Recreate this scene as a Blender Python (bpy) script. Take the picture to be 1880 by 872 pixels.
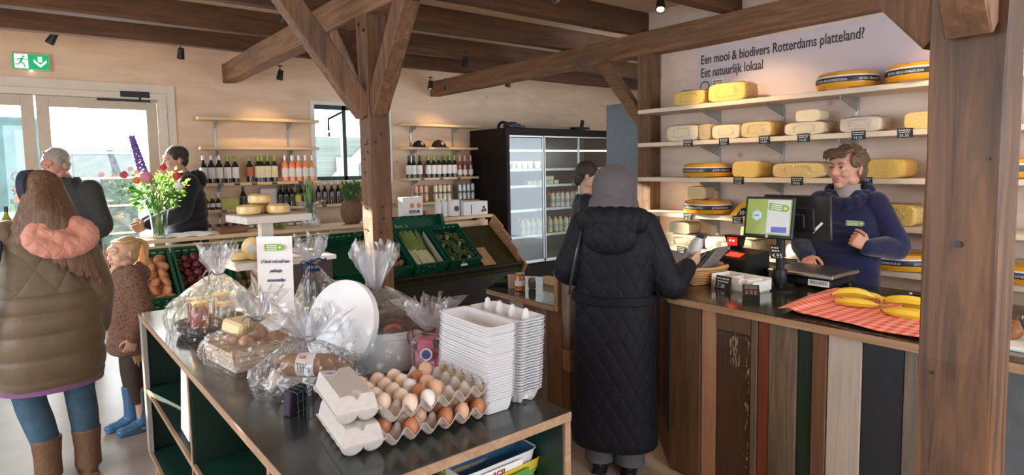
import bpy, math, random
from mathutils import Vector, Matrix, Euler
for o in list(bpy.data.objects): bpy.data.objects.remove(o)
S = bpy.context.scene
COL = S.collection
PI = math.pi
rnd = random.Random(7)
V = Vector
# ---------------------------------------------------------------- camera, light, exposure
cam = bpy.data.cameras.new('camera'); camo = bpy.data.objects.new('camera', cam); COL.objects.link(camo)
cam.sensor_fit = 'HORIZONTAL'; cam.sensor_width = 36
cam.lens = 36 * 1115 / 1880
cam.shift_y = -(436 - 395) / 1880
cam.clip_start = .05
yaw, pit, rol = math.radians(38), math.radians(4.6), math.radians(-.95)
fwd = V((math.sin(yaw) * math.cos(pit), math.cos(yaw) * math.cos(pit), -math.sin(pit)))
right = V((math.cos(yaw), -math.sin(yaw), 0)); up = right.cross(fwd)
r2 = math.cos(rol) * right + math.sin(rol) * up; u2 = -math.sin(rol) * right + math.cos(rol) * up
m3 = Matrix((r2, u2, -fwd)).transposed()
camo.matrix_world = Matrix.Translation((0, 0, 1.62)) @ m3.to_4x4()
S.camera = camo
cam.dof.use_dof = False
S.view_settings.view_transform = 'Standard'; S.view_settings.look = 'None'
S.view_settings.exposure = 0.45; S.view_settings.gamma = 1
S.view_settings.use_curve_mapping = False
S.cycles.transparent_max_bounces = 20
W = bpy.data.worlds.new('sky'); S.world = W; W.use_nodes = True
bg = W.node_tree.nodes['Background']; bg.inputs[0].default_value = (.80, .90, 1, 1); bg.inputs[1].default_value = 3.0
sun = bpy.data.lights.new('sun', 'SUN'); sun.energy = 24; sun.angle = .012; sun.color = (1, .86, .66)
suno = bpy.data.objects.new('sun', sun); COL.objects.link(suno)
suno.rotation_euler = V((.25, -1, -.245)).to_track_quat('-Z', 'Y').to_euler()
def area(name, loc, tgt, sx, sy, e, col=(1, 1, 1)):
    l = bpy.data.lights.new(name, 'AREA'); l.shape = 'RECTANGLE'; l.size = sx; l.size_y = sy; l.energy = e; l.color = col
    o = bpy.data.objects.new(name, l); COL.objects.link(o); o.location = loc
    o.rotation_euler = (V(tgt) - V(loc)).to_track_quat('-Z', 'Y').to_euler(); return o
# added soft fill, as if from unseen windows behind and beside the photographer
area('front_fill', (1.9, -2.3, 1.75), (1.9, 4, 1.2), 4.4, 1.7, 36, (.98, .98, 1))
area('side_fill', (-2.9, 2.6, 1.7), (4, 2.4, 1.2), 3.4, 1.7, 50, (.93, .96, 1))
area('door_daylight', (.5, 7.25, 1.3), (.9, 0, .9), 1.6, 1.9, 30, (.95, .97, 1))
# ---------------------------------------------------------------- helpers
class MB:
    def __init__(s): s.v = []; s.f = []; s.m = []; s.mi = 0
    def add(s, vs, fs, T=None):
        n = len(s.v)
        s.v += [tuple(T @ V(p)) if T else tuple(p) for p in vs]
        s.f += [tuple(i + n for i in f) for f in fs]; s.m += [s.mi] * len(fs); return s
    def box(s, c, d, rot=None, b=0.0):
        x, y, z = d[0] / 2, d[1] / 2, d[2] / 2
        T = Matrix.Translation(c) @ (Euler(rot).to_matrix().to_4x4() if rot else Matrix())
        b = min(b, x * .95, y * .95, z * .95)
        if b <= 0:
            vs = [(a * x, e * y, g * z) for a in (-1, 1) for e in (-1, 1) for g in (-1, 1)]
            return s.add(vs, [(0, 1, 3, 2), (4, 6, 7, 5), (0, 4, 5, 1), (2, 3, 7, 6), (0, 2, 6, 4), (1, 5, 7, 3)], T)
        # chamfered box
        vs = []; idx = {}
        for a in (-1, 1):
            for e in (-1, 1):
                for g in (-1, 1):
                    for k in range(3):
                        q = [a * x, e * y, g * z]
                        for j in range(3):
                            if j != k: q[j] -= (a, e, g)[j] * b
                        idx[(a, e, g, k)] = len(vs); vs.append(tuple(q))
        fs = []
        for k in range(3):
            o1, o2 = [(1, 2), (2, 0), (0, 1)][k]
            for sg in (-1, 1):
                c4 = []
                for (p, q) in ((-1, -1), (1, -1), (1, 1), (-1, 1)):
                    t = [0, 0, 0]; t[k] = sg; t[o1] = p; t[o2] = q; c4.append(idx[(*t, k)])
                fs.append(tuple(c4) if sg > 0 else tuple(c4[::-1]))
        for k in range(3):
            o1, o2 = [(1, 2), (2, 0), (0, 1)][k]
            for p in (-1, 1):
                for q in (-1, 1):
                    def g(t, kk):
                        w = [0, 0, 0]; w[k] = t; w[o1] = p; w[o2] = q; return idx[(*w, kk)]
                    f = (g(-1, o1), g(1, o1), g(1, o2), g(-1, o2))
                    fs.append(f if p * q < 0 else f[::-1])
        for a in (-1, 1):
            for e in (-1, 1):
                for g in (-1, 1):
                    f = tuple(idx[(a, e, g, k)] for k in range(3)); fs.append(f if a * e * g > 0 else f[::-1])
        return s.add(vs, fs, T)
    def loft(s, rings, cap=True, closed=True):
        n = len(rings[0]); vs = [p for r in rings for p in r]; fs = []
        for i in range(len(rings) - 1):
            for j in range(n if closed else n - 1):
                k = (j + 1) % n; fs.append((i * n + j, i * n + k, (i + 1) * n + k, (i + 1) * n + j))
        if cap: fs.append(tuple(range(n))[::-1]); fs.append(tuple((len(rings) - 1) * n + j for j in range(n)))
        return s.add(vs, fs)
    def lathe(s, prof, c=(0, 0, 0), n=16, T=None, cap=True):
        rings = [[(c[0] + r * math.cos(2 * PI * j / n), c[1] + r * math.sin(2 * PI * j / n), c[2] + z) for j in range(n)] for r, z in prof]
        if T: rings = [[tuple(T @ V(p)) for p in r] for r in rings]
        return s.loft(rings, cap)
    def tube(s, pts, rad, n=8, cap=True, sm=0):
        pts = [V(p) for p in pts]
        if not hasattr(rad, '__len__'): rad = [rad] * len(pts)
        if sm:
            P, Rr = [], []
            for i in range(len(pts) - 1):
                p0 = pts[max(i - 1, 0)]; p1 = pts[i]; p2 = pts[i + 1]; p3 = pts[min(i + 2, len(pts) - 1)]
                for k in range(sm):
                    t = k / sm
                    P.append(.5 * ((2 * p1) + (p2 - p0) * t + (2 * p0 - 5 * p1 + 4 * p2 - p3) * t * t + (3 * p1 - p0 - 3 * p2 + p3) * t ** 3))
                    Rr.append(rad[i] + (rad[i + 1] - rad[i]) * t)
            P.append(pts[-1]); Rr.append(rad[-1]); pts, rad = P, Rr
        rings = []; nrm = None
        for i, p in enumerate(pts):
            d = (pts[min(i + 1, len(pts) - 1)] - pts[max(i - 1, 0)]).normalized()
            if nrm is None: nrm = d.orthogonal().normalized()
            nrm = (nrm - d * nrm.dot(d))
            nrm = nrm.normalized() if nrm.length > 1e-6 else d.orthogonal().normalized()
            b = d.cross(nrm)
            rings.append([tuple(p + (nrm * math.cos(2 * PI * j / n) + b * math.sin(2 * PI * j / n)) * rad[i]) for j in range(n)])
        return s.loft(rings, cap)
    def limb(s, pts, rad, sm=4, n=14):
        s.tube(pts, rad, n, True, sm)
        for p, r in ((pts[0], rad[0]), (pts[-1], rad[-1])): s.ell(p, (r, r, r), n=12, m=8)
        return s
    def ell(s, c, r, rot=None, n=20, m=12, T=None):
        T0 = Matrix.Translation(c) @ (Euler(rot).to_matrix().to_4x4() if rot else Matrix())
        if T: T0 = T @ T0
        vs = [(0, 0, -r[2])]
        for i in range(1, m):
            a = PI * i / m - PI / 2
            for j in range(n): vs.append((r[0] * math.cos(a) * math.cos(2 * PI * j / n), r[1] * math.cos(a) * math.sin(2 * PI * j / n), r[2] * math.sin(a)))
        vs.append((0, 0, r[2])); fs = []
        for j in range(n): fs.append((0, 1 + (j + 1) % n, 1 + j))
        for i in range(m - 2):
            for j in range(n):
                a = 1 + i * n + j; b = 1 + i * n + (j + 1) % n; fs.append((a, b, b + n, a + n))
        L = len(vs) - 1
        for j in range(n): fs.append((L, L - n + j, L - n + (j + 1) % n))
        return s.add(vs, fs, T0)
    def prism(s, poly, z0, z1, T=None):
        n = len(poly); vs = [(x, y, z0) for x, y in poly] + [(x, y, z1) for x, y in poly]
        fs = [tuple(range(n))[::-1], tuple(range(n, 2 * n))] + [(i, (i + 1) % n, n + (i + 1) % n, n + i) for i in range(n)]
        return s.add(vs, fs, T)
    def grid(s, fn, nu, nv, wrap=False):
        vs = [fn(i / nu, j / nv) for i in range(nu + 1) for j in range(nv + 1)]
        fs = [(i * (nv + 1) + j, (i + 1) * (nv + 1) + j, (i + 1) * (nv + 1) + j + 1, i * (nv + 1) + j + 1) for i in range(nu) for j in range(nv)]
        return s.add(vs, fs)
    def mesh(s, name, mats, smooth=False):
        me = bpy.data.meshes.new(name); me.from_pydata(s.v, [], s.f); me.update()
        if not isinstance(mats, (list, tuple)): mats = [mats]
        for m in mats: me.materials.append(m)
        if len(mats) > 1: me.polygons.foreach_set('material_index', s.m)
        if smooth:
            me.polygons.foreach_set('use_smooth', [True] * len(me.polygons))
            if smooth != 2:
                try: me.set_sharp_from_angle(angle=math.radians(40))
                except Exception: pass
        return me
    def build(s, name, mats, parent=None, smooth=False, loc=None, rot=None):
        o = bpy.data.objects.new(name, s.mesh(name, mats, smooth)); COL.objects.link(o)
        if parent: o.parent = parent
        if loc is not None: o.location = loc
        if rot is not None: o.rotation_euler = rot
        return o
def remesh(o, vox, it=3, fac=.5):
    md = o.modifiers.new('r', 'REMESH'); md.mode = 'VOXEL'; md.voxel_size = vox; md.use_smooth_shade = True
    if it:
        sm = o.modifiers.new('s', 'SMOOTH'); sm.iterations = it; sm.factor = fac
    dg = bpy.context.evaluated_depsgraph_get()
    me = bpy.data.meshes.new_from_object(o.evaluated_get(dg))
    mats = [m for m in o.data.materials]
    o.modifiers.clear(); o.data = me
    me.materials.clear()
    for m in mats: me.materials.append(m)
    me.polygons.foreach_set('material_index', [0] * len(me.polygons))
    me.polygons.foreach_set('use_smooth', [True] * len(me.polygons)); return o
def paint(o, i, test):
    for p in o.data.polygons:
        if test(p.center): p.material_index = i
def tag(o, label=None, cat=None, group=None, kind=None):
    if label: o['label'] = label
    if cat: o['category'] = cat
    if group: o['group'] = group
    if kind: o['kind'] = kind
    return o
def thing(name, label, cat, loc=(0, 0, 0), rz=0, group=None):
    o = bpy.data.objects.new(name, None); COL.objects.link(o); o.location = loc; o.rotation_euler = (0, 0, rz)
    o.empty_display_size = .05
    return tag(o, label, cat, group)
def copy_tree(o, parent=None, loc=None, rz=None, label=None, group=None):
    c = o.copy(); COL.objects.link(c)
    if parent: c.parent = parent
    for ch in list(o.children): copy_tree(ch, c)
    if loc is not None: c.location = loc
    if rz is not None: c.rotation_euler = (0, 0, rz) if not hasattr(rz, '__len__') else rz
    if label: c['label'] = label
    if group: c['group'] = group
    return c
class Proto:   # first call places the original, later calls copy it
    def __init__(s, o): s.o = o; s.used = False
    def at(s, loc, rz=0, label=None, group=None, scale=None):
        if not s.used:
            s.used = True; c = s.o; c.location = loc; c.rotation_euler = (0, 0, rz) if not hasattr(rz, '__len__') else rz
            if label: c['label'] = label
            if group: c['group'] = group
        else: c = copy_tree(s.o, None, loc, rz, label, group)
        c.scale = (1, 1, 1) if scale is None else (scale if hasattr(scale, '__len__') else (scale,) * 3)
        return c
ORD = ['', 'second', 'third', 'fourth', 'fifth', 'sixth', 'seventh', 'eighth', 'ninth', 'tenth', 'eleventh', 'twelfth', 'thirteenth', 'fourteenth', 'fifteenth', 'sixteenth', 'seventeenth', 'eighteenth', 'nineteenth', 'twentieth']
def lr(i, n):
    if n == 1: return 'the only one'
    if i == 0: return 'leftmost'
    if i == n - 1: return 'rightmost'
    return ORD[i] + ' from the left'
def ud(i, n):   # 0 is the lowest
    if i == 0: return 'lowest'
    if i == n - 1: return 'topmost'
    k = n - 1 - i
    return ORD[k] + ' from the top' if k < 20 and k <= i else ORD[i] + ' from the bottom'
# ---------------------------------------------------------------- materials
def nm(name):
    m = bpy.data.materials.new(name); m.use_nodes = True; return m, m.node_tree, m.node_tree.nodes['Principled BSDF']
def mat(name, c, rough=.6, metal=0, var=.12, scale=12, bump=.0, bscale=60, coat=0, trans=0, sheen=0, emit=0, stretch=(1, 1, 1), spec=None, sss=0):
    m, t, p = nm(name); N = t.nodes; L = t.links
    p.inputs['Roughness'].default_value = rough; p.inputs['Metallic'].default_value = metal
    tc = N.new('ShaderNodeTexCoord'); mp = N.new('ShaderNodeMapping'); mp.inputs['Scale'].default_value = stretch
    L.new(tc.outputs['Object'], mp.inputs[0])
    if var:
        n = N.new('ShaderNodeTexNoise'); n.inputs['Scale'].default_value = scale; n.inputs['Detail'].default_value = 4
        L.new(mp.outputs[0], n.inputs[0]); r = N.new('ShaderNodeValToRGB')
        r.color_ramp.elements[0].position = .3; r.color_ramp.elements[1].position = .7
        r.color_ramp.elements[0].color = (*[x * (1 - var) for x in c], 1); r.color_ramp.elements[1].color = (*[min(1, x * (1 + var)) for x in c], 1)
        L.new(n.outputs[0], r.inputs[0]); L.new(r.outputs[0], p.inputs['Base Color'])
    else: p.inputs['Base Color'].default_value = (*c, 1)
    if bump:
        n2 = N.new('ShaderNodeTexNoise'); n2.inputs['Scale'].default_value = bscale; L.new(mp.outputs[0], n2.inputs[0])
        b = N.new('ShaderNodeBump'); b.inputs['Strength'].default_value = bump; b.inputs['Distance'].default_value = .01
        L.new(n2.outputs[0], b.inputs['Height']); L.new(b.outputs[0], p.inputs['Normal'])
    if coat: p.inputs['Coat Weight'].default_value = coat; p.inputs['Coat Roughness'].default_value = .1
    if trans: p.inputs['Transmission Weight'].default_value = trans
    if sheen: p.inputs['Sheen Weight'].default_value = sheen
    if sss: p.inputs['Subsurface Weight'].default_value = sss; p.inputs['Subsurface Scale'].default_value = .01
    if spec is not None: p.inputs['Specular IOR Level'].default_value = spec
    if emit: p.inputs['Emission Color'].default_value = (*c, 1); p.inputs['Emission Strength'].default_value = emit
    return m
def wood(name, c1, c2, axis='z', scale=9, rough=.65, dark=None, bump=.25, knots=0, str_=.07):
    m, t, p = nm(name); N = t.nodes; L = t.links
    tc = N.new('ShaderNodeTexCoord'); mp = N.new('ShaderNodeMapping')
    sc = {'x': (str_, 1, 1), 'y': (1, str_, 1), 'z': (1, 1, str_)}[axis]; mp.inputs['Scale'].default_value = sc
    L.new(tc.outputs['Object'], mp.inputs[0])
    n = N.new('ShaderNodeTexNoise'); n.inputs['Scale'].default_value = scale * 3; n.inputs['Detail'].default_value = 8; n.inputs['Roughness'].default_value = .62; n.inputs['Distortion'].default_value = .9
    L.new(mp.outputs[0], n.inputs[0])
    r = N.new('ShaderNodeValToRGB'); e = r.color_ramp.elements
    e[0].position = .32; e[0].color = (*c1, 1); e[1].position = .68; e[1].color = (*c2, 1)
    L.new(n.outputs[0], r.inputs[0]); out = r.outputs[0]
    def mixc(a, fac, col):
        x = N.new('ShaderNodeMix'); x.data_type = 'RGBA'; L.new(fac, x.inputs[0]); L.new(a, x.inputs[6]); x.inputs[7].default_value = (*col, 1); return x.outputs[2]
    if dark:
        n3 = N.new('ShaderNodeTexNoise'); n3.inputs['Scale'].default_value = 3.5; n3.inputs['Detail'].default_value = 6
        mp3 = N.new('ShaderNodeMapping'); mp3.inputs['Scale'].default_value = tuple(.35 if q < 1 else 1.3 for q in sc); L.new(tc.outputs['Object'], mp3.inputs[0]); L.new(mp3.outputs[0], n3.inputs[0])
        r3 = N.new('ShaderNodeValToRGB'); r3.color_ramp.elements[0].position = .5; r3.color_ramp.elements[1].position = .68
        L.new(n3.outputs[0], r3.inputs[0]); out = mixc(out, r3.outputs[0], dark)
    if knots:
        v = N.new('ShaderNodeTexVoronoi'); v.inputs['Scale'].default_value = knots; L.new(tc.outputs['Object'], v.inputs[0])
        rk = N.new('ShaderNodeValToRGB'); rk.color_ramp.elements[0].position = .03; rk.color_ramp.elements[0].color = (.8, .8, .8, 1); rk.color_ramp.elements[1].position = .085; rk.color_ramp.elements[1].color = (0, 0, 0, 1)
        L.new(v.outputs[0], rk.inputs[0]); out = mixc(out, rk.outputs[0], tuple(q * .62 for q in c1))
    L.new(out, p.inputs['Base Color']); p.inputs['Roughness'].default_value = rough
    b = N.new('ShaderNodeBump'); b.inputs['Strength'].default_value = bump; b.inputs['Distance'].default_value = .008
    L.new(n.outputs[0], b.inputs['Height']); L.new(b.outputs[0], p.inputs['Normal']); return m
def clear(name, tint=(1, 1, 1), gl=.1, rough=.03, haze=0, bump=0, bscale=40, stretch=(1, 1, 1)):
    m, t, p = nm(name); N = t.nodes; L = t.links; N.remove(p); out = [x for x in N if x.type == 'OUTPUT_MATERIAL'][0]
    tr = N.new('ShaderNodeBsdfTransparent'); tr.inputs[0].default_value = (*tint, 1)
    g = N.new('ShaderNodeBsdfGlossy'); g.inputs['Roughness'].default_value = rough
    lw = N.new('ShaderNodeLayerWeight'); lw.inputs[0].default_value = .25
    mr = N.new('ShaderNodeMapRange'); mr.inputs['To Min'].default_value = gl; mr.inputs['To Max'].default_value = min(1, gl + .6); L.new(lw.outputs['Fresnel'], mr.inputs[0])
    mx = N.new('ShaderNodeMixShader'); L.new(mr.outputs[0], mx.inputs[0]); L.new(tr.outputs[0], mx.inputs[1]); L.new(g.outputs[0], mx.inputs[2]); o = mx.outputs[0]
    if bump:
        tc = N.new('ShaderNodeTexCoord'); mp = N.new('ShaderNodeMapping'); mp.inputs['Scale'].default_value = stretch; L.new(tc.outputs['Object'], mp.inputs[0])
        n = N.new('ShaderNodeTexVoronoi'); n.inputs['Scale'].default_value = bscale; L.new(mp.outputs[0], n.inputs[0])
        b = N.new('ShaderNodeBump'); b.inputs['Strength'].default_value = bump; b.inputs['Distance'].default_value = .02; L.new(n.outputs[0], b.inputs['Height'])
        L.new(b.outputs[0], g.inputs['Normal']); L.new(b.outputs[0], lw.inputs['Normal'])
    if haze:
        d = N.new('ShaderNodeBsdfDiffuse'); d.inputs[0].default_value = (.9, .93, .97, 1); tl = N.new('ShaderNodeBsdfTranslucent'); tl.inputs[0].default_value = (.9, .93, .97, 1)
        a = N.new('ShaderNodeMixShader'); a.inputs[0].default_value = .5; L.new(d.outputs[0], a.inputs[1]); L.new(tl.outputs[0], a.inputs[2])
        mx2 = N.new('ShaderNodeMixShader'); mx2.inputs[0].default_value = haze; L.new(o, mx2.inputs[1]); L.new(a.outputs[0], mx2.inputs[2]); o = mx2.outputs[0]
    L.new(o, out.inputs[0]); return m
def quilt(name, c, k=14, rough=.55, strength=.6, diamond=True, var=.1, sheen=.2):
    # stitched quilting: ridged bump lines, diamond or horizontal
    m = mat(name, c, rough, var=var, scale=20, sheen=sheen); t = m.node_tree; N = t.nodes; L = t.links; p = N['Principled BSDF']
    tc = N.new('ShaderNodeTexCoord'); sp = N.new('ShaderNodeSeparateXYZ'); L.new(tc.outputs['Object'], sp.inputs[0])
    def mth(op, a, b=None):
        x = N.new('ShaderNodeMath'); x.operation = op
        for i, q in enumerate((a, b)):
            if q is None: continue
            if isinstance(q, (int, float)): x.inputs[i].default_value = q
            else: L.new(q, x.inputs[i])
        return x.outputs[0]
    ang = mth('MULTIPLY', sp.outputs[0], k); z = mth('MULTIPLY', sp.outputs[2], k * (.62 if diamond else 1))
    yy = mth('MULTIPLY', sp.outputs[1], k * .6)
    ang = mth('ADD', ang, yy)
    if diamond:
        a = mth('ABSOLUTE', mth('SINE', mth('MULTIPLY', mth('ADD', ang, z), PI)))
        b = mth('ABSOLUTE', mth('SINE', mth('MULTIPLY', mth('SUBTRACT', ang, z), PI)))
        h = mth('MINIMUM', a, b)
    else: h = mth('ABSOLUTE', mth('SINE', mth('MULTIPLY', z, PI)))
    h = mth('POWER', h, .35)
    n = N.new('ShaderNodeTexNoise'); n.inputs['Scale'].default_value = 22; L.new(tc.outputs['Object'], n.inputs[0])
    h = mth('ADD', h, mth('MULTIPLY', n.outputs[0], .6))
    bp = N.new('ShaderNodeBump'); bp.inputs['Strength'].default_value = strength; bp.inputs['Distance'].default_value = .02
    L.new(h, bp.inputs['Height']); L.new(bp.outputs[0], p.inputs['Normal']); return m
def gingham(name, c1, c2, sc):
    m, t, p = nm(name); N = t.nodes; L = t.links; tc = N.new('ShaderNodeTexCoord'); sp = N.new('ShaderNodeSeparateXYZ'); L.new(tc.outputs['Object'], sp.inputs[0])
    outs = []
    for k in (0, 1):
        a = N.new('ShaderNodeMath'); a.operation = 'MULTIPLY'; a.inputs[1].default_value = sc; L.new(sp.outputs[k], a.inputs[0])
        b = N.new('ShaderNodeMath'); b.operation = 'FRACT'; L.new(a.outputs[0], b.inputs[0])
        c = N.new('ShaderNodeMath'); c.operation = 'GREATER_THAN'; c.inputs[1].default_value = .5; L.new(b.outputs[0], c.inputs[0]); outs.append(c.outputs[0])
    s2 = N.new('ShaderNodeMath'); s2.operation = 'ADD'; L.new(outs[0], s2.inputs[0]); L.new(outs[1], s2.inputs[1])
    h = N.new('ShaderNodeMath'); h.operation = 'MULTIPLY'; h.inputs[1].default_value = .5; L.new(s2.outputs[0], h.inputs[0])
    x = N.new('ShaderNodeMix'); x.data_type = 'RGBA'; L.new(h.outputs[0], x.inputs[0]); x.inputs[6].default_value = (*c1, 1); x.inputs[7].default_value = (*c2, 1)
    L.new(x.outputs[2], p.inputs['Base Color']); p.inputs['Roughness'].default_value = .9; return m
def spots(name, c1, c2, sc, thr=.35, rough=.7, bump=.2):
    m, t, p = nm(name); N = t.nodes; L = t.links; tc = N.new('ShaderNodeTexCoord'); v = N.new('ShaderNodeTexVoronoi'); v.inputs['Scale'].default_value = sc; L.new(tc.outputs['Object'], v.inputs[0])
    r = N.new('ShaderNodeValToRGB'); r.color_ramp.elements[0].position = thr; r.color_ramp.elements[0].color = (*c2, 1); r.color_ramp.elements[1].position = thr + .08; r.color_ramp.elements[1].color = (*c1, 1)
    L.new(v.outputs[0], r.inputs[0]); L.new(r.outputs[0], p.inputs['Base Color']); p.inputs['Roughness'].default_value = rough
    b = N.new('ShaderNodeBump'); b.inputs['Strength'].default_value = bump; b.inputs['Distance'].default_value = .004; L.new(v.outputs[0], b.inputs['Height']); L.new(b.outputs[0], p.inputs['Normal']); return m
def text(body, size, M_, material, name, parent=None, ext=.0008, sx=1.0, shear=0, align='LEFT', off=0, lsp=1):
    cu = bpy.data.curves.new(name, 'FONT'); cu.body = body; cu.size = size; cu.extrude = ext; cu.shear = shear; cu.align_x = align; cu.offset = off; cu.space_line = lsp; cu.resolution_u = 3
    o = bpy.data.objects.new(name, cu); COL.objects.link(o)
    dg = bpy.context.evaluated_depsgraph_get(); me = bpy.data.meshes.new_from_object(o.evaluated_get(dg))
    bpy.data.objects.remove(o)
    me.transform(Matrix.Diagonal((sx, 1, 1, 1))); me.materials.clear(); me.materials.append(material)
    n = bpy.data.objects.new(name, me); COL.objects.link(n)
    if parent: n.parent = parent
    n.matrix_local = M_; return n
def frame(o, x, y):   # matrix with local x,y directions (text reads along x, up along y)
    x = V(x).normalized(); y = V(y).normalized(); z = x.cross(y)
    m = Matrix((x, y, z)).transposed().to_4x4(); m.translation = V(o); return m
M = {}
M['ply'] = wood('birch_plywood', (.70, .50, .34), (.82, .63, .46), 'x', 2.2, .6, bump=.06, knots=2.6, str_=.22)
M['plyy'] = wood('birch_plywood_side', (.64, .50, .42), (.76, .63, .54), 'y', 2.2, .6, bump=.06, knots=2.6, str_=.22)
M['pinex'] = wood('pine_shelf', (.70, .50, .28), (.83, .64, .40), 'x', 6, .5, bump=.08)
M['piney'] = wood('pale_pine_shelf', (.72, .60, .45), (.82, .71, .56), 'y', 6, .5, bump=.08)
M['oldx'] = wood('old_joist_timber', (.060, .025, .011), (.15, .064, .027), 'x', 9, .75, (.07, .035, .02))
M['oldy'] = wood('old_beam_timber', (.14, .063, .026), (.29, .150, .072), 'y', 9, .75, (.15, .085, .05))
M['oldz'] = wood('old_post_timber', (.095, .044, .020), (.25, .128, .064), 'z', 9, .7, (.09, .05, .035))
M['oldzd'] = wood('dark_post_timber', (.048, .022, .010), (.20, .094, .040), 'z', 8, .5, (.012, .008, .008))
M['black'] = mat('black_metal', (.012, .012, .014), .45, var=0)
M['blackp'] = mat('black_plastic', (.012, .012, .014), .4, var=.1, spec=.3)
M['steel'] = mat('brushed_steel', (.55, .55, .53), .3, 1, var=.05)
M['zinc'] = mat('zinc_bracket', (.42, .44, .43), .4, .8, var=.1)
M['white'] = mat('white_paint', (.80, .80, .79), .5, var=.03)
M['paper'] = mat('white_paper', (.85, .85, .86), .7, var=.02)
M['cream'] = mat('cream_paint', (.72, .66, .55), .5, var=.03)
M['glass'] = clear('window_glass', (.96, .98, .97), .05, .01)
M['floor'] = mat('polished_concrete', (.40, .34, .28), .35, var=.16, scale=2.5, bump=.05, bscale=30)
# ---------------------------------------------------------------- the room
def struct(o): return tag(o, kind='structure')
WB = 7.4; WR = 4.52; ZC = 3.0
struct(MB().box((2.6, 2.4, -.05), (12.4, 10.2, .1)).build('floor', M['floor']))
struct(MB().box((2.6, 2.4, ZC + .05), (12.4, 10.2, .1)).build('ceiling', M['ply']))
def holes(x0, x1, z0, z1, hs):   # rectangles left over around holes on a strip
    out = []; xs = x0
    for (a, b, c, d) in sorted(hs):
        if a > xs: out.append((xs, a, z0, z1))
        if c > z0: out.append((a, b, z0, c))
        if d < z1: out.append((a, b, d, z1))
        xs = b
    if x1 > xs: out.append((xs, x1, z0, z1))
    return out
bk = MB()
for a, b, c, d in holes(-3.2, 8.4, 0, ZC, [(-1.25, 1.14, 0, 2.44), (2.70, 3.74, 1.46, 2.44)]): bk.box(((a + b) / 2, WB + .1, (c + d) / 2), (b - a, .2, d - c))
struct(bk.build('wall_back', M['ply']))
struct(MB().box((WR + .06, 1.4 - .45, ZC / 2), (.12, 5.6, ZC)).build('wall_right', M['plyy']))
struct(MB().box((8.5, 5.5, ZC / 2), (.2, 4.2, ZC)).build('wall_far_right', M['plyy']))
lf = MB()
for a, b, c, d in holes(-2.6, WB, 0, ZC, [(.7, 4.5, .8, 2.6)]): lf.box((-3.1, (a + b) / 2, (c + d) / 2), (.2, b - a, d - c))
struct(lf.build('wall_left', M['plyy']))
fr = MB()
for a, b, c, d in holes(-3.2, WR + .12, 0, ZC, [(-.5, 4.3, .8, 2.7)]): fr.box(((a + b) / 2, -2.5, (c + d) / 2), (b - a, .2, d - c))
struct(fr.build('wall_front', M['ply']))
# double glazed door
dr = tag(bpy.data.objects.new('door_1', None), kind='structure'); COL.objects.link(dr)
f = MB()
for x0, x1, z0, z1 in ((-1.25, 1.14, 2.375, 2.44), (1.06, 1.14, 0, 2.375), (-1.25, -1.17, 0, 2.375)): f.box(((x0 + x1) / 2, WB + .06, (z0 + z1) / 2), (x1 - x0, .2, z1 - z0), b=.004)
f.build('door_frame', M['cream'], dr)
f = MB()
for x0, x1, z0, z1 in ((-1.26, 1.22, 2.44, 2.53), (1.14, 1.22, 0, 2.44)): f.box(((x0 + x1) / 2, WB - .012, (z0 + z1) / 2), (x1 - x0, .024, z1 - z0))
f.build('door_casing', M['cream'], dr)
mgl = M['glass']
for (a, b) in ((-1.16, .03), (.045, 1.055)):
    lf = MB(); s_ = .10
    for x0, x1, z0, z1 in ((a, a + s_, .02, 2.37), (b - s_, b, .02, 2.37), (a + s_, b - s_, 2.27, 2.37), (a + s_, b - s_, .02, .14)): lf.box(((x0 + x1) / 2, WB + .04, (z0 + z1) / 2), (x1 - x0, .055, z1 - z0), b=.003)
    L_ = lf.build('door_leaf', mat('door_paint', (.58, .50, .40), .5, var=.03), dr)
    MB().box(((a + b) / 2, WB + .04, 1.2), (b - a - 2 * s_, .012, 2.14)).build('pane', mgl, L_)
    hx = b - .05 if a < -.5 else a + .05
    MB().tube([(hx, WB + .01, 1.05), (hx, WB - .05, 1.05), (hx + (-.12 if a < -.5 else .12), WB - .05, 1.05)], .009, 8).box((hx, WB + .008, 1.05), (.03, .01, .16)).build('door_handle', M['steel'], L_)
dc = MB().box((.86, WB - .02, 2.42), (.26, .055, .06), b=.004); dc.build('door_closer', M['black'], dr)
MB().box((.76, WB - .045, 2.355), (.46, .02, .022)).tube([(.9, WB - .03, 2.41), (.9, WB - .045, 2.355)], .01).build('closer_arm', M['black'], dr)
# white round sticker ring on left pane
st = MB()
for k in range(24):
    a0, a1 = 2 * PI * k / 24, 2 * PI * (k + 1) / 24
    st.add([(-.14 + r * math.cos(a), WB + .03, 1.60 + r * math.sin(a)) for a, r in ((a0, .03), (a1, .03), (a1, .045), (a0, .045))], [(0, 1, 2, 3)])
st.box((-.14, WB + .03, 1.51), (.1, .001, .012)); st.build('window_sticker', M['white'], dr)
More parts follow.
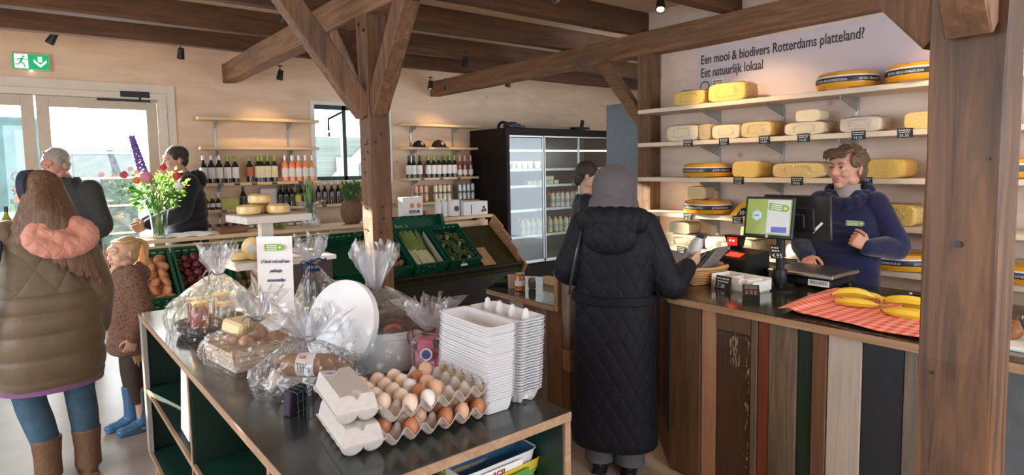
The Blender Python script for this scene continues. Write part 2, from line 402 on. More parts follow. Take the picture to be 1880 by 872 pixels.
# window in the back wall, dark steel frame with an opening stay
wn = tag(bpy.data.objects.new('window_1', None), kind='structure'); COL.objects.link(wn)
MW = mat('dark_window_steel', (.015, .04, .045), .4, var=.05); MWW = mat('white_reveal', (.82, .79, .72), .5, var=.02)
f = MB()
for x0, x1, z0, z1 in ((2.73, 3.71, 2.37, 2.42), (2.73, 3.71, 1.48, 1.53), (2.73, 2.765, 1.48, 2.42), (3.12, 3.17, 1.48, 2.42), (3.675, 3.71, 1.48, 2.42)): f.box(((x0 + x1) / 2, WB + .10, (z0 + z1) / 2), (x1 - x0, .05, z1 - z0), b=.003)
f.build('window_frame', MW, wn)
MB().box((3.22, WB + .10, 1.95), (.9, .01, .86)).build('pane', mgl, wn)
f = MB()
for x0, x1, z0, z1 in ((2.68, 2.73, 1.44, 2.46), (3.71, 3.76, 1.44, 2.46), (2.73, 3.71, 2.42, 2.46), (2.73, 3.71, 1.44, 1.48)): f.box(((x0 + x1) / 2, WB + .08, (z0 + z1) / 2), (x1 - x0, .2, z1 - z0))
f.build('window_sill', MWW, wn)
MB().tube([(3.15, WB + .05, 2.36), (2.9, WB - .02, 2.24), (2.9, WB - .02, 2.1)], .013, 8).box((2.9, WB - .02, 2.05), (.025, .025, .05)).build('window_stay', MW, wn)
# ---------------------------------------------------------------- outside
MG = mat('outside_paving', (.45, .44, .42), .9, var=.1, scale=3)
struct(MB().box((3, 17, -.12), (40, 19, .1)).build('ground_outside', MG))
t = thing('trailer', 'dark blue-green trailer parked outside beyond the left door pane', 'trailer', (-1.6, 13.5, -.07))
MB().box((0, 0, 1.55), (3.4, 2, 2.1), b=.05).build('body', mat('trailer_blue', (.06, .16, .19), .5, var=.3, scale=3), t)
for xx in (-1.1, 1.1): MB().lathe([(.1, -.1), (.3, -.1), (.34, -.05), (.34, .05), (.3, .1), (.1, .1)], T=Matrix.Translation((xx, -.9, .34)) @ Euler((PI / 2, 0, 0)).to_matrix().to_4x4(), n=20).build('wheel', M['blackp'], t, True)
t = thing('delivery_box', 'dark grey-green stacked crate cage outside beyond the right door pane', 'cage', (.98, 13.6, -.07))
MB().box((0, 0, 1.05), (.95, 1.1, 2.1), b=.03).build('body', mat('cage_green', (.07, .12, .12), .6, var=.5, scale=9), t)
for z in (.6, 1.1, 1.6, 2.05): MB().box((0, -.57, z), (.95, .03, .04)).build('rail', M['zinc'], t)
t = thing('timber_shed', 'grey shed with white diagonal bracing outside the small window', 'shed', (6.1, 14, -.07))
MB().box((0, 0, 1.2), (4.4, 1.6, 2.4)).build('wall', mat('shed_boards', (.20, .27, .28), .8, var=.3, scale=4, stretch=(.1, 1, 8)), t)
MB().box((-.5, -.86, 1.75), (.22, .06, 2.7), (0, .85, 0)).box((.9, -.86, 1.75), (.22, .06, 2.7), (0, .85, 0)).box((0, -.88, 2.62), (4.6, .1, .3)).box((-.55, -.9, 1.7), (.5, .04, .5)).build('brace', M['white'], t)
# ---------------------------------------------------------------- timber frame
BZ = 2.60; BH = .20; BWD = .14
def old_box(mb, c, d, n=10, w=.004):   # hand hewn timber: box split along its length with small waviness
    ax = max(range(3), key=lambda k: d[k]); o1, o2 = [k for k in range(3) if k != ax]
    rr = random.Random(int(c[0] * 97 + c[1] * 31 + c[2] * 13)); rings = []
    for i in range(n + 1):
        r = []
        for a, b in ((-1, -1), (-.94, -1), (.94, -1), (1, -.94), (1, .94), (.94, 1), (-.94, 1), (-1, .94), (-1, -.94)):
            p = [0, 0, 0]; p[ax] = c[ax] - d[ax] / 2 + d[ax] * i / n; p[o1] = c[o1] + a * d[o1] / 2 + rr.uniform(-w, w); p[o2] = c[o2] + b * d[o2] / 2 + rr.uniform(-w, w); r.append(tuple(p))
        rings.append(r[1:])
    mb.loft(rings); return mb
def bar(mb, p, q, w, h, side):   # squared timber from p to q, side = direction of its width
    p = V(p); q = V(q); d = (q - p).normalized(); s1 = V(side); s1 = (s1 - d * s1.dot(d)).normalized(); s2 = d.cross(s1)
    rings = []
    for i in range(7):
        c = p + (q - p) * i / 6; rings.append([tuple(c + s1 * (a * w / 2 + rnd.uniform(-.003, .003)) + s2 * (b * h / 2 + rnd.uniform(-.003, .003))) for a, b in ((-1, -.9), (-.9, -1), (.9, -1), (1, -.9), (1, .9), (.9, 1), (-.9, 1), (-1, .9))])
    mb.loft(rings); return mb
# labels for beams
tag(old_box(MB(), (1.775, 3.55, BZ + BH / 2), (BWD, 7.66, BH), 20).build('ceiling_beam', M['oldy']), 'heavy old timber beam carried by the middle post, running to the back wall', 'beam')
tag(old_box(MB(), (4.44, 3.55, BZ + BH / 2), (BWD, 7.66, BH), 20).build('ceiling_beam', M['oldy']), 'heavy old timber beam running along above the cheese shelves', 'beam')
def peg(mb, p, n_, r=.011):
    p = V(p); mb.tube([p, p + V(n_) * .006], r, 10)
p1 = thing('timber_post', 'old brown timber post with three slanting braces in the middle of the shop', 'post', (1.775, 3.725, 0))
old_box(MB(), (0, 0, BZ / 2), (.14, .15, BZ), 14).build('post', M['oldz'], p1)
bar(MB(), (-.055, -.0, 1.98), (-.78, 0, 2.96), .10, .135, (0, 1, 0)).build('knee_brace', M['oldz'], p1)
bar(MB(), (.0, -.05, 2.0), (0, -.50, 2.62), .11, .13, (1, 0, 0)).build('knee_brace', M['oldz'], p1)
bar(MB(), (.0, .05, 2.06), (0, .55, 2.62), .09, .11, (1, 0, 0)).build('knee_brace', M['oldz'], p1)
pg = MB()
for yy, zz in ((-.04, 2.5), (.03, 2.55)): peg(pg, (-.071, yy, zz), (-1, 0, 0))
for k in range(9): peg(pg, (-.073, rnd.uniform(-.05, .05), rnd.uniform(1.0, 1.85)), (-1, 0, 0), .006)
for k in range(5): peg(pg, (rnd.uniform(-.04, .05), -.078, rnd.uniform(1.1, 1.9)), (0, -1, 0), .007)
for z in (1.99, 2.01): peg(pg, (.035 if z < 2 else -.0, -.105, z - .02), (0, -1, 0), .012)
pg.build('pegs', M['black'], p1)
p2 = thing('timber_post', 'old timber post where the cheese wall ends beside the tall fridge', 'post', (4.44, 3.63, 0))
old_box(MB(), (0, 0, BZ / 2), (.14, .15, BZ), 14).build('post', M['oldz'], p2)
bar(MB(), (0, .04, 1.98), (0, .58, 2.62), .085, .11, (1, 0, 0)).build('knee_brace', M['oldy'], p2)
p3 = thing('timber_post', 'massive dark-stained timber post close to the camera at the counter', 'post', (1.77, .47, 0))
old_box(MB(), (0, 0, BZ / 2), (.145, .15, BZ), 16, .003).build('post', M['oldzd'], p3)
bar(MB(), (0, .05, 1.93), (0, .62, 2.56), .11, .12, (1, 0, 0)).build('knee_brace', M['oldz'], p3)
bar(MB(), (-.06, -.01, 1.93), (-.55, -.01, 2.6), .09, .13, (0, 1, 0)).build('knee_brace', M['oldz'], p3)
pg = MB()
for yy, zz in ((.02, 1.9), (-.03, 1.91)): peg(pg, (-.1, yy, zz), (-1, 0, 0))
peg(pg, (-.074, .0, 1.42), (-1, 0, 0), .008)
for y_, z_ in ((-.05, 1.62), (.045, 1.1)): peg(pg, (-.073, y_, z_), (-1, 0, 0), .004)
pg.build('pegs', M['black'], p3)
JY = [(.95, 4.55, 'nearest the camera'), (1.86, 4.55, 'second from the camera'), (2.76, 4.52, 'third from the camera'), (3.70, 4.52, 'meeting the middle post'), (4.6, 8.3, 'just beyond the middle post'), (5.6, 8.3, 'second from the back wall'), (6.44, 8.3, 'nearest the back wall')]
for y, xe, w in JY:
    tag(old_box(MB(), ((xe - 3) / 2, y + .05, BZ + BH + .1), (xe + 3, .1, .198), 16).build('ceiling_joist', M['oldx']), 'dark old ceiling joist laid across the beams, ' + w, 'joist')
# ---------------------------------------------------------------- exit sign
t = thing('exit_sign', 'green and white emergency exit sign above the glass door', 'sign', (.033, WB - .03, 2.675))
gE = mat('sign_green', (.0, .36, .12), .4, var=0, emit=.5); wE = mat('sign_white', (.9, .95, .9), .4, var=0, emit=.7)
MB().box((0, 0, 0), (.29, .04, .155), b=.004).build('casing', M['cream'], t)
MB().box((0, -.022, 0), (.275, .004, .14)).build('sign_face', gE, t)
MB().box((-.07, -.0245, 0), (.10, .002, .128)).build('doorway_symbol', wE, t)
rm = MB(); y0 = -.0265
rm.lathe([(.010, 0), (.010, .001)], T=Matrix.Translation((-.052, y0, .043)) @ Euler((PI / 2, 0, 0)).to_matrix().to_4x4(), n=12)
for a, b, w in (((-.06, .03), (-.075, -.005), .018), ((-.06, .026), (-.03, .012), .009), ((-.03, .012), (-.014, .018), .008), ((-.062, .026), (-.095, .018), .009), ((-.095, .018), (-.1, -.002), .008), ((-.075, -.005), (-.052, -.025), .012), ((-.052, -.025), (-.045, -.055), .01), ((-.076, -.005), (-.09, -.03), .012), ((-.09, -.03), (-.118, -.032), .01)):
    d = V((b[0] - a[0], b[1] - a[1])); n_ = V((-d.y, d.x)).normalized() * w / 2
    rm.add([(a[0] + n_.x, y0, a[1] + n_.y), (b[0] + n_.x, y0, b[1] + n_.y), (b[0] - n_.x, y0, b[1] - n_.y), (a[0] - n_.x, y0, a[1] - n_.y)], [(0, 1, 2, 3)])
rm.build('running_figure', gE, t)
ar = MB()
for poly in ([(.055, .05), (.085, .05), (.085, -.0), (.055, -.0)], [(.07, -.05), (.118, -.002), (.118, .022), (.07, -.026)], [(.07, -.05), (.022, -.002), (.022, .022), (.07, -.026)]):
    ar.add([(x, -.0262, z) for x, z in poly], [tuple(range(len(poly)))])
ar.build('arrow', wE, t)
MB().lathe([(.008, 0), (.012, .008)], (0, 0, -.088), 10).build('status_lamp', mat('status_led', (1, 1, .9), .3, var=0, emit=4), t)
# ---------------------------------------------------------------- spotlights
def make_spot(on, name='ceiling_spotlight'):
    t = thing(name, 'spot', 'spotlight')
    MB().tube([(0, 0, 0), (0, 0, -.06)], .006, 6).box((0, 0, -.002), (.05, .03, .01)).build('stem', M['black'], t)
    h = MB().lathe([(.012, .055), (.028, .05), (.032, 0), (.036, -.045), (.036, -.055), (.030, -.055), (.028, -.04)], n=16, cap=True).build('lamp_head', M['black'], t, True, (0, 0, -.1), (0, 0, 0))
    if on: MB().lathe([(.001, -.05), (.027, -.046)], n=14, cap=False).build('bulb', mat('spot_glow', (1, .72, .30), .3, var=0, emit=9), h)
    return t
sp0, sp1 = Proto(make_spot(False)), Proto(make_spot(True))
JB = BZ + BH
SPL = [(.20, 7.0, .15, (.3, .5), 0, 'above the exit sign'), (1.24, 7.0, .12, (.5, 0), 0, 'above the door corner'), (2.22, 7.0, -.02, (0, .2), 0, 'over the bottle shelves at the back'), (3.56, 5.3, 0, (0, .2), 0, 'hanging between joists right of the middle post'),
       (4.9, 6.3, 0, (.2, .2), 0, 'in front of the far beam end'), (4.15, 7.0, -.0, (0, .1), 1, 'lit one of a pair on the back wall'), (4.4, 7.0, 0, (0, .1), 0, 'unlit one of a pair on the back wall'),
       (1.45, 4.4, 0, (.3, .2), 0, 'against the dark joists left of the slanting brace'), (3.74, 2.95, .1, (-.35, .5), 1, 'lit and aimed at the cheese wall'), (2.9, 3.2, .1, (-.3, -.5), 1, 'lit at the top edge above the beam')]
SPOTS = []
for x, y, dz, (rx, ry), on, w in SPL:
    o = (sp1 if on else sp0).at((x, y, JB + dz), 0, 'small black ceiling spotlight ' + w, None); SPOTS.append(o)
    for ch in o.children:
        if ch.name.startswith('lamp_head'): ch.rotation_euler = (rx, ry, 0)
def spotlamp(name, loc, tgt, e, col=(1, .66, .34), size=1.1):
    l = bpy.data.lights.new(name, 'SPOT'); l.energy = e; l.color = col; l.spot_size = size; l.spot_blend = .8; l.shadow_soft_size = .04
    o = bpy.data.objects.new(name, l); COL.objects.link(o); o.location = loc; o.rotation_euler = (V(tgt) - V(loc)).to_track_quat('-Z', 'Y').to_euler()
for loc, tgt, e in (((2.1, 6.6, 2.6), (2.1, 7.4, 1.8), 18), ((4.3, 6.6, 2.6), (4.4, 7.4, 1.8), 18), ((3.7, 2.9, 2.72), (4.5, 2.4, 1.7), 45), ((3.3, 1.2, 2.72), (4.5, 1.0, 1.9), 40), ((2.9, 3.1, 2.7), (2.9, 1.6, .9), 30), ((2.3, 1.2, 2.72), (2.9, 1.4, .94), 24)):
    spotlamp('spot_lamp', loc, tgt, e)
# ---------------------------------------------------------------- wall shelves at the back
def wall_shelf(x0, x1, zt, label, brx, d=.24, th=.032):
    t = thing('wall_shelf', label, 'shelf', ((x0 + x1) / 2, WB, zt - th))
    MB().box((0, -d / 2 - .005, th / 2), (x1 - x0, d, th), b=.003).build('board', M['pinex'], t)
    for bx in brx:
        x = bx - (x0 + x1) / 2; b = MB()
        b.prism([(-.005, -.002), (-.19, -.002), (-.19, -.018), (-.03, -.07), (-.005, -.085)], -.003, .003, Matrix(((0, 0, 1, x), (1, 0, 0, 0), (0, 1, 0, 0), (0, 0, 0, 1))))
        b.build('bracket', M['zinc'], t)
    return t
for x, a, b in ((1.60, .95, 2.2), (2.40, .95, 2.2), (4.05, .9, 2.2), (4.72, .9, 2.2)):
    tag(MB().box((x, WB - .006, (a + b) / 2), (.022, .012, b - a)).build('shelf_rail', M['zinc']), 'galvanised shelf upright on the back wall, ' + {1.60: 'leftmost of four', 2.40: 'right one of the bottle shelves', 4.05: 'left one under the caps', 4.72: 'beside the tall black fridge'}[x], 'rail', 'shelf uprights on the back wall')
SH = [(1.39, 2.70, 2.205), (1.40, 2.69, 1.885), (1.42, 2.69, 1.49), (1.42, 3.66, 1.20), (1.42, 2.69, .965)]
for (a, b, z), w in zip(SH, ('empty, topmost left of the small window', 'empty, second from the top left of the small window', 'holding labelled wine and rose bottles', 'long one with dark bottles running under the small window', 'lowest, holding small jars left of the window')):
    wall_shelf(a, b, z, 'pale pine wall shelf ' + w, (1.60, 2.40))
SR = [(3.85, 5.05, 2.205), (3.86, 5.04, 1.895), (3.86, 5.04, 1.485), (3.70, 5.04, 1.155)]
for (a, b, z), w in zip(SR, ('empty topmost one beside the fridge', 'holding two dark caps', 'holding white labelled bottles beside the fridge', 'holding stacked drink cans')):
    wall_shelf(a, b, z, 'short pine wall shelf ' + w, (4.05, 4.72))
def bottle(name, label, cat, prof, gm, lab=None, foil=None, h=.3, n=14, rlab=None):
    o = MB().lathe(prof, n=n).build(name, gm, None, True); tag(o, label, cat)
    def R_at(z):
        for (r0, z0), (r1, z1) in zip(prof, prof[1:]):
            if z0 <= z <= z1 and z1 > z0: return r0 + (r1 - r0) * (z - z0) / (z1 - z0)
        return prof[-1][0]
    if lab: z0, z1, m = lab; MB().lathe([(R_at(z0 + .005) + .0008, z0), (R_at(z1 - .005) + .0008, z1)], n=n, cap=False).build('label', m, o, True)
    if foil: z0, m = foil; MB().lathe([(R_at(z0) + .001, z0), (R_at(h - .004) + .0012, h), (.001, h + .001)], n=n, cap=False).build('cap', m, o, True)
    return Proto(o)
def bord(h, r, n=.014, sh=.62): return [(.001, 0), (r, .004), (r, h * sh - .02), (r * .97, h * sh), (r * .6, h * (sh + .09)), (n, h * (sh + .17)), (n, h)]
gd = mat('dark_green_glass', (.008, .018, .010), .08, var=0, coat=.5); gr = mat('rose_wine', (.75, .25, .10), .08, var=.1, coat=.5, emit=.05)
gk = mat('black_glass', (.006, .006, .008), .08, var=0, coat=.5); gy = mat('olive_glass', (.05, .08, .015), .08, var=0, coat=.4)
wl = M['paper']; rl = mat('red_label', (.55, .13, .08), .6, var=.1); bf = mat('black_foil', (.01, .01, .01), .3, var=0); gf = mat('green_foil', (.30, .42, .06), .4, var=.1)
wf = mat('silver_foil', (.75, .72, .70), .3, .3, var=.05); gold = mat('gold_cap', (.65, .42, .12), .3, .8, var=.1); yl = mat('yellow_label', (.75, .60, .05), .6, var=.1)
P_w = bottle('wine_bottle', 'b', 'bottle', bord(.30, .037), gd, (.05, .17, wl), (.23, bf))
P_w2 = bottle('wine_bottle', 'b', 'bottle', bord(.30, .037), gd, (.05, .17, wl), (.25, wf))
P_g = bottle('wine_bottle', 'b', 'bottle', bord(.30, .037), gd, (.05, .18, mat('cream_label', (.78, .72, .52), .6, var=.05)), (.235, gf))
P_gk = bottle('wine_bottle', 'b', 'bottle', bord(.30, .037), gd, (.05, .17, wl), (.235, gf))
P_r = bottle('wine_bottle', 'b', 'bottle', bord(.30, .037), gd, (.07, .17, rl), (.24, gf))
P_ro = bottle('rose_bottle', 'b', 'bottle', bord(.30, .037), gr, (.05, .15, wl), (.24, wf))
P_k = bottle('dark_bottle', 'b', 'bottle', bord(.26, .033), gk, (.04, .09, mat('brown_label', (.12, .09, .05), .5, var=.1)), (.235, gold), .26)
P_bl = bottle('black_label_bottle', 'b', 'bottle', bord(.24, .036), gk, (.05, .12, mat('charcoal_label', (.05, .06, .05), .5, var=.1)), (.20, bf), .24)
P_by = bottle('yellow_label_bottle', 'b', 'bottle', bord(.24, .036), gy, (.04, .12, yl), (.20, bf), .24)
P_sm = bottle('small_bottle', 'b', 'bottle', bord(.15, .026, .011), gk, (.03, .07, wl), (.125, gold), .15)
P_pk = bottle('juice_bottle', 'b', 'bottle', bord(.29, .034), mat('pink_grape_juice', (.22, .07, .06), .1, var=.1, coat=.4), (.03, .10, wl), (.22, mat('rose_foil', (.6, .35, .3), .3, var=0)))
def row(P, xs, y, z, what, group, jit=.02, sc=None):
    for i, x in enumerate(xs):
        P.at((x, y + rnd.uniform(-jit, jit), z), rnd.uniform(-.4, .4), (what % lr(i, len(xs))) if '%' in what else what, group, sc)
z = 1.49
row(P_w2, [1.427, 1.51, 1.59], 7.22, z, 'wine bottle with white label and silver neck, %s on the wine shelf', 'white labelled wine')
row(P_gk, [1.672, 1.756], 7.22, z, 'dark wine bottle with white label and green banded neck, %s of the pair', 'white labelled wine')
row(P_r, [1.907], 7.22, z, 'dark wine bottle with a red label standing alone', 'red labelled wine')
row(P_g, [1.995, 2.035, 2.10, 2.175], 7.22, z, 'dark wine bottle with cream label and green neck, %s of four', 'cream labelled wine', .004)
row(P_g, [2.055, 2.13], 7.31, z, 'wine bottle in the second rank behind the cream labelled ones, %s', 'cream labelled wine', .004)
row(P_ro, [2.29, 2.37, 2.45, 2.53, 2.61], 7.21, z, 'orange-pink rose bottle with white label, %s in the front rank', 'rose bottles', .004)
row(P_ro, [2.33, 2.42, 2.5], 7.31, z, 'rose bottle in the rear rank, %s', 'rose bottles', .004)
z = 1.20
row(P_sm, [1.439, 1.50, 1.56], 7.22, z, 'small dark bottle with gold cap, %s on the second shelf', 'small gold capped bottles', .004)
row(P_bl, [1.826], 7.25, z, 'single black bottle behind the cheese display', 'dark bottles')
tag(MB().box((1.68, 7.25, z + .06), (.17, .08, .12), b=.003).build('cardboard_box', mat('lime_box', (.50, .55, .15), .6, var=.15)), 'small yellow-green box on the second bottle shelf', 'box')
t = thing('picture_frame', 'grey framed picture leaning on the second bottle shelf', 'frame', (2.12, 7.28, z)); t.rotation_euler = (-.2, 0, -.2)
MB().box((0, 0, .11), (.20, .012, .22), b=.003).build('frame', M['zinc'], t); MB().box((0, -.008, .11), (.17, .003, .19)).build('picture', M['paper'], t)
row(P_bl, [2.225, 2.29, 2.36], 7.22, z, 'black bottle with dark label, %s of three near the window', 'dark bottles', .004)
row(P_by, [2.43], 7.20, z, 'olive bottle with a yellow label beside the dark ones', 'yellow label bottle')
row(P_bl, [2.26, 2.33, 2.50, 2.57], 7.31, z, 'black bottle in the rear rank near the window, %s', 'dark bottles', .004)
row(P_k, [2.68, 2.76, 2.84, 2.93, 3.01, 3.09, 3.17, 3.28, 3.38], 7.22, z, 'black bottle with gold cap under the small window, %s', 'gold capped dark bottles', .012)
row(P_pk, [3.46, 3.54], 7.22, z, 'reddish juice bottle under the small window, %s', 'red juice bottles', .004)
jr = MB().lathe([(.001, 0), (.03, .003), (.032, .05), (.026, .06), (.026, .065)], n=12).build('jam_jar', mat('preserve', (.09, .05, .03), .15, var=.3, coat=.4), None, True)
MB().lathe([(.029, .062), (.029, .078), (.001, .079)], n=12, cap=False).build('lid', bf, jr, True); MB().lathe([(.0325, .012), (.0325, .04)], n=12, cap=False).build('label', wl, jr, True)
tag(jr, 'j', 'jar'); P_j = Proto(jr)
row(P_j, [1.45 + .088 * i for i in range(14)], 7.21, .965, 'small dark preserve jar with black lid, %s on the lowest shelf', 'preserve jars')
z = 1.485
row(P_w, [3.91, 3.985, 4.07], 7.21, z, 'dark bottle with low white label, %s on the shelf under the caps', 'white labelled cider', .01)
row(P_gk, [4.205, 4.29, 4.37], 7.21, z, 'green necked bottle with white label, %s of the middle group', 'green necked bottles', .004)
row(P_gk, [4.455, 4.54, 4.62], 7.20, z, 'green necked bottle with white label, %s of the right group', 'green necked bottles', .004)
row(P_gk, [4.25, 4.50, 4.585], 7.30, z, 'green necked bottle behind the front rank, %s', 'green necked bottles', .004)
row(P_pk, [4.715, 4.80, 4.90], 7.21, z, 'pinkish juice bottle with white label, %s beside the fridge', 'pink juice bottles', .004)
def can(c, nm_):
    o = MB().lathe([(.001, 0), (.026, .002), (.033, .012), (.033, .103), (.027, .114), (.027, .116), (.001, .113)], n=16).build('drink_can', M['steel'], None, True)
    MB().lathe([(.0335, .014), (.0335, .101)], n=16, cap=False).build('can_print', c, o, True); return Proto(tag(o, 'c', 'can'))
for cs, xs, nm_ in ((mat('copper_can', (.62, .36, .22), .35, .4, var=.3, scale=40), (4.0, 4.075, 4.15), 'copper'), (mat('cream_can', (.62, .55, .38), .35, .4, var=.4, scale=40), (4.30, 4.372, 4.444, 4.516), 'cream'), (mat('silver_can', (.50, .54, .58), .35, .5, var=.4, scale=40), (4.70, 4.772, 4.844, 4.916), 'silver')):
    P = can(cs, nm_)
    for k in (0, 1): row(P, xs, 7.20, 1.155 + .117 * k, nm_ + ' printed drink can, %s in the ' + ('upper' if k else 'lower') + ' layer of its group', nm_ + ' drink cans', 0)
hat = MB(); 
def dome(u, v):
    a = 2 * PI * u; b = v * PI / 2; r = .088 * math.cos(b); return (r * math.cos(a), r * math.sin(a) * 1.1, .09 * math.sin(b) * (1 + .05 * math.sin(a)))
hat.grid(dome, 24, 8)
o = hat.build('flat_cap', mat('cap_cloth', (.012, .012, .013), .9, var=.2, bump=.1), None, True); tag(o, 'h', 'cap')
MB().grid(lambda u, v: ((.085 + .07 * v) * math.sin((u - .5) * 1.7), -(.085 + .07 * v) * math.cos((u - .5) * 1.7), .008 - .012 * v), 12, 3).build('peak', mat('cap_peak', (.012, .012, .014), .7, var=0), o, True)
MB().lathe([(.001, .004), (.02, .003), (.022, 0)], n=14, T=Matrix.Translation((0, -.086, .045)) @ Euler((1.25, 0, 0)).to_matrix().to_4x4()).build('badge', mat('cap_badge', (.65, .3, .12), .5, var=.3, scale=80), o, True)
PH = Proto(o); PH.at((4.09, 7.24, 1.897), 0, 'dark cap with round badge on the upper shelf, left one', 'dark caps'); PH.at((4.40, 7.24, 1.897), 0, 'dark cap with round badge on the upper shelf, right one', 'dark caps', 1.12)
def tagset(pts, y, w):
    for i, (x, z) in enumerate(pts):
        t = tag(MB().box((x, y, z), (.055, .003, .026)).build('price_tag', M['black']), 'small black price tag on the %s, %s' % (w, lr(i, len(pts))), 'price tag', 'price tags on the back shelves')
        MB().box((x, y - .002, z + .004), (.04, .001, .003)).build('print', M['white'], t)
tagset([(1.58, 1.474), (1.75, 1.474), (1.93, 1.474), (2.15, 1.474), (2.45, 1.474)], 7.150, 'wine shelf'); tagset([(1.60, 1.184), (1.95, 1.184), (2.72, 1.184)], 7.150, 'second bottle shelf'); tagset([(4.08, 1.469), (4.38, 1.469), (4.66, 1.469)], 7.150, 'shelf under the caps')
# ---------------------------------------------------------------- tall display fridge
t = thing('display_fridge', 'tall black refrigerated display case with glass doors against the back wall', 'fridge', (0, 0, 0))
fb = MB(); X0, X1, Y0, Y1 = 5.0, 7.3, 6.5, 7.36
for c, d in (((X0 + .03, 6.93, 1.07), (.06, .86, 2.14)), ((X1 - .03, 6.93, 1.07), (.06, .86, 2.14)), ((6.15, 7.33, 1.07), (2.18, .06, 2.14)), ((6.15, 6.93, 2.09), (2.18, .86, .10)), ((6.15, 6.93, .12), (2.18, .86, .24))): fb.box(c, d, b=.004)
fb.build('cabinet', mat('fridge_black', (.012, .007, .006), .55, var=.15, spec=.2), t)
MB().box((6.15, 7.28, 1.15), (2.16, .02, 1.8)).build('back_panel', mat('fridge_inner', (.10, .105, .11), .35, .5, var=.1), t)
al = mat('aluminium', (.60, .62, .62), .35, .7, var=.05)
for z in (1.58, 1.35, 1.01, .64, .27): MB().box((6.15, 6.93, z - .012), (2.16, .66, .018)).box((6.15, 6.60, z - .015), (2.16, .008, .035)).build('fridge_shelf', al, t)
MB().box((6.15, 6.60, 1.835), (2.16, .03, .022)).build('light_tube', mat('fridge_tube', (.95, .97, .92), .3, var=0, emit=3.2), t)
for i, (a, b) in enumerate(((5.06, 5.69), (5.69, 6.375), (6.375, 7.06))):
    d = MB(); yy = 6.52 + (.0 if i % 2 else .015)
    d.box(((a + b) / 2, yy, 2.03), (b - a, .02, .02)).box(((a + b) / 2, yy, .275), (b - a, .02, .04)).box((b - .014, yy, 1.15), (.028, .02, 1.75)).box((a + .008, yy, 1.15), (.014, .02, 1.75))
    dd = d.build('sliding_door', al, t); MB().box(((a + b) / 2, yy, 1.15), (b - a - .03, .005, 1.72)).build('pane', clear('fridge_glass', (.93, .96, .95), .07, .02), dd)
hs = MB().tube([(5.3 + .09 * math.cos(a), 6.95, 2.16 + .09 * math.sin(a)) for a in [PI * k / 8 for k in range(0, 9)]], .022, 8); tag(hs.build('hose', M['blackp'], None, True), 'curved black hose on top of the tall fridge at its left end', 'hose')
tag(MB().box((5.2, 6.62, 2.17), (.22, .14, .06), b=.01).box((5.2, 6.62, 2.21), (.1, .08, .03), b=.005).build('control_box', M['blackp']), 'black control box on top of the fridge', 'box')
tag(MB().box((6.0, 6.9, 2.165), (1.1, .5, .05), b=.02).build('cardboard_sheet', mat('grey_board', (.38, .33, .28), .8, var=.1)), 'flat beige-grey board lying on top of the fridge', 'board')
tag(MB().box((6.48, 6.6, 2.17), (.3, .12, .03), b=.004).box((6.5, 6.58, 2.22), (.05, .04, .14), (0, .25, 0), b=.006).build('door_motor', M['blackp']), 'black mechanism with short upright on top of the fridge, right', 'mechanism')
l = bpy.data.lights.new('fridge_lamp', 'AREA'); l.shape = 'RECTANGLE'; l.size = 2.1; l.size_y = .05; l.energy = 7; l.color = (.95, 1, .95); o = bpy.data.objects.new('fridge_lamp', l); COL.objects.link(o); o.location = (6.15, 6.60, 1.80); o.rotation_euler = (.35, 0, 0)
milk = mat('milk_white', (.88, .87, .80), .3, var=.03); yel = mat('custard_yellow', (.86, .80, .42), .3, var=.05)
mb_ = [(.001, 0), (.038, .004), (.041, .02), (.041, .15), (.033, .185), (.018, .205), (.018, .225)]
def milkb(c, capm, l_): return bottle('milk_bottle', 'b', 'bottle', mb_, c, (.06, .12, mat('milk_print', (.62, .62, .58), .5, var=.5, scale=60)), (.206, capm), .225)
redc = mat('red_cap', (.75, .12, .05), .4, var=0); orc = mat('orange_cap', (.85, .30, .05), .4, var=0); wc = mat('clear_cap', (.75, .75, .70), .3, var=0)
Pm, Py_, Po = milkb(milk, redc, 1), milkb(yel, wc, 1), milkb(mat('pale_yoghurt', (.88, .82, .60), .3, var=.03), orc, 1)
row(Pm, [5.97 + .098 * i for i in range(11)], 6.68, 1.01, 'red capped milk bottle, %s in the front rank of the fridge', 'red capped milk', .004)
row(Pm, [6.02 + .098 * i for i in range(9)], 6.80, 1.01, 'red capped milk bottle, %s in the second rank of the fridge', 'red capped milk', .004)
row(Py_, [5.40, 5.49, 5.60, 5.69, 5.80, 5.92, 6.04, 6.135], 6.68, .64, 'pale yellow drink bottle in the fridge, %s in the front rank', 'yellow drink bottles', .01)
row(Py_, [5.45, 5.56, 5.88, 6.0], 6.80, .64, 'pale yellow drink bottle in the fridge, %s in the rear rank', 'yellow drink bottles', .004)
row(Po, [6.24 + .095 * i for i in range(6)], 6.68, .64, 'cream bottle with orange cap in the fridge, %s', 'orange capped bottles', .006)
tb = MB().lathe([(.001, 0), (.036, .002), (.046, .10), (.047, .10)], n=14).build('yoghurt_tub', mat('tub_print', (.55, .52, .44), .4, var=.6, scale=70), None, True)
MB().lathe([(.048, .098), (.048, .106), (.001, .107)], n=14, cap=False).build('lid', wl, tb, True); Pt = Proto(tag(tb, 't', 'tub'))
row(Pt, [5.16 + .098 * i for i in range(5)] + [5.70], 6.68, 1.58, 'patterned yoghurt tub on the upper fridge shelf, %s', 'yoghurt tubs')
sb = MB().box((0, 0, .03), (.085, .085, .06), b=.008).build('cheese_tub', mat('butter_tub', (.80, .75, .58), .4, var=.1), None, True); Pb = Proto(tag(sb, 's', 'tub'))
row(Pb, [5.52, 5.62, 5.72, 5.84, 5.94, 6.04], 6.69, 1.35, 'small cream tub on the middle fridge shelf, %s of the row', 'small cream tubs', .004)
row(Pb, [5.86, 5.95], 6.69, 1.412, 'small cream tub stacked on the others in the fridge, %s', 'small cream tubs', .002)
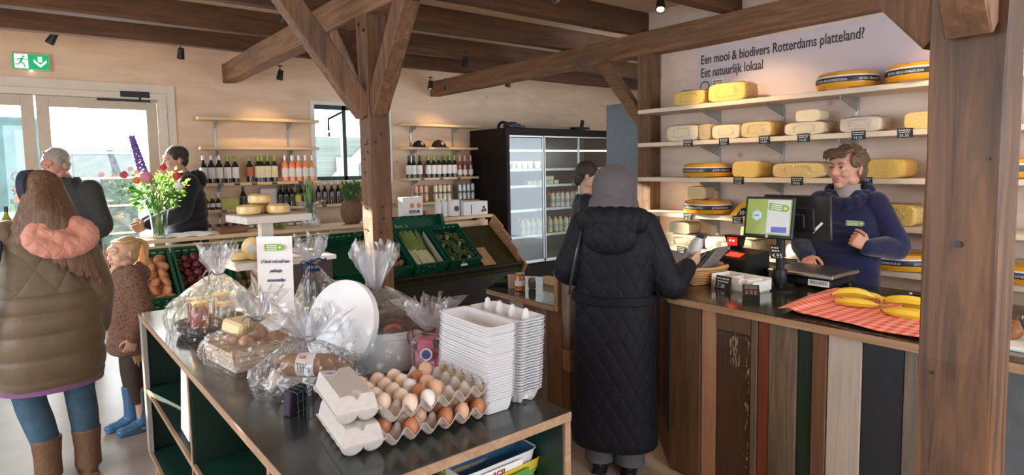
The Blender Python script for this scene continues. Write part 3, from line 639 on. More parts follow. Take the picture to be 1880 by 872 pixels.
row(Pb, [6.48 + .1 * i for i in range(5)], 6.69, 1.35, 'small cream tub right of the second fridge door, %s', 'small cream tubs', .004)
tag(MB().box((4.75, 4.1, 1.11), (.30, .42, 2.22), b=.006).build('tall_cabinet', mat('blue_grey_panel', (.17, .23, .29), .45, var=.06)), 'plain blue-grey tall cabinet side between fridge and cheese wall', 'cabinet')
# ---------------------------------------------------------------- back counter and sloping vegetable stand
ct = thing('back_counter', 'long pine counter board above the vegetable crates', 'counter', (0, 0, 0))
MB().box((2.60, 6.37, 1.005), (3.86, .40, .035), b=.003).build('worktop', M['pinex'], ct)
MB().box((2.6, 6.21, .90), (3.7, .03, .12)).build('apron', M['pinex'], ct)
for x in (.72, 2.5, 4.42): MB().box((x, 6.30, .49), (.09, .07, .97), b=.004).build('leg', M['pinex'], ct)
vs = thing('vegetable_stand', 'sloping black and wood stand carrying green vegetable crates', 'stand', (0, 0, 0))
sl = math.atan2(.43, .62); cs, sn = math.cos(sl), math.sin(sl)
def onslope(x, d, h): return (x, 6.10 - d * cs - h * sn, .90 - d * sn + h * cs)   # d = distance down the slope
def sbox(mb, x, d0, d1, h0, h1, w, b=0): c = onslope(x, (d0 + d1) / 2, (h0 + h1) / 2); return mb.box(c, (w, d1 - d0, h1 - h0), (sl, 0, 0), b)
dkb = mat('stand_black', (.026, .018, .013), .45, var=.15, spec=.3); wd = wood('crate_wood', (.42, .22, .11), (.62, .38, .22), 'y', 7, .6)
sbox(MB(), 2.42, 0, .80, -.03, 0, 3.96).build('sloping_bed', mat('bed_olive', (.04, .038, .013), .4, var=.2, spec=.3), vs)
sbox(MB(), 2.42, .74, .78, -.06, .06, 3.98, .004).build('front_lip', dkb, vs)
MB().box((2.42, 5.52, .27), (3.9, .03, .34)).build('apron', dkb, vs)
bw = MB(); 
for k in range(9): MB().box((.65 + k * .44, 5.56, .06), (.42, .03, .11), b=.003).build('plinth_board', wd, vs)
for x in (.42, 4.42):
    for d0, d1, h1 in ((-.02, .22, .15), (.23, .44, .13), (.45, .60, .10), (.61, .82, .07)): sbox(MB(), x, d0, d1, -.07, h1, .022, .002).build('side_board', wd, vs)
cgm = mat('crate_green', (.0, .085, .045), .4, var=.08); w_, l_, h_ = .40, .60, .15
def crate():
    m = MB(); m.box((0, 0, .005), (w_, l_, .01))
    for s_ in (-1, 1):
        for z, hh in ((h_ - .012, .024), (.035, .02), (.07, .012), (.095, .012)):
            m.box((s_ * (w_ / 2 - .006), 0, z), (.012 if z < .13 else .02, l_, hh)); m.box((0, s_ * (l_ / 2 - .006), z), (w_, .012 if z < .13 else .02, hh))
        for k in range(9):
            m.box((s_ * (w_ / 2 - .006), -l_ / 2 + .03 + k * (l_ - .06) / 8, h_ / 2), (.011, .022, h_ - .01))
        for k in range(7): m.box((-w_ / 2 + .02 + k * (w_ - .04) / 6, s_ * (l_ / 2 - .006), h_ / 2), (.022, .011, h_ - .01))
    return m
o = crate().build('produce_crate', cgm); tag(o, 'c', 'crate'); PC = Proto(o)
CX = [.662 + .4235 * i for i in range(8)]
names = ['holding orange sweet potatoes, beside the girl', 'holding dark red onions at the left end', 'holding brown potatoes behind the gift baskets', 'with yellow lemons left of the middle post', 'standing empty behind the middle post', 'full of brown kiwi-like potatoes right of the middle post', 'full of leeks', 'holding broccoli']
for x, w in zip(CX, names):
    c = onslope(x, .40, .002); PC.at(c, (sl, 0, 0), 'dark green plastic crate ' + w, 'green vegetable crates')
c = PC.at((3.72, 6.13, .97), (1.12, 0, PI / 2), 'green crate tipped up behind the broccoli under the counter board', 'green vegetable crates')
c.rotation_euler = (1.15, 0, 0); c.location = (3.3, 6.08, .985); c.scale = (1.9, .24, .6)
def blob(name, r, mt, cat, seed=0, el=(1, 1, 1), n=14, amp=.08):
    rr = random.Random(seed); ph = [rr.uniform(0, 6) for _ in range(6)]
    def f(u, v):
        a, b = 2 * PI * u, PI * v; k = 1 + amp * (math.sin(2 * a + ph[0]) * math.sin(b) + .6 * math.sin(3 * b + ph[1] + a))
        return (r * el[0] * k * math.sin(b) * math.cos(a), r * el[1] * k * math.sin(b) * math.sin(a), -r * el[2] * k * math.cos(b))
    o = MB().grid(f, n, n // 2 + 1).build(name, mt, None, 2); return Proto(tag(o, name, cat))
def fill(P, x, what, group, nx, ny, layers=1, el=.035, z0=.03, d0=.18, d1=.65, edge=.06):
    i = 0
    for L_ in range(layers):
        for a in range(nx):
            for b in range(ny):
                xx = x - w_ / 2 + edge + (w_ - 2 * edge) * (a + .5 * (L_ % 2) * .8) / (nx - .5) + rnd.uniform(-.008, .008); d = d0 + (d1 - d0) * b / (ny - 1) + rnd.uniform(-.01, .01)
                P.at(onslope(xx, d, z0 + L_ * el * 1.2), (rnd.uniform(0, 6), rnd.uniform(0, 6), rnd.uniform(0, 6)), what, group)
fill(blob('sweet_potato', .045, mat('sweet_potato_skin', (.50, .22, .10), .7, var=.25, scale=20), 'vegetable', 1, (1, .8, 1.3)), CX[0], 'orange-brown sweet potato in the leftmost green crate', 'sweet potatoes', 4, 6, 2, .035, .045)
fill(blob('red_onion', .038, mat('onion_skin', (.16, .03, .04), .35, var=.4, scale=20), 'vegetable', 2, (1, 1, .9)), CX[1], 'dark red onion in the second green crate from the left', 'red onions', 4, 6, 2, .035, .04)
fill(blob('potato', .038, mat('potato_skin', (.42, .28, .15), .8, var=.2, scale=20), 'vegetable', 3, (1, .8, 1.2)), CX[2], 'brown potato in the crate behind the gift baskets', 'potatoes', 4, 5, 1)
fill(blob('lemon', .034, mat('lemon_skin', (.80, .55, .05), .4, var=.1), 'fruit', 4, (1, 1, 1.3), amp=.03), CX[3], 'yellow lemon in the crate left of the middle post', 'lemons', 4, 5, 1)
fill(blob('brown_potato', .036, mat('brown_potato_skin', (.30, .17, .09), .75, var=.25, scale=20, bump=.1), 'vegetable', 5, (1, .9, 1.15)), CX[5], 'round brown potato in the crate right of the middle post', 'round brown potatoes', 4, 6, 2, .035, .04, .16, .66)
# leeks
def leek():
    m = MB(); m.tube([(0, -.24, 0), (.002, -.1, .004), (0, .03, 0)], [.015, .017, .018], 10, sm=3)
    o = m.build('leek', wood('leek_white', (.80, .80, .62), (.62, .72, .35), 'y', 14, .4), None, True)
    lf = MB()
    for k in range(6):
        a = k * PI / 3; dx = .02 * math.cos(a); dz = .012 * math.sin(a) + .004; L_ = .30 + .05 * (k % 3)
        lf.grid(lambda u, v: (dx * (1 + 1.6 * u) * (.6 + u) + (v - .5) * .034 * (1 - .35 * u), .02 + L_ * u, dz * (1 + 2 * u) + .006 * math.cos((v - .5) * 5)), 7, 3)
    lf.build('leek_leaf', wood('leek_green', (.10, .20, .05), (.32, .45, .14), 'y', 14, .45), o, True); return Proto(tag(o, 'l', 'vegetable'))
PL = leek()
for i in range(14):
    L2 = i // 8; xx = CX[6] - .15 + (i % 8) * .036 + (.02 if L2 else 0)
    PL.at(onslope(xx, .42 + rnd.uniform(-.02, .02), .04 + .034 * L2), (sl, rnd.uniform(0, 6) * 0, rnd.uniform(-.05, .12)), 'leek in its crate, %s of the %s layer' % (lr(i % 8, 8 if L2 == 0 else 6), 'upper' if L2 else 'lower'), 'leeks')
tag(sbox(MB(), CX[6] + .165, .14, .68, .02, .11, .008).build('card_divider', mat('grey_card', (.55, .52, .48), .7, var=.05)), 'thin grey card standing beside the leeks in their crate', 'card')
def broc():
    h = MB(); rr = random.Random(3)
    for k in range(26):
        a = k * 2.4; r = .011 * math.sqrt(k); h.ell((r * math.cos(a), r * math.sin(a), .055 - r * r * 6 + rr.uniform(-.004, .004)), (.017, .017, .015), n=8, m=6)
    o = h.build('broccoli', mat('broccoli_floret', (.09, .13, .05), .85, var=.35, scale=90, bump=.6, bscale=200), None, True)
    MB().tube([(0, 0, -.03), (0, 0, .05)], [.016, .03], 10).build('stalk', mat('broccoli_stalk', (.35, .45, .15), .5, var=.1), o, True); return Proto(tag(o, 'b', 'vegetable'))
PB = broc()
k = 0
for a in range(3):
    for b in range(4):
        PB.at(onslope(CX[7] - .11 + a * .11 + rnd.uniform(-.01, .01), .24 + b * .12, .04 + (.02 if (a + b) % 2 else 0)), (sl + rnd.uniform(-.4, .4), rnd.uniform(-.4, .4), rnd.uniform(0, 6)), 'broccoli head in the rightmost crate, %s across and %s down' % (('left', 'middle', 'right')[a], ('first', 'second', 'third', 'fourth')[b]), 'broccoli')
tag(sbox(MB(), 3.99, .40, .72, .0, .02, .17, .003).build('wooden_board', wd), 'small tan board lying in the empty part of the sloping stand', 'board')
cd = MB(); c = onslope(CX[7] - .02, .70, .04); cd.add([(c[0] - .05, c[1] - .03, c[2] + .02), (c[0] + .05, c[1] - .03, c[2] + .02), (c[0], c[1] - .02, c[2] + .09), (c[0] - .05, c[1] - .034, c[2] + .02), (c[0] + .05, c[1] - .034, c[2] + .02), (c[0], c[1] - .024, c[2] + .09)], [(0, 1, 2), (5, 4, 3), (0, 3, 4, 1), (1, 4, 5, 2), (2, 5, 3, 0)])
tag(cd.build('price_card', M['white']), 'white triangular card on the front of the broccoli crate', 'card')
# things on the back counter
ZT = 1.0225
t = thing('paper_bag', 'white upright paper bag printed with fruit on the back counter', 'bag', (3.43, 6.32, ZT))
MB().box((0, 0, .13), (.26, .12, .26), b=.006).build('bag', M['paper'], t)
fb = MB()
for dx in (-.03, .06): fb.ell((dx + .02, -.061, .16), (.032, .003, .03))
fb.build('fruit_print', mat('orange_print', (.75, .30, .08), .6, var=.3), t)
MB().box((.02, -.062, .09), (.13, .003, .035)).build('dark_print', M['black'], t); text('ZAAJE', .035, frame((-.035, -.0645, .078), (1, 0, 0), (0, 0, 1)), M['white'], 'print_text', t)
for i, x in enumerate((3.80, 3.885, 3.97)):
    o = tag(MB().lathe([(.001, 0), (.038, .003), (.038, .15), (.03, .19), (.02, .2), (.02, .22)], n=14).build('white_bottle', M['white'], None, True, (x, 6.31, ZT)), 'sunlit white plastic bottle on the back counter, ' + lr(i, 3), 'bottle', 'white bottles on the back counter')
t = thing('carton_box', 'white carton pack with a round dark badge on the back counter', 'box', (4.05, 6.35, ZT)); MB().box((0, 0, .10), (.10, .12, .20), b=.004).build('carton', M['white'], t)
MB().lathe([(.001, .002), (.035, .002), (.035, 0)], n=18, T=Matrix.Translation((0, -.062, .09)) @ Euler((PI / 2, 0, 0)).to_matrix().to_4x4()).build('badge', M['black'], t)
t = thing('carton_box', 'white box with dark cherries printed at its corner at the end of the back counter', 'box', (4.30, 6.32, ZT)); MB().box((0, 0, .085), (.36, .18, .17), b=.004).build('carton', M['paper'], t)
cb = MB().box((-.07, -.091, .07), (.012, .003, .12)); cb.build('stripe', M['black'], t); fb = MB()
for dx, dz in ((.10, .05), (.14, .055), (.12, .09)): fb.ell((dx, -.0905, dz), (.02, .003, .02))
fb.build('cherry_print', mat('cherry', (.12, .01, .02), .5, var=.1), t)
tag(MB().box((4.49, 6.40, ZT + .05), (.04, .05, .10), b=.006).build('tin', M['white']), 'tiny white tin at the very end of the back counter', 'tin')
for i in range(3): 
    o = tag(MB().lathe([(.001, 0), (.03, .002), (.03, .06), (.026, .068)], n=12).build('honey_jar', mat('honey', (.7, .42, .08), .2, var=.1), None, True, (3.60 + .065 * i, 6.48, ZT)), 'small golden honey jar behind the paper bag, ' + lr(i, 3), 'jar', 'honey jars')
    MB().lathe([(.031, .066), (.031, .08), (.001, .081)], n=12, cap=False).build('lid', gold, o, True)
# ---------------------------------------------------------------- cheese wall
bn = thing('wall_banner', 'pale lilac banner with a black slogan above the cheese shelves', 'banner', (WR - .002, 3.17, 2.12))
xb = 0
MB().add([(xb, 0, 0), (xb, -2.9, 0), (xb, -2.9, .46), (xb, 0, .46), (xb + .003, 0, 0), (xb + .003, -2.9, 0), (xb + .003, -2.9, .46), (xb + .003, 0, .46)], [(0, 1, 2, 3)[::-1], (4, 5, 6, 7), (0, 4, 7, 3), (1, 2, 6, 5)[::-1], (3, 7, 6, 2)[::-1], (0, 1, 5, 4)]).build('banner_sheet', mat('lilac_print', (.60, .53, .57), .55, var=.02), bn)
MB().add([(-.002, -1.62, 0), (-.002, -2.0, .0), (-.002, -2.9, .46), (-.002, -2.9, 0)], [(0, 3, 2, 1)]).build('orange_print', mat('orange_field', (.70, .38, .16), .55, var=.05), bn)
ink = mat('black_ink', (.03, .025, .03), .5, var=0)
def tf(y, z): return frame((-.003, y, z), (0, -1, 0), (0, 0, 1))
text('Een mooi & biodivers Rotterdams platteland?', .108, tf(-.035, .335), ink, 'slogan_text', bn, sx=.655, off=.0006)
text('Eet natuurlijk lokaal', .108, tf(-.035, .225), ink, 'slogan_text', bn, sx=.655, off=.0006)
rg = MB()
for k in range(16):
    a = 2 * PI * k / 16; rg.box((-.003, -.075 + .042 * math.cos(a), .145 + .042 * math.sin(a)), (.002, .009, .014), (a + PI / 2, 0, 0))
rg.build('round_emblem', ink, bn)
MB().box((-.003, -.20, .150), (.002, .11, .095)).build('emblem', M['white'], bn)
MB().box((-.0045, -.20, .150), (.002, .09, .03)).box((-.0045, -.20, .123), (.002, .08, .008)).build('blue_mark', mat('blue_print', (.05, .25, .5), .5, var=0), bn)
MB().box((-.0045, -.20, .179), (.002, .09, .012)).build('red_mark', mat('red_print', (.6, .15, .1), .5, var=0), bn)
CZ = [2.09, 1.803, 1.505, 1.207, .925]; XF = 4.19
CN = ['topmost', 'second from top', 'middle', 'fourth from top', 'lowest']
for y in (2.95, 2.40, 1.87, 1.33, .6):
    tag(MB().box((WR - .006, y, 1.45), (.012, .024, 1.2)).build('shelf_rail', M['zinc']), 'galvanised upright behind the cheese shelves, %s' % {2.95: 'nearest the wall end', 2.40: 'second from the wall end', 1.87: 'behind the register screen', 1.33: 'left of the big front post', .6: 'hidden by the big front post'}[y], 'rail')
for z, w in zip(CZ, CN):
    t = thing('cheese_shelf', 'pale pine cheese shelf, %s of the five' % w, 'shelf', (WR, 1.6, z - .035), 0, 'cheese shelves')
    MB().box((-.165, 0, .0175), (.33, 3.9, .035), b=.003).build('board', M['piney'], t)
    for y in (2.95, 2.40, 1.87, 1.33, .6):
        MB().prism([(-.005, -.001), (-.27, -.001), (-.27, -.02), (-.03, -.085), (-.005, -.1)], -.0025, .0025, Matrix(((1, 0, 0, 0), (0, 0, 1, y - 1.6), (0, 1, 0, 0), (0, 0, 0, 1)))).build('bracket', M['zinc'], t)
wax = mat('orange_wax', (.78, .36, .02), .25, var=.10, scale=6, coat=.4); navy = mat('navy_band', (.02, .022, .045), .4, var=0); cut = mat('cheese_cut', (.78, .63, .36), .5, var=.06)
def wheel(r, h, words='EXTRA BELEGEN'):
    o = MB().lathe([(.001, 0), (r * .80, .001), (r * .93, h * .08), (r * .99, h * .28), (r, h * .5), (r * .99, h * .72), (r * .93, h * .92), (r * .80, h), (.001, h * 1.01)], n=48).build('round_cheese', wax, None, True)
    MB().lathe([(r * .992 + .001, h * .36), (r + .0015, h * .5), (r * .992 + .001, h * .66)], n=48, cap=False).build('band', navy, o, True)
    MB().lathe([(r * .99 + .0015, h * .66), (r * .985 + .0018, h * .74)], n=48, cap=False).build('white_edge', M['white'], o, True)
    for rep in range(3):
        me_t = text(words if rep != 1 else 'GOUDA', h * .17, Matrix(), M['white'], 'band_text', o, ext=.0003)
        a0 = PI + .75 - rep * .75   # wrap the letters round the rim, centred on the side facing the shop
        for v in me_t.data.vertices:
            a = a0 + v.co.x / r; zz = v.co.y; rr = r + .0025 + v.co.z
            v.co = (rr * math.cos(a), rr * math.sin(a), h * .43 + zz)
    return o
def chz_label(z_i): return CN[z_i] + ' cheese shelf'
PW = Proto(tag(wheel(.185, .115), 'w', 'cheese'))
for y, si, w, sc in ((1.86, 0, 'left of two', 1.03), (1.43, 0, 'right of two, cut off by the post', 1.03), (2.93, 2, 'above the other wheels at the left', 1.08), (2.93, 3, 'with a cheese block on top', 1.05), (1.52, 4, 'right of the shopkeeper', 1.08), (.86, 4, 'just right of the big post', 1.05), (1.0, 2, 'behind the big post', 1)):
    PW.at((4.325, y, CZ[si]), .0, 'orange waxed round cheese, %s shelf, %s' % (CN[si], w), 'waxed cheese wheels', (min(sc, .99), sc, 1.0))
def loaf(name, w, h, d, mt, rind=None, wrap=None, e=4.5, taper=.0, rdir=1):
    # cut cheese piece: front (cut) face towards -x, rounded ends along y
    def ring(x, s_):
        out = []
        for k in range(40):
            a = 2 * PI * k / 40; c, s2 = math.cos(a), math.sin(a)
            out.append((x, (w / 2) * s_ * math.copysign(abs(c) ** (2 / e), c), h / 2 + (h / 2) * s_ * math.copysign(abs(s2) ** (2 / e), s2)))
        return out
    m = MB(); rg = [ring(-d / 2, .93), ring(-d / 2 + .006, .985), ring(-d / 2 + .02, 1), ring(d / 2 - .03, 1), ring(d / 2 - .008, .94), ring(d / 2, .8)]
    for i, r in enumerate(rg):
        for j, p in enumerate(r):
            k = rnd.uniform(-.0012, .0012); r[j] = (p[0] + (p[1] * taper), p[1] + k, max(0, p[2] + k))
    m.loft([r[::-1] for r in rg]); m.m = [0] * len(m.m)
    if rind:
        m.mi = 1; m.m = [1] * (len(m.f) - 2) + [0, 1]
    o = m.build(name, [mt, rind] if rind else mt, None, True)
    if wrap:
        q = MB(); nn = 26
        def g(u, v):
            a = 2 * PI * u; c, s2 = math.cos(a), math.sin(a); x = -d / 2 - .006 + (d + .012) * v; k = .006 + .005 * math.sin(9 * a + 11 * v) + rnd.uniform(-.002, .003)
            s_ = .4 if v in (0, 1) else 1
            return (x, (w / 2 * s_ + k) * math.copysign(abs(c) ** (2 / e), c), max(.0005, h / 2 + (h / 2 * s_ + k) * math.copysign(abs(s2) ** (2 / e), s2)))
        q.grid(g, nn, 7); q.build('plastic_wrap', wrap, o, False)
    return tag(o, 'c', 'cheese')
wrapm = clear('cling_film', (1, 1, 1), .08, .12, .06, .5, 30)
c_pale = mat('pale_cheese', (.76, .66, .46), .5, var=.05); c_yel = mat('yellow_cheese', (.80, .56, .14), .5, var=.06); c_y2 = spots('herb_cheese', (.80, .56, .15), (.42, .28, .06), 70, .10); c_wh = spots('pepper_cheese', (.72, .62, .50), (.40, .28, .20), 55, .12)
c_mid = mat('mild_cheese', (.74, .58, .30), .45, var=.05); r_org = mat('orange_rind', (.66, .38, .08), .4, var=.1); r_br = mat('tan_rind', (.60, .45, .26), .5, var=.1)
c_herb2 = spots('cumin_cheese', (.76, .56, .22), (.30, .22, .09), 80, .13)
LF = [  # y, z, w, h, d, material, rind, wrapped, label
 (3.04, CZ[0], .30, .118, .20, c_y2, r_org, 1, 'speckled yellow cheese half leftmost on the topmost cheese shelf'),
 (2.70, CZ[0], .32, .140, .20, c_y2, r_org, 1, 'taller yellow cheese half on the topmost shelf under the emblems'),
 (3.10, CZ[1], .30, .130, .22, c_pale, None, 1, 'pale rounded cheese leftmost on the second cheese shelf'),
 (2.885, CZ[1], .11, .125, .20, r_br, None, 0, 'tan rinded cheese piece squeezed beside the leftmost pale cheese'),
 (2.70, CZ[1], .245, .110, .20, c_pale, r_br, 1, 'pale cut cheese third on the second cheese shelf'),
 (2.44, CZ[1], .25, .115, .22, c_mid, r_org, 1, 'film-wrapped cheese half with orange rind on the second shelf'),
 (2.085, CZ[1], .285, .088, .22, c_pale, r_br, 1, 'flat pale cheese carrying a smaller block on the second shelf'),
 (2.08, CZ[1] + .09, .17, .085, .15, c_pale, None, 0, 'small pale block stacked on top of a flat cheese'),
 (1.73, CZ[1], .25, .098, .20, c_wh, None, 1, 'whitish peppered cheese block on the second shelf above the shopkeeper'),
 (1.37, CZ[1], .22, .105, .20, c_herb2, None, 0, 'speckled cream cheese block beside the big post on the second shelf'),
 (2.53, CZ[2], .22, .125, .20, c_y2, None, 0, 'square yellow herb cheese block on the middle shelf'),
 (2.13, CZ[2], .36, .105, .22, c_herb2, None, 1, 'long film-wrapped herb cheese left of the shopkeeper head'),
 (1.60, CZ[2], .30, .125, .22, c_y2, r_org, 0, 'yellow herb cheese half right of the shopkeeper head'),
 (2.98, CZ[3] + .117, .17, .11, .15, c_mid, r_br, 0, 'small cheese block standing on top of an orange wheel'),
 (1.52, CZ[3], .26, .135, .22, c_y2, None, 1, 'mottled cheese peeking out behind the shopkeeper shoulder'),
 (3.10, CZ[4], .34, .105, .22, c_pale, None, 1, 'large sunlit pale cheese leftmost on the lowest cheese shelf'),
 (3.13, CZ[4] + .107, .22, .10, .18, c_pale, r_br, 0, 'sunlit cheese half stacked on the large pale cheese'),
 (2.66, CZ[4], .42, .11, .22, c_pale, None, 1, 'long wrapped cheese on the lowest shelf behind the bottle'),
 (2.50, CZ[4] + .112, .15, .10, .16, c_mid, None, 0, 'cheese block stacked on the long wrapped cheese'),
 (2.05, CZ[4], .30, .11, .22, c_wh, None, 1, 'film-wrapped grainy cheese behind the register pole')]
for y, z, w, h, d, m_, rd, wr, lb in LF:
    o = loaf('cheese', w, h, d, m_, rd, wrapm if wr else None); o.location = (4.31, y, z); o.rotation_euler = (0, 0, rnd.uniform(-.05, .05)); o['label'] = lb
t = thing('promo_card', 'yellow and black cheese promotion card leaning on the fourth shelf', 'card', (4.28, 2.60, CZ[3])); t.rotation_euler = (0, .35, 0)
MB().prism([(-.10, 0), (.10, 0), (.10, .12), (.03, .13), (-.04, .09)], 0, .004, Matrix(((0, 0, 1, 0), (-1, 0, 0, 0), (0, 1, 0, 0), (0, 0, 0, 1)))).build('card', mat('promo_yellow', (.80, .48, .03), .5, var=.05), t)
MB().prism([(-.04, 0), (.06, 0), (.03, .07), (-.01, .06)], 0, .002, Matrix(((0, 0, 1, -.0025), (-1, 0, 0, 0), (0, 1, 0, 0), (0, 0, 0, 1)))).build('dark_print', M['black'], t)
text('30+', .045, frame((-.004, .02, .012), (0, -1, 0), (0, 0, 1)), M['white'], 'print_text', t)
PT = None
def pricetag(loc, label, rz=0, s=(.085, .058), grp='price tags on the cheese shelves', name='price_tag', top=None, tilt=-.12):
    t = thing(name, label, 'price tag', loc, 0, grp); t.rotation_euler = (0, tilt, rz)
    MB().box((0, 0, 0), (.003, s[0], s[1])).build('card', M['black'], t)
    p = MB()
    for k, (a, b) in enumerate(((-.42, .42), (-.36, .36))):
        y = a * s[0]
        while y < b * s[0] - .003:
            ln = rnd.uniform(.006, .014); ln = min(ln, b * s[0] - y); p.box((-.0021, -(y + ln / 2), s[1] * (.30 - .22 * k)), (.0008, ln, s[1] * .10)); y += ln + .004
    p.build('lettering', M['white'], t)
    text(top or '%d.%d5' % (rnd.randint(10, 29), rnd.randint(1, 9)), s[1] * .42, frame((-.0022, s[0] * .38, -s[1] * .40), (0, -1, 0), (0, 0, 1)), M['white'], 'price', t, ext=.0004)
    return t
TG = [(0, 1, [(3.022, 'under the leftmost pale cheese'), (2.695, 'under the third cheese'), (2.365, 'under the wrapped half'), (2.078, 'under the stacked blocks'), (1.722, 'above the shopkeeper head'), (1.456, 'left of the big post')]),
      (0, 2, [(2.566, 'under the square block'), (2.118, 'under the long wrapped cheese'), (1.674, 'right of the shopkeeper')]), (0, 3, [(3.017, 'under the wheel'), (2.57, 'left of the screen')]), (0, 4, [(3.079, 'in the sunlight'), (2.15, 'beside the register pole'), (2.45, 'behind the printer')])]
for _, si, L_ in TG:
    for y, w in L_: pricetag((XF - .004, y, CZ[si] - .02), 'black chalk-style price tag on the %s cheese shelf, %s' % (CN[si], w))
# ---------------------------------------------------------------- shop counter with reclaimed planks
ct = thing('shop_counter', 'long shop counter clad in mixed reclaimed planks with dark top', 'counter', (0, 0, 0))
topm = mat('dark_green_laminate', (.022, .024, .014), .14, var=.15, scale=4, coat=.3); edge = wood('plywood_edge', (.30, .17, .09), (.46, .29, .17), 'y', 8, .6)
pol = [(2.53, -.3), (3.55, -.3), (3.55, 2.34), (2.90, 2.34), (2.53, 1.94)]
MB().prism(pol, .905, .938).build('worktop_core', edge, ct)
MB().prism([(x + (.004 if x < 3 else -.004), y) for x, y in pol], .938, .9405).build('worktop', topm, ct)
MB().prism([(2.62, -.3), (3.40, -.3), (3.40, 2.28), (2.95, 2.28), (2.62, 1.92)], .06, .905).build('carcass', mat('counter_carcass', (.02, .02, .02), .7, var=0), ct)
def rw(n, a, b, dk=None, r=.65): return wood(n, a, b, 'z', 9, r, dk, .4)
PK = [(1.958, 1.769, rw('brown_oak', (0.082, 0.0442, 0.0209), (0.156, 0.085, 0.0413)), .05, .0), (1.769, 1.683, rw('pink_pine', (0.399, 0.221, 0.132), (0.522, 0.313, 0.202)), .05, .01), (1.683, 1.499, rw('worn_door_brown', (0.0615, 0.0286, 0.0154), (0.0984, 0.0476, 0.0275), (.045, .028, .02)), .05, .008), (1.499, 1.464, rw('grey_lath', (0.12, 0.084, 0.0558), (0.195, 0.14, 0.093)), .05, .0),
      (1.464, 1.409, rw('ox_red_board', (0.164, 0.0374, 0.0138), (0.213, 0.0544, 0.022)), .05, .004), (1.409, 1.282, rw('weathered_grey_board', (0.112, 0.077, 0.0496), (0.225, 0.168, 0.118), (.10, .07, .05)), .05, .0), (1.282, 1.216, rw('bottle_green_board', (0.00375, 0.021, 0.0093), (0.0075, 0.0315, 0.0136)), .05, .012), (1.216, 1.153, rw('red_brown_board', (0.123, 0.0544, 0.0248), (0.205, 0.0952, 0.044)), .05, .0),
      (1.153, 1.019, rw('whitewashed_board', (0.475, 0.405, 0.334), (0.589, 0.515, 0.44)), .05, .006), (1.019, .867, mat('blue_black_board', (.016, .019, .026), .5, var=.2, scale=5), .20, .012), (.867, .808, rw('silver_grey_board', (0.105, 0.084, 0.0651), (0.195, 0.161, 0.124)), .05, .0), (.808, .69, rw('worn_oak_board', (0.0984, 0.051, 0.0248), (0.164, 0.0884, 0.044)), .05, .006), (.69, .56, mat('slate_grey_board', (.07, .08, .09), .6, var=.15), .05, .0), (.56, .42, mat('blue_grey_board', (.10, .115, .13), .6, var=.15), .05, .005), (.42, .1, rw('dark_oak_board', (0.0738, 0.0408, 0.022), (0.139, 0.0748, 0.0385)), .05, .0)]
for y1, y0, m_, zb, dx in PK:
    MB().box((2.575 + dx, (y0 + y1) / 2, (zb - .04 + .905) / 2), (.028, y1 - y0 - .003, .905 - zb + .04), b=.003).build('plank', m_, ct)
MB().box((2.585, .943, .08), (.024, .15, .15), b=.003).build('plank', wood('kick_board', (.25, .15, .09), (.36, .23, .14), 'y', 7), ct)
flk = MB(); rr = random.Random(5)       # flaking pale paint on the worn brown board
for k in range(64):
    side = rr.random() < .62; y = 1.508 + rr.random() ** 2 * .022 if side else rr.choice((1.57, 1.585, 1.60)) + rr.uniform(-.012, .012); z = rr.uniform(.15, .80) if side else rr.uniform(.66, .79)
    s1, s2 = rr.uniform(.001, .004), rr.uniform(.004, .024) * (1 if side else 1.2); n_ = 7
    flk.add([(2.5684, y + s1 * rr.uniform(.5, 1.4) * math.cos(6.283 * q / n_), z + s2 * rr.uniform(.5, 1.3) * math.sin(6.283 * q / n_)) for q in range(n_)], [tuple(range(n_))[::-1]])
tag(flk.build('flaking_paint', mat('pale_paint_flakes', (.50, .42, .30), .8, var=.1), ct), kind='stuff')
MB().box((2.5655, 1.591, .80), (.004, .165, .006)).box((2.5655, 1.591, .86), (.006, .18, .085), b=.002).build('upper_rail', rw('worn_rail', (0.107, 0.0612, 0.033), (0.164, 0.0952, 0.055)), ct)
c_, s_ = math.cos(math.radians(-47)), math.sin(math.radians(-47))
for i, (a, b, m_, z0, z1) in enumerate(((.02, .20, mat('petrol_plank', (.02, .032, .045), .5, var=.2, scale=5), .19, .905), (.205, .34, rw('brown_plank', (0.082, 0.0408, 0.0193), (0.156, 0.0816, 0.0385)), .19, .905), (.345, .50, mat('navy_plank', (.02, .025, .035), .5, var=.2, scale=5), .19, .905), (.02, .50, rw('kick_brown', (0.148, 0.068, 0.0275), (0.246, 0.122, 0.055)), .01, .185))):
    m_mid = (a + b) / 2; d = V((.37, .40)).normalized()
    MB().box((2.575 + d.x * m_mid, 1.945 + d.y * m_mid, (z0 + z1) / 2), (.026, b - a - .003, z1 - z0), (0, 0, math.atan2(-d.x, d.y))).build('plank', m_, ct)
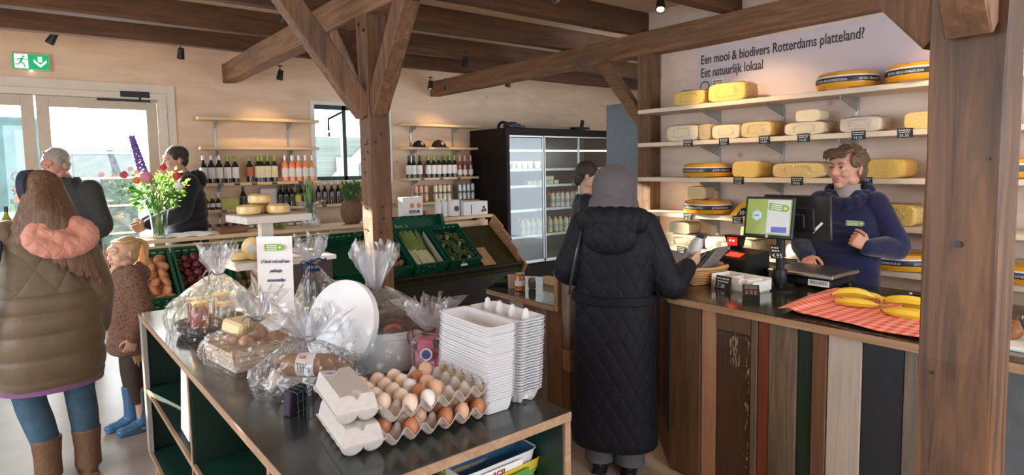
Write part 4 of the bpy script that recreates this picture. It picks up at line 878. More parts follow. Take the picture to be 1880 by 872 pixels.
# low side counter and tall end unit
sc_ = thing('side_counter', 'low side counter with dark top and raised end unit of old planks', 'counter', (0, 0, 0))
pol = [(2.46, 2.75), (3.2, 2.75), (3.13, 3.41), (2.9, 3.79), (2.46, 3.46)]
MB().prism(pol, .725, .757).build('worktop_core', edge, sc_); MB().prism([(x + .004, y) for x, y in pol], .757, .7595).build('worktop', topm, sc_)
MB().prism([(2.56, 2.75), (3.1, 2.75), (3.05, 3.35), (2.9, 3.65), (2.56, 3.4)], .0, .725).build('carcass', mat('side_carcass', (.03, .025, .02), .7, var=0), sc_)
for i, (y0, y1, m_) in enumerate(((2.76, 2.90, rw('end_brown', (0.131, 0.0578, 0.0248), (0.205, 0.0952, 0.044))), (2.90, 3.02, rw('end_grey', (0.15, 0.119, 0.093), (0.24, 0.196, 0.155))), (3.02, 3.14, rw('end_red', (0.18, 0.0612, 0.033), (0.246, 0.0884, 0.0495))), (3.14, 3.29, rw('end_white', (0.399, 0.35, 0.317), (0.522, 0.46, 0.422))), (3.29, 3.40, rw('end_slate', (0.12, 0.112, 0.105), (0.21, 0.196, 0.18))))):
    MB().box((2.55, (y0 + y1) / 2, .36), (.025, y1 - y0 - .003, .72), b=.002).build('plank', m_, sc_)
MB().box((2.49, 2.735, .855), (.05, .035, .26), b=.003).build('end_post', edge, sc_)
MB().box((2.80, 2.70, .935), (.66, .11, .03), b=.002).build('raised_top', edge, sc_)
MB().box((2.80, 2.735, .84), (.60, .02, .19)).build('end_panel', mat('end_green', (.01, .03, .02), .5, var=0), sc_)
for x0, x1, z0, z1, m_ in ((2.48, 2.60, 0, .36, rw('e1', (0.0984, 0.0476, 0.022), (0.164, 0.0816, 0.0385))), (2.48, 2.60, .365, .50, rw('e2', (0.246, 0.116, 0.0495), (0.328, 0.17, 0.077))), (2.48, 2.60, .505, .92, rw('e3', (0.0902, 0.0408, 0.022), (0.18, 0.0884, 0.0495), (.35, .30, .26))), (2.605, 2.8, 0, .92, rw('e4', (0.082, 0.0408, 0.022), (0.148, 0.0748, 0.0385))), (2.805, 3.1, 0, .92, rw('e5', (0.115, 0.0612, 0.033), (0.18, 0.102, 0.055)))):
    MB().box(((x0 + x1) / 2, 2.665, (z0 + z1) / 2), (x1 - x0 - .003, .07, z1 - z0), b=.003).build('plank', m_, sc_)
Z2 = .76
tag(MB().box((2.90, 3.20, Z2 + .0275), (.05, .26, .055), b=.002).build('wooden_block', M['pinex']), 'plain pine block lying at the back of the low side counter', 'block')
cu = MB().tube([(-.11, 0, .02), (-.09, 0, .022), (-.03, .004, .024), (.05, 0, .024), (.11, -.006, .02)], [.006, .018, .022, .021, .008], 12, sm=3); tag(cu.build('courgette', mat('courgette_skin', (.02, .055, .015), .3, var=.3, scale=30), None, True, (2.66, 3.47, Z2)), 'dark green courgette on the corner of the low side counter', 'vegetable').rotation_euler = (0, 0, -.7)
pb = MB(); pb.loft([[(a * w, b * d, z) for a, b in ((-1, -.6), (-.9, -1), (.9, -1), (1, -.6), (1, .6), (.9, 1), (-.9, 1), (-1, .6))] for z, w, d in ((0, .038, .03), (.045, .04, .032), (.075, .04, .024), (.088, .042, .012), (.095, .04, .006))])
tag(pb.build('paper_bag', mat('kraft_paper', (.50, .34, .24), .8, var=.1, bump=.4, bscale=60), None, False, (2.63, 3.36, Z2)), 'small crumpled kraft bag beside the honey jar', 'bag').rotation_euler = (0, 0, -.6)
def glassjar(r, h, c, lb, loc, lidm, labm):
    o = MB().lathe([(.001, 0), (r, .004), (r, h * .78), (r * .85, h * .86), (r * .85, h * .9)], n=20).build('preserve_jar', mat(lb[:12].replace(' ', '_'), c, .08, var=.15, coat=.8), None, True, loc)
    MB().lathe([(r * .92, h * .87), (r * .92, h), (.001, h + .001)], n=20, cap=False).build('lid', lidm, o, True); MB().lathe([(r + .001, h * .3), (r + .001, h * .62)], n=20, cap=False).build('label', labm, o, True); return tag(o, lb, 'jar')
glassjar(.036, .12, (.45, .09, .02), 'amber red preserve jar with gold lid and white label', (2.60, 3.25, Z2), gold, M['paper'])
glassjar(.026, .08, (.16, .12, .04), 'smaller jar with gold lid and blue-grey label beside the amber one', (2.70, 3.24, Z2), gold, mat('blue_grey_label', (.12, .16, .22), .5, var=.1))
# things on the shop counter
ZC2 = .9405
reg = thing('register_display', 'black register pole with a customer screen and a back screen', 'register', (3.10, 1.65, ZC2))
MB().lathe([(.001, 0), (.085, 0), (.085, .008), (.04, .012), (.001, .012)], n=28).build('base', M['blackp'], reg, True)
MB().lathe([(.022, .01), (.022, .33)], n=18).lathe([(.034, .03), (.036, .04), (.036, .10), (.032, .11)], n=18).build('pole', M['blackp'], reg, True)
def screen(nm_, loc, rot, w, h, parent, face):
    r = MB().box((0, 0, 0), (.022, w, h), b=.006).build(nm_, M['blackp'], parent, False, loc, rot); MB().box((-.0125, 0, .004), (.002, w - .028, h - .034)).build('display', face, r); return r
sg = mat('screen_green', (.22, .30, .07), .2, var=.12, emit=.28); sw = mat('screen_pale', (.42, .47, .48), .2, var=.04, emit=.28)
s1 = screen('customer_screen', (-.055, .035, .385), (0, .17, .10), .262, .222, reg, sg)
MB().box((-.0142, -.052, .006), (.001, .118, .176)).build('screen_page', sw, s1)
def logo(par, loc, w, col, dark, T=None):   # rounded tag shaped green logo with three bars and a burst, facing -x
    g = MB(); h = w * .34; pts = [(-w / 2, -h / 2), (w * .38, -h / 2), (w / 2, -h * .2), (w / 2, h * .2), (w * .38, h / 2), (-w / 2, h / 2)]
    g.add([(0, -x, z) for x, z in pts], [tuple(range(6))]); o = g.build('logo_tag', col, par, False, loc)
    b = MB()
    for k in (-1, 0, 1): b.box((-.0006, w * .12, k * h * .28), (.0006, w * .58, h * .13))
    b.build('logo_lines', dark, o); s2 = MB(); n = 16
    s2.add([(-.001, -w * .33 + (h * .33 if k % 2 else h * .17) * math.cos(2 * PI * k / n), (h * .33 if k % 2 else h * .17) * math.sin(2 * PI * k / n)) for k in range(n)], [tuple(range(n))]); s2.build('logo_burst', mat('burst', (.7, .8, .3), .5, var=0), o); return o
lgm = mat('logo_green', (.18, .40, .05), .5, var=.05)
lg = logo(s1, (-.0155, -.052, .055), .105, lgm, M['white']); lg.rotation_euler = (.12, 0, 0)
MB().box((-.0152, -.06, -.062), (.001, .08, .03)).build('blue_banner', mat('screen_blue', (.06, .07, .35), .3, var=.2, emit=.3), s1)
MB().lathe([(.001, .001), (.028, .001)], n=6, T=Matrix.Translation((-.0145, .06, .01)) @ Euler((0, -PI / 2, 0)).to_matrix().to_4x4(), cap=True).build('hexagon_badge', mat('hex_pale', (.5, .6, .65), .4, var=0, emit=.3), s1)
text('zaak', .016, frame((-.0165, .076, .004), (0, -1, .1), (0, .1, 1)), mat('hex_ink', (.03, .1, .3), .5, var=0), 'badge_text', s1)
MB().lathe([(.001, .001), (.009, .001)], n=14, T=Matrix.Translation((-.0125, 0, -.098)) @ Euler((0, -PI / 2, 0)).to_matrix().to_4x4()).build('power_badge', M['white'], s1)
s2_ = MB().box((0, 0, 0), (.014, .36, .235), b=.006).build('clerk_screen', mat('dark_screen_back', (.025, .028, .03), .12, var=.1, coat=.5), reg, False, (.09, -.04, .385), (0, -.10, .02))
MB().box((-.013, -.0, -.01), (.014, .20, .13), b=.01).box((-.02, -.0, -.02), (.012, .10, .08), b=.01).build('screen_mount', M['blackp'], s2_)
MB().tube([(-.01, .10, -.02), (-.03, .07, -.06), (-.02, .02, -.07), (-.01, -.03, -.04)], .006, 6).build('cable', M['blackp'], s2_, True)
MB().box((-.0085, -.11, -.05), (.002, .012, .075), (.75, 0, 0)).build('white_sticker', M['white'], s2_)
MB().box((.03, 0, .34), (.10, .05, .04), b=.006).tube([(.08, 0, .34), (.05, 0, .385)], .015, 8).build('mount', M['blackp'], reg)
pricetag((3.06, 1.655, ZC2 + .205), 'black price card clipped on the register pole', .25, (.05, .075), 'price card on pole', 'price_card', '4.95')
scl = thing('shop_scale', 'flat black shop scale with brushed steel plate', 'scale', (3.36, 1.60, ZC2), .0)
MB().box((0, 0, .038), (.29, .33, .05), b=.012).build('housing', M['blackp'], scl); MB().box((0, 0, .076), (.32, .36, .022), b=.006).build('weighing_plate', M['steel'], scl)
for a in (-1, 1):
    for b in (-1, 1): MB().lathe([(.018, 0), (.014, .015)], (a * .12, b * .14, 0), 12).build('foot', M['blackp'], scl)
MB().box((-.146, -.10, .038), (.002, .11, .032)).build('white_label', M['paper'], scl); p = MB()
for k in range(12): p.box((-.148, -.145 + k * .008, .040), (.001, .003, .018))
p.build('label_print', M['black'], scl)
prn = thing('receipt_printer', 'black receipt printer with sloping top behind the white tray', 'printer', (3.21, 1.94, ZC2 + .045), -.15)
MB().add([(-.10, -.11, 0), (.10, -.11, 0), (.10, .11, 0), (-.10, .11, 0), (-.10, -.11, .085), (.10, -.11, .125), (.10, .11, .125), (-.10, .11, .085), (-.02, -.11, .115), (-.02, .11, .115)], [(3, 2, 1, 0), (0, 1, 5, 8, 4), (1, 2, 6, 5), (2, 3, 7, 9, 6), (3, 0, 4, 7), (4, 8, 9, 7), (8, 5, 6, 9)]).build('housing', M['blackp'], prn)
MB().box((-.060, .0, .1055), (.05, .10, .003), (0, -.36, 0)).build('red_light_spot', mat('red_glow', (.8, .06, .03), .4, var=0, emit=.8), prn)
text('EPSON', .014, frame((-.101, .09, .05), (0, -1, 0), (0, 0, 1)), M['white'], 'maker_lettering', prn)
MB().box((0, 0, -.0225), (.20, .22, .045), b=.003).build('stand', M['blackp'], prn)
tr = thing('white_tray', 'white compartment tray with small cards in front of the printer', 'tray', (2.97, 1.80, ZC2), -.12)
tm = MB()
for c, d in (((0, 0, .004), (.15, .27, .008)), ((-.073, 0, .02), (.004, .27, .032)), ((.073, 0, .035), (.004, .27, .07)), ((0, .133, .035), (.15, .004, .07)), ((0, -.133, .03), (.15, .004, .06)), ((0, .04, .03), (.15, .004, .06)), ((0, -.045, .03), (.15, .004, .06)), ((.0, -.09, .036), (.12, .004, .055))): tm.box(c, d)
tm.build('tray', M['white'], tr); MB().box((0, .085, .03), (.11, .07, .045), b=.004).build('card_stack', mat('cream_cards', (.78, .72, .55), .6, var=.05), tr); MB().box((.0, -.0, .03), (.10, .07, .05), (0, .25, 0), .003).build('leaflets', M['paper'], tr)
pricetag((2.875, 1.845, ZC2 + .037), 'black price card standing at the front of the white tray', -.15, (.10, .072), 'price card at tray', 'price_card', '7.30', .18)
tm = thing('card_terminal', 'black payment card terminal on the counter by the tray', 'card terminal', (2.80, 1.64, ZC2), .55)
MB().add([(x, y, z) for x, y, z in ((-.085, -.04, 0), (.085, -.04, 0), (.085, .04, 0), (-.085, .04, 0), (-.085, -.04, .028), (.085, -.04, .05), (.085, .04, .05), (-.085, .04, .028))], [(3, 2, 1, 0), (0, 1, 5, 4), (1, 2, 6, 5), (2, 3, 7, 6), (3, 0, 4, 7), (4, 5, 6, 7)]).build('housing', M['blackp'], tm)
MB().box((.035, 0, .0455), (.06, .06, .002), (0, -.13, 0)).build('screen', mat('terminal_screen', (.06, .10, .14), .15, var=.2), tm); kp = MB()
for a in range(3):
    for b in range(3): kp.box((-.065 + a * .02, -.02 + b * .02, .033 + a * .0026), (.013, .013, .004), b=.001)
kp.build('keypad', mat('keypad_grey', (.25, .10, .09), .5, var=.6, scale=60), tm)
bk = thing('wicker_basket', 'small woven wicker basket on the counter by the customer hand', 'basket', (2.97, 2.06, ZC2), -.25)
wk = MB()
for k in range(9):
    z = .006 + k * .0095; a = .12 + .02 * k / 8; b = .09 + .015 * k / 8
    wk.tube([(a * math.copysign(abs(math.cos(t)) ** .5, math.cos(t)) * (1 + .02 * math.cos(PI * (j + k))), b * math.copysign(abs(math.sin(t)) ** .5, math.sin(t)) * (1 + .02 * math.cos(PI * (j + k))), z + .002 * math.sin(3 * t + k)) for j, t in enumerate([2 * PI * i / 36 for i in range(37)])], .0058, 6, False)
wk.build('weave', wood('wicker', (.35, .17, .06), (.62, .36, .15), 'x', 20, .6), bk, True)
MB().box((0, 0, .006), (.24, .17, .008), b=.003).build('basket_floor', wood('wicker_floor', (.30, .16, .07), (.5, .3, .13), 'x', 12), bk)
rim = MB().tube([(.145 * math.copysign(abs(math.cos(t)) ** .5, math.cos(t)), .108 * math.copysign(abs(math.sin(t)) ** .5, math.sin(t)), .092 + .003 * math.sin(9 * t)) for t in [2 * PI * i / 48 for i in range(49)]], .009, 6, False).build('rim', wood('wicker_rim', (.40, .20, .08), (.65, .40, .18), 'x', 20, .6), bk, True)
sv = mat('silver_packet', (.66, .65, .66), .4, .0, var=.35, scale=30); dkp = mat('dark_packet', (.30, .28, .29), .4, .0, var=.3, scale=30)
for i in range(7):
    t = thing('foil_packet', 'slim silver and dark packet leaning in the wicker basket, %s' % lr(i, 7), 'packet', (2.97 + rnd.uniform(-.01, .01), 2.15 - i * .022, ZC2 + .05 + .004 * i), 0, 'packets in the basket'); t.rotation_euler = (.72 + .03 * i, rnd.uniform(-.08, .08), PI + .05 + rnd.uniform(-.1, .1))
    MB().grid(lambda u, v: ((u - .5) * .16, (v - .1) * .20, .004 + .006 * math.sin(PI * u) * math.sin(PI * v)), 8, 6).grid(lambda u, v: ((.5 - u) * .16, (v - .1) * .20, 0), 8, 6).build('packet', sv if i % 2 else dkp, t, True)
    MB().box((.02, .10, .0115), (.09, .05, .001)).build('packet_label', dkp if i % 2 else M['paper'], t)
sn = thing('barcode_scanner', 'glowing red barcode scanner on a short stand behind the packets', 'scanner', (3.30, 2.035, ZC2))
MB().lathe([(.001, 0), (.05, 0), (.05, .01), (.012, .02), (.012, .16)], n=16).build('stand', M['blackp'], sn, True)
h = MB().loft([[(x + (z - .16) * -.1, y * w, z) for x, y in ((-.03, -1), (.03, -1), (.03, 1), (-.03, 1))] for z, w in ((.15, .014), (.18, .035), (.235, .052), (.245, .052))]).build('scanner_head', M['blackp'], sn)
MB().box((-.041, 0, .21), (.006, .066, .048), (0, 0, 0), .002).build('red_window', mat('scanner_red', (.55, .02, .01), .2, var=0, emit=1.4), h)
MB().ell((-.045, .012, .215), (.003, .006, .005)).ell((-.045, -.010, .215), (.003, .006, .005)).build('red_diode', mat('diode', (1, .25, .15), .2, var=0, emit=12), h)
# chequered cloth with bananas
cl = MB()
def clf(u, v):
    x = 2.60 + .60 * v; y = 1.42 - .72 * u
    x += .03 * math.sin(5 * u + 1) - (.10 * (1 - u) * (1 - v) - .06) * .4; y += .06 * (v - .4)
    z = ZC2 + .005 + .007 * (1 + math.sin(9 * u + 4 * v)) * .5 + .012 * max(0, math.sin(13 * u * (1 - v) + 2)) * (1 - v) * .5 + (.014 * math.exp(-((u - .06) / .05) ** 2))
    return (x, y, z)
cl.grid(clf, 60, 40); o = cl.build('checked_cloth', gingham('red_gingham', (.80, .42, .38), (.72, .08, .05), 22), None, True); tag(o, 'red and white checked tea towel spread under the bananas', 'cloth')
so = o.modifiers.new('thick', 'SOLIDIFY'); so.thickness = .003; so.offset = 1
def banana(L_=.185, r=.0195, bend=.55):
    m = MB(); pts = []; R_ = L_ / bend / 2
    for k in range(11):
        a = (k / 10 - .5) * 2 * bend; pts.append((R_ * math.sin(a), 0, R_ * (math.cos(a) - math.cos(bend))))
    m.tube(pts, [r * q for q in (.28, .55, .85, .97, 1, 1, 1, .97, .88, .6, .26)], 6, sm=2)
    o = m.build('banana', mat('banana_skin', (.78, .55, .05), .4, var=.12, scale=8), None, True)
    MB().tube([pts[-1], (pts[-1][0] + .028, 0, pts[-1][2] - .012)], [r * .34, r * .26], 7).build('stem', mat('banana_stem', (.38, .34, .08), .6, var=.2), o, True)
    MB().ell(pts[0], (r * .3, r * .3, r * .3), n=8, m=6).build('tip', mat('banana_tip', (.035, .022, .015), .8, var=0), o, True)
    return Proto(tag(o, 'b', 'fruit'))
PBn = banana()
for (x, y, z, rx, rz, w) in ((2.99, 1.235, .045, .35, -1.15, 'upper one of the left bunch'), (2.94, 1.20, .026, 1.25, -1.30, 'right one of the left bunch'), (3.04, 1.21, .028, .75, -.95, 'rear one of the left bunch'),
                              (3.01, 1.03, .040, .7, -1.35, 'rear one of the right bunch'), (2.94, .985, .062, .85, -1.30, 'topmost of the right bunch'), (2.87, .965, .028, 1.3, -1.45, 'nearest one of the right bunch'), (2.92, .99, .024, 1.35, -1.15, 'middle one of the right bunch'), (3.02, .94, .03, .9, -1.45, 'underneath at the far side of the right bunch')):
    PBn.at((x, y, ZC2 + z), (rx, 0, rz), 'ripe yellow banana on the checked cloth, ' + w, 'bananas on the cloth', 1.0)
pn = MB().tube([(0, .05, 0), (0, -.09, 0)], .008, 10).build('knife', mat('knife_handle', (.03, .02, .03), .25, var=0), None, True, (3.42, 1.08, ZC2 + .01)); MB().lathe([(.0085, 0), (.0085, .012)], T=Matrix.Translation((0, .05, 0)) @ Euler((-PI / 2, 0, 0)).to_matrix().to_4x4()).build('end_cap', M['steel'], pn); MB().box((0, -.15, 0), (.002, .12, .02)).build('blade', M['steel'], pn); tag(pn, 'dark handled knife at the back of the counter beside the post', 'knife')
t = thing('pastry_tray', 'white paper tray of brown pastries right of the big post', 'tray', (2.90, .50, ZC2)); MB().box((0, 0, .008), (.45, .36, .016), b=.004).build('tray', M['paper'], t)
PP = blob('pastry', .035, mat('pastry_brown', (.30, .13, .05), .5, var=.3, scale=20), 'pastry', 9, (1, 1, .75))
for i, (x, y) in enumerate(((2.80, .60), (2.88, .61), (2.98, .60), (2.80, .50), (2.9, .5))): PP.at((x, y, ZC2 + .04), (0, 0, i), 'brown pastry on the white tray right of the post', 'pastries on the tray')
t = thing('price_sign', 'round black price sign beside the pastries', 'price sign', (2.72, .515, ZC2)); MB().lathe([(.001, -.002), (.05, -.002), (.05, .002), (.001, .002)], n=8, T=Matrix.Translation((0, 0, .108)) @ Euler((0, PI / 2, 0)).to_matrix().to_4x4()).build('sign_face', M['black'], t); MB().tube([(0, 0, .0), (0, 0, .06)], .004, 6).lathe([(.02, 0), (.02, .005)], n=12).build('foot', M['blackp'], t)
text('pasteitje\n 2.50', .02, frame((-.004, .042, .115), (0, -1, 0), (0, 0, 1)), M['white'], 'lettering', t)
# ---------------------------------------------------------------- low display bench in front
bench = thing('display_bench', 'dark laminate display bench with open green compartments in the foreground', 'bench', (1.197, 1.262, 0), .02)
BT = Matrix.Translation((1.197, 1.262, 0)) @ Matrix.Rotation(.02, 4, 'Z')
BW, BL, TZ = .78, 2.36, .90
bt = mat('grey_green_laminate', (.034, .038, .032), .2, var=.12, scale=5, coat=.3); bg_ = mat('bench_green', (.006, .035, .026), .45, var=.1)
bed = wood('bench_edge', (.30, .18, .11), (.46, .31, .20), 'y', 8, .6); bex = wood('bench_edge_x', (.30, .18, .11), (.46, .31, .20), 'x', 8, .6)
MB().box((-BW / 2, BL / 2, TZ - .015), (BW, BL, .027), b=.002).build('worktop_core', bed, bench)
MB().box((-BW / 2, BL / 2, TZ - .001), (BW - .006, BL - .006, .003)).build('worktop', bt, bench)
MB().box((-BW / 2, BL / 2, .17), (BW - .03, BL - .02, .022)).build('bottom_board', bg_, bench)
MB().box((-.012, BL / 2, .525), (.022, BL - .01, .70)).build('side_panel', bex, bench)
MB().box((-.025, BL / 2, .525), (.004, BL - .03, .69)).build('green_lining', bg_, bench)
MB().box((-BW / 2, BL - .012, .525), (BW - .02, .022, .70)).build('end_panel', bg_, bench)
MB().box((-.40, 1.33, .525), (.02, 2.05, .70)).build('middle_panel', bg_, bench)
for y in (.31, 1.25): MB().box((-BW + .39 if y > 1 else -BW / 2, y, .525), (.76 if y > 1 else .74, .02, .70)).box((-BW + .016, y, .525), (.014, .024, .70)).build('divider', bg_, bench)
for y0, y1 in ((.32, 1.24), (1.26, 2.33)): MB().box((-BW + .20, (y0 + y1) / 2, .51), (.38, y1 - y0, .018)).build('shelf', bg_, bench)
MB().box((-BW + .012, 1.2, .51), (.012, 2.3, .02)).box((-BW + .012, 1.2, .17), (.012, 2.3, .024)).box((-BW + .012, 1.25, .52), (.012, .02, .70)).box((-BW + .012, .31, .52), (.012, .02, .70)).build('front_edging', bed, bench)
MB().box((-BW / 2, .16, .50), (BW - .05, .28, .018)).build('front_shelf', bg_, bench)
MB().box((-BW + .014, BL - .035, .525), (.02, .07, .70)).build('corner_post', mat('grey_panel_edge', (.36, .34, .32), .5, var=.05), bench)
for x in (-.05, -.73):
    for y in (.08, BL - .08): MB().box((x, y, .08), (.05, .05, .16), b=.003).build('leg', bed, bench)
def onb(x, y, z=TZ + .001): return (x, y, z)
t = tag(MB().box((0, 0, .14), (.012, .17, .27), b=.003).build('notebook', M['paper'], None, False, (.428, 2.78, .519), (0, .05, 0)), 'white notebook standing in the upper compartment of the bench', 'book')
# ---- egg cartons
pulp = mat('grey_pulp', (.60, .57, .55), .9, var=.05, scale=60, bump=.25, bscale=250); pulpw = mat('white_pulp', (.70, .70, .73), .9, var=.03, bump=.15, bscale=250); pulpb = mat('tray_pulp', (.50, .44, .40), .9, var=.07, scale=50, bump=.3, bscale=250)
def se(x, p): return max(0, 1 - abs(x) ** p)
def carton(label, sticker):
    t = thing('egg_carton', label, 'egg carton'); w, l = .054, .125
    def lid(u, v):
        X, Y = 2 * u - 1, 2 * v - 1; k = (min(1, se(X, 7) * 1.6) * min(1, se(Y, 16) * 1.7)) ** .8
        n = 1 - .45 * math.exp(-(X / .16) ** 2) * max(0, (abs(Y) - .72) / .28) ** .7
        sx = w * X * (1 if k <= .02 else .93); return (sx, l * Y * (1 if k <= .02 else .97), .036 + .036 * k * n + (.006 if k > .02 else 0))
    MB().grid(lid, 24, 40).build('lid', pulp, t, True)
    def base(u, v):
        X, Y = 2 * u - 1, 2 * v - 1; cx = abs(math.sin(PI * (X + 1))) ; cy = abs(math.sin(PI * 2.5 * (Y + 1))); e = min(1, se(X, 8) * 2.2) * min(1, se(Y, 22) * 2.2)
        return (w * X * (1 if e < .05 else .95), l * Y * (1 if e < .05 else .98), .034 - .033 * e * (.28 + .72 * (cx * cy) ** .45))
    MB().grid(lambda u, v: base(u, 1 - v), 28, 70).build('base', pulp, t, True)
    f = MB(); f.box((0, 0, .0350), (2 * w + .008, 2 * l + .008, .003), b=.001); f.build('flange', pulp, t)
    if sticker:
        MB().lathe([(.019, 0), (.019, .0006)], (-.022, .075, .0788), 24).build('sticker', M['paper'], t)
        r = MB()
        for k in range(22):
            a = 2 * PI * k / 22; r.box((-.022 + .014 * math.cos(a), .075 + .014 * math.sin(a), .0796), (.002, .003, .0004), (0, 0, a))
        r.build('ring_print', mat('sticker_blue', (.06, .08, .25), .5, var=0), t); MB().lathe([(.009, 0), (.009, .0004)], (-.022, .075, .0794), 16).build('centre_print', mat('sticker_blue_grey', (.25, .28, .42), .5, var=0), t)
    return t
c1 = carton('closed grey egg carton at the bottom of the pair in front', False); c1.location = (.620, 1.515, TZ); c1.rotation_euler = (0, 0, -.12)
c2 = carton('closed grey egg carton with round sticker on top of the other', True); c2.location = (.617, 1.527, TZ + .079); c2.rotation_euler = (0, 0, -.15)
# ---- egg trays
PI_ = .0525
def egg_tray(label):
    def f(u, v):
        x, y = u * 6, v * 5; h = .5 + .25 * (math.cos(2 * PI * x) + math.cos(2 * PI * y)); h = max(h, 0) ** 1.25
        return ((u - .5) * 6 * PI_, (v - .5) * 5 * PI_, .004 + .046 * h)
    o = MB().grid(f, 72, 72).build('egg_tray', pulpb, None, True); s_ = o.modifiers.new('t', 'SOLIDIFY'); s_.thickness = .0022; return tag(o, label, 'egg tray')
TR = Matrix.Translation((.822, 1.500, TZ + .002)) @ Matrix.Rotation(-.03, 4, 'Z')
for k, lb in ((0, 'lower pulp egg tray holding brown eggs beneath the upper tray'), (1, 'upper pulp egg tray half filled with pale and brown eggs')):
    o = egg_tray(lb); o.matrix_world = Matrix.Translation((0, 0, .062 * k)) @ TR
eg = MB(); eg.lathe([(.0005, -.0285)] + [(.0222 * math.cos(a) * (1 - .10 * math.sin(a)), .0285 * math.sin(a)) for a in [(-PI / 2 + PI * i / 14) for i in range(1, 14)]] + [(.0005, .0285)], n=20)
EM = {'c': mat('cream_egg', (.78, .61, .50), .45, var=.04), 't': mat('tan_egg', (.68, .40, .25), .45, var=.05), 'b': mat('brown_egg', (.44, .17, .07), .45, var=.06), 'w': mat('white_egg', (.80, .77, .74), .45, var=.02)}
EN = {'c': 'cream', 't': 'tan', 'b': 'brown', 'w': 'white'}
EP = {k: Proto(tag(eg.mesh and eg.build('egg', m, None, 2), 'e', 'egg')) for k, m in EM.items()}
up_ = ['ccw.t.', 'ccbt..', 'cwtt..', 'cccb..', 'ccw.t.', 'ccc.t.', ]   # rows from the front edge backwards, columns left to right
up_ = ['.cw...', 'ccbt..', 'ccwt..', 'cccb..', 'ccc.t.']
lo_ = ['.b.btb', 'bctbtb', '......', '.....b', 'c....t']
RN = ['front', 'second', 'third', 'fourth', 'back']
for k, pat in ((1, up_), (0, lo_)):
    for j, r in enumerate(pat):
        for i, ch in enumerate(r):
            if ch == '.': continue
            p = TR @ V(((i - 2.5) * PI_, (j - 2) * PI_, .034 + .062 * k + .002))
            EP[ch].at(tuple(p), (rnd.uniform(-.12, .12), rnd.uniform(-.12, .12), rnd.uniform(0, 6)), '%s egg in the %s tray, %s row, %s column' % (EN[ch], 'upper' if k else 'lower', RN[j], ['leftmost', 'second', 'third', 'fourth', 'fifth', 'rightmost'][i]), 'eggs in the trays', 1.0 if ch != 'w' else .97)
# ---- stack of open, empty cartons
def rr_ring(w, l, z, sc=0, nw=2, nl=5, n=72, cx=0, cy=0, e=9):
    out = []
    for k in range(n):
        a = 2 * PI * k / n; c, s2 = math.cos(a), math.sin(a); x = math.copysign(abs(c) ** (2 / e), c); y = math.copysign(abs(s2) ** (2 / e), s2)
        k_ = 1 - sc * (1 - abs(math.sin(PI * nl / 2 * (y + 1))) ** .6 if abs(x) > .9 else 1 - abs(math.sin(PI * nw / 2 * (x + 1))) ** .6)
        out.append((cx + w / 2 * x * k_, cy + l / 2 * y * k_, z))
    return out
def open_carton(mt, nm_='open_egg_carton', inner=None):
    lid = MB().loft([rr_ring(.088, .255, .001, .0), rr_ring(.096, .265, .012), rr_ring(.106, .276, .040), rr_ring(.114, .286, .043), rr_ring(.114, .286, .045), rr_ring(.102, .274, .043), rr_ring(.092, .260, .014), rr_ring(.086, .252, .006)], True)
    if inner: n_ = len(lid.f); lid.m = [1 if i >= 5 * 72 else 0 for i in range(n_)]
    o = lid.build(nm_, [mt, inner] if inner else mt, None, True)
    b = MB(); cx = .112
    b.loft([rr_ring(.070, .235, .001, .25, cx=cx), rr_ring(.086, .250, .010, .16, cx=cx), rr_ring(.100, .270, .036, .07, cx=cx), rr_ring(.108, .284, .043, .01, cx=cx), rr_ring(.108, .284, .045, .01, cx=cx), rr_ring(.096, .268, .040, .05, cx=cx), rr_ring(.080, .248, .014, .12, cx=cx)], True)
    bo = b.build('cup_half', mt, o, True)
    c = MB()
    for k in range(4): c.lathe([(.017, .01), (.013, .04), (.007, .068), (.001, .072)], (cx, -.102 + k * .068, 0), 10)
    c.build('cones', mt, bo, True); return tag(o, 'c', 'egg carton')
POC = Proto(open_carton(pulpw)); NST = 27
for k in range(NST):
    POC.at((1.030 + .0006 * k + rnd.uniform(-.0012, .0012), 1.522 + rnd.uniform(-.0015, .0015), TZ + .001 + .0083 * k), -.02 + rnd.uniform(-.006, .006), 'open empty white egg carton in the tall nested stack, ' + ud(k, NST) if k in (0, NST - 1) else 'open empty white egg carton nested inside the tall stack', 'open egg cartons stacked', None)
tag(MB().grid(lambda u, v: (-.0 + .975 + .02 * v * 0 - .003 * math.sin(PI * v), 1.40 + .24 * v, TZ + .058 + .034 * v + .012 * (u - .5) + .010 * math.sin(PI * v)), 1, 14).build('paper_insert', mat('yellow_leaflet', (.75, .58, .15), .5, var=.4, scale=40)), 'yellow-edged printed leaflet stuck out of the carton stack', 'leaflet')
bpul = mat('blue_pulp', (.04, .16, .30), .85, var=.1); gpul = mat('green_pulp', (.16, .42, .10), .85, var=.1); ypul = mat('yellow_print', (.70, .55, .04), .7, var=.15)
cols = [(bpul, bpul, 'blue'), (pulpw, pulp, 'white'), (gpul, gpul, 'green'), (pulpb, pulp, 'grey'), (gpul, gpul, 'green'), (ypul, pulpb, 'yellow'), (pulpw, bpul, 'blue-lined white')]
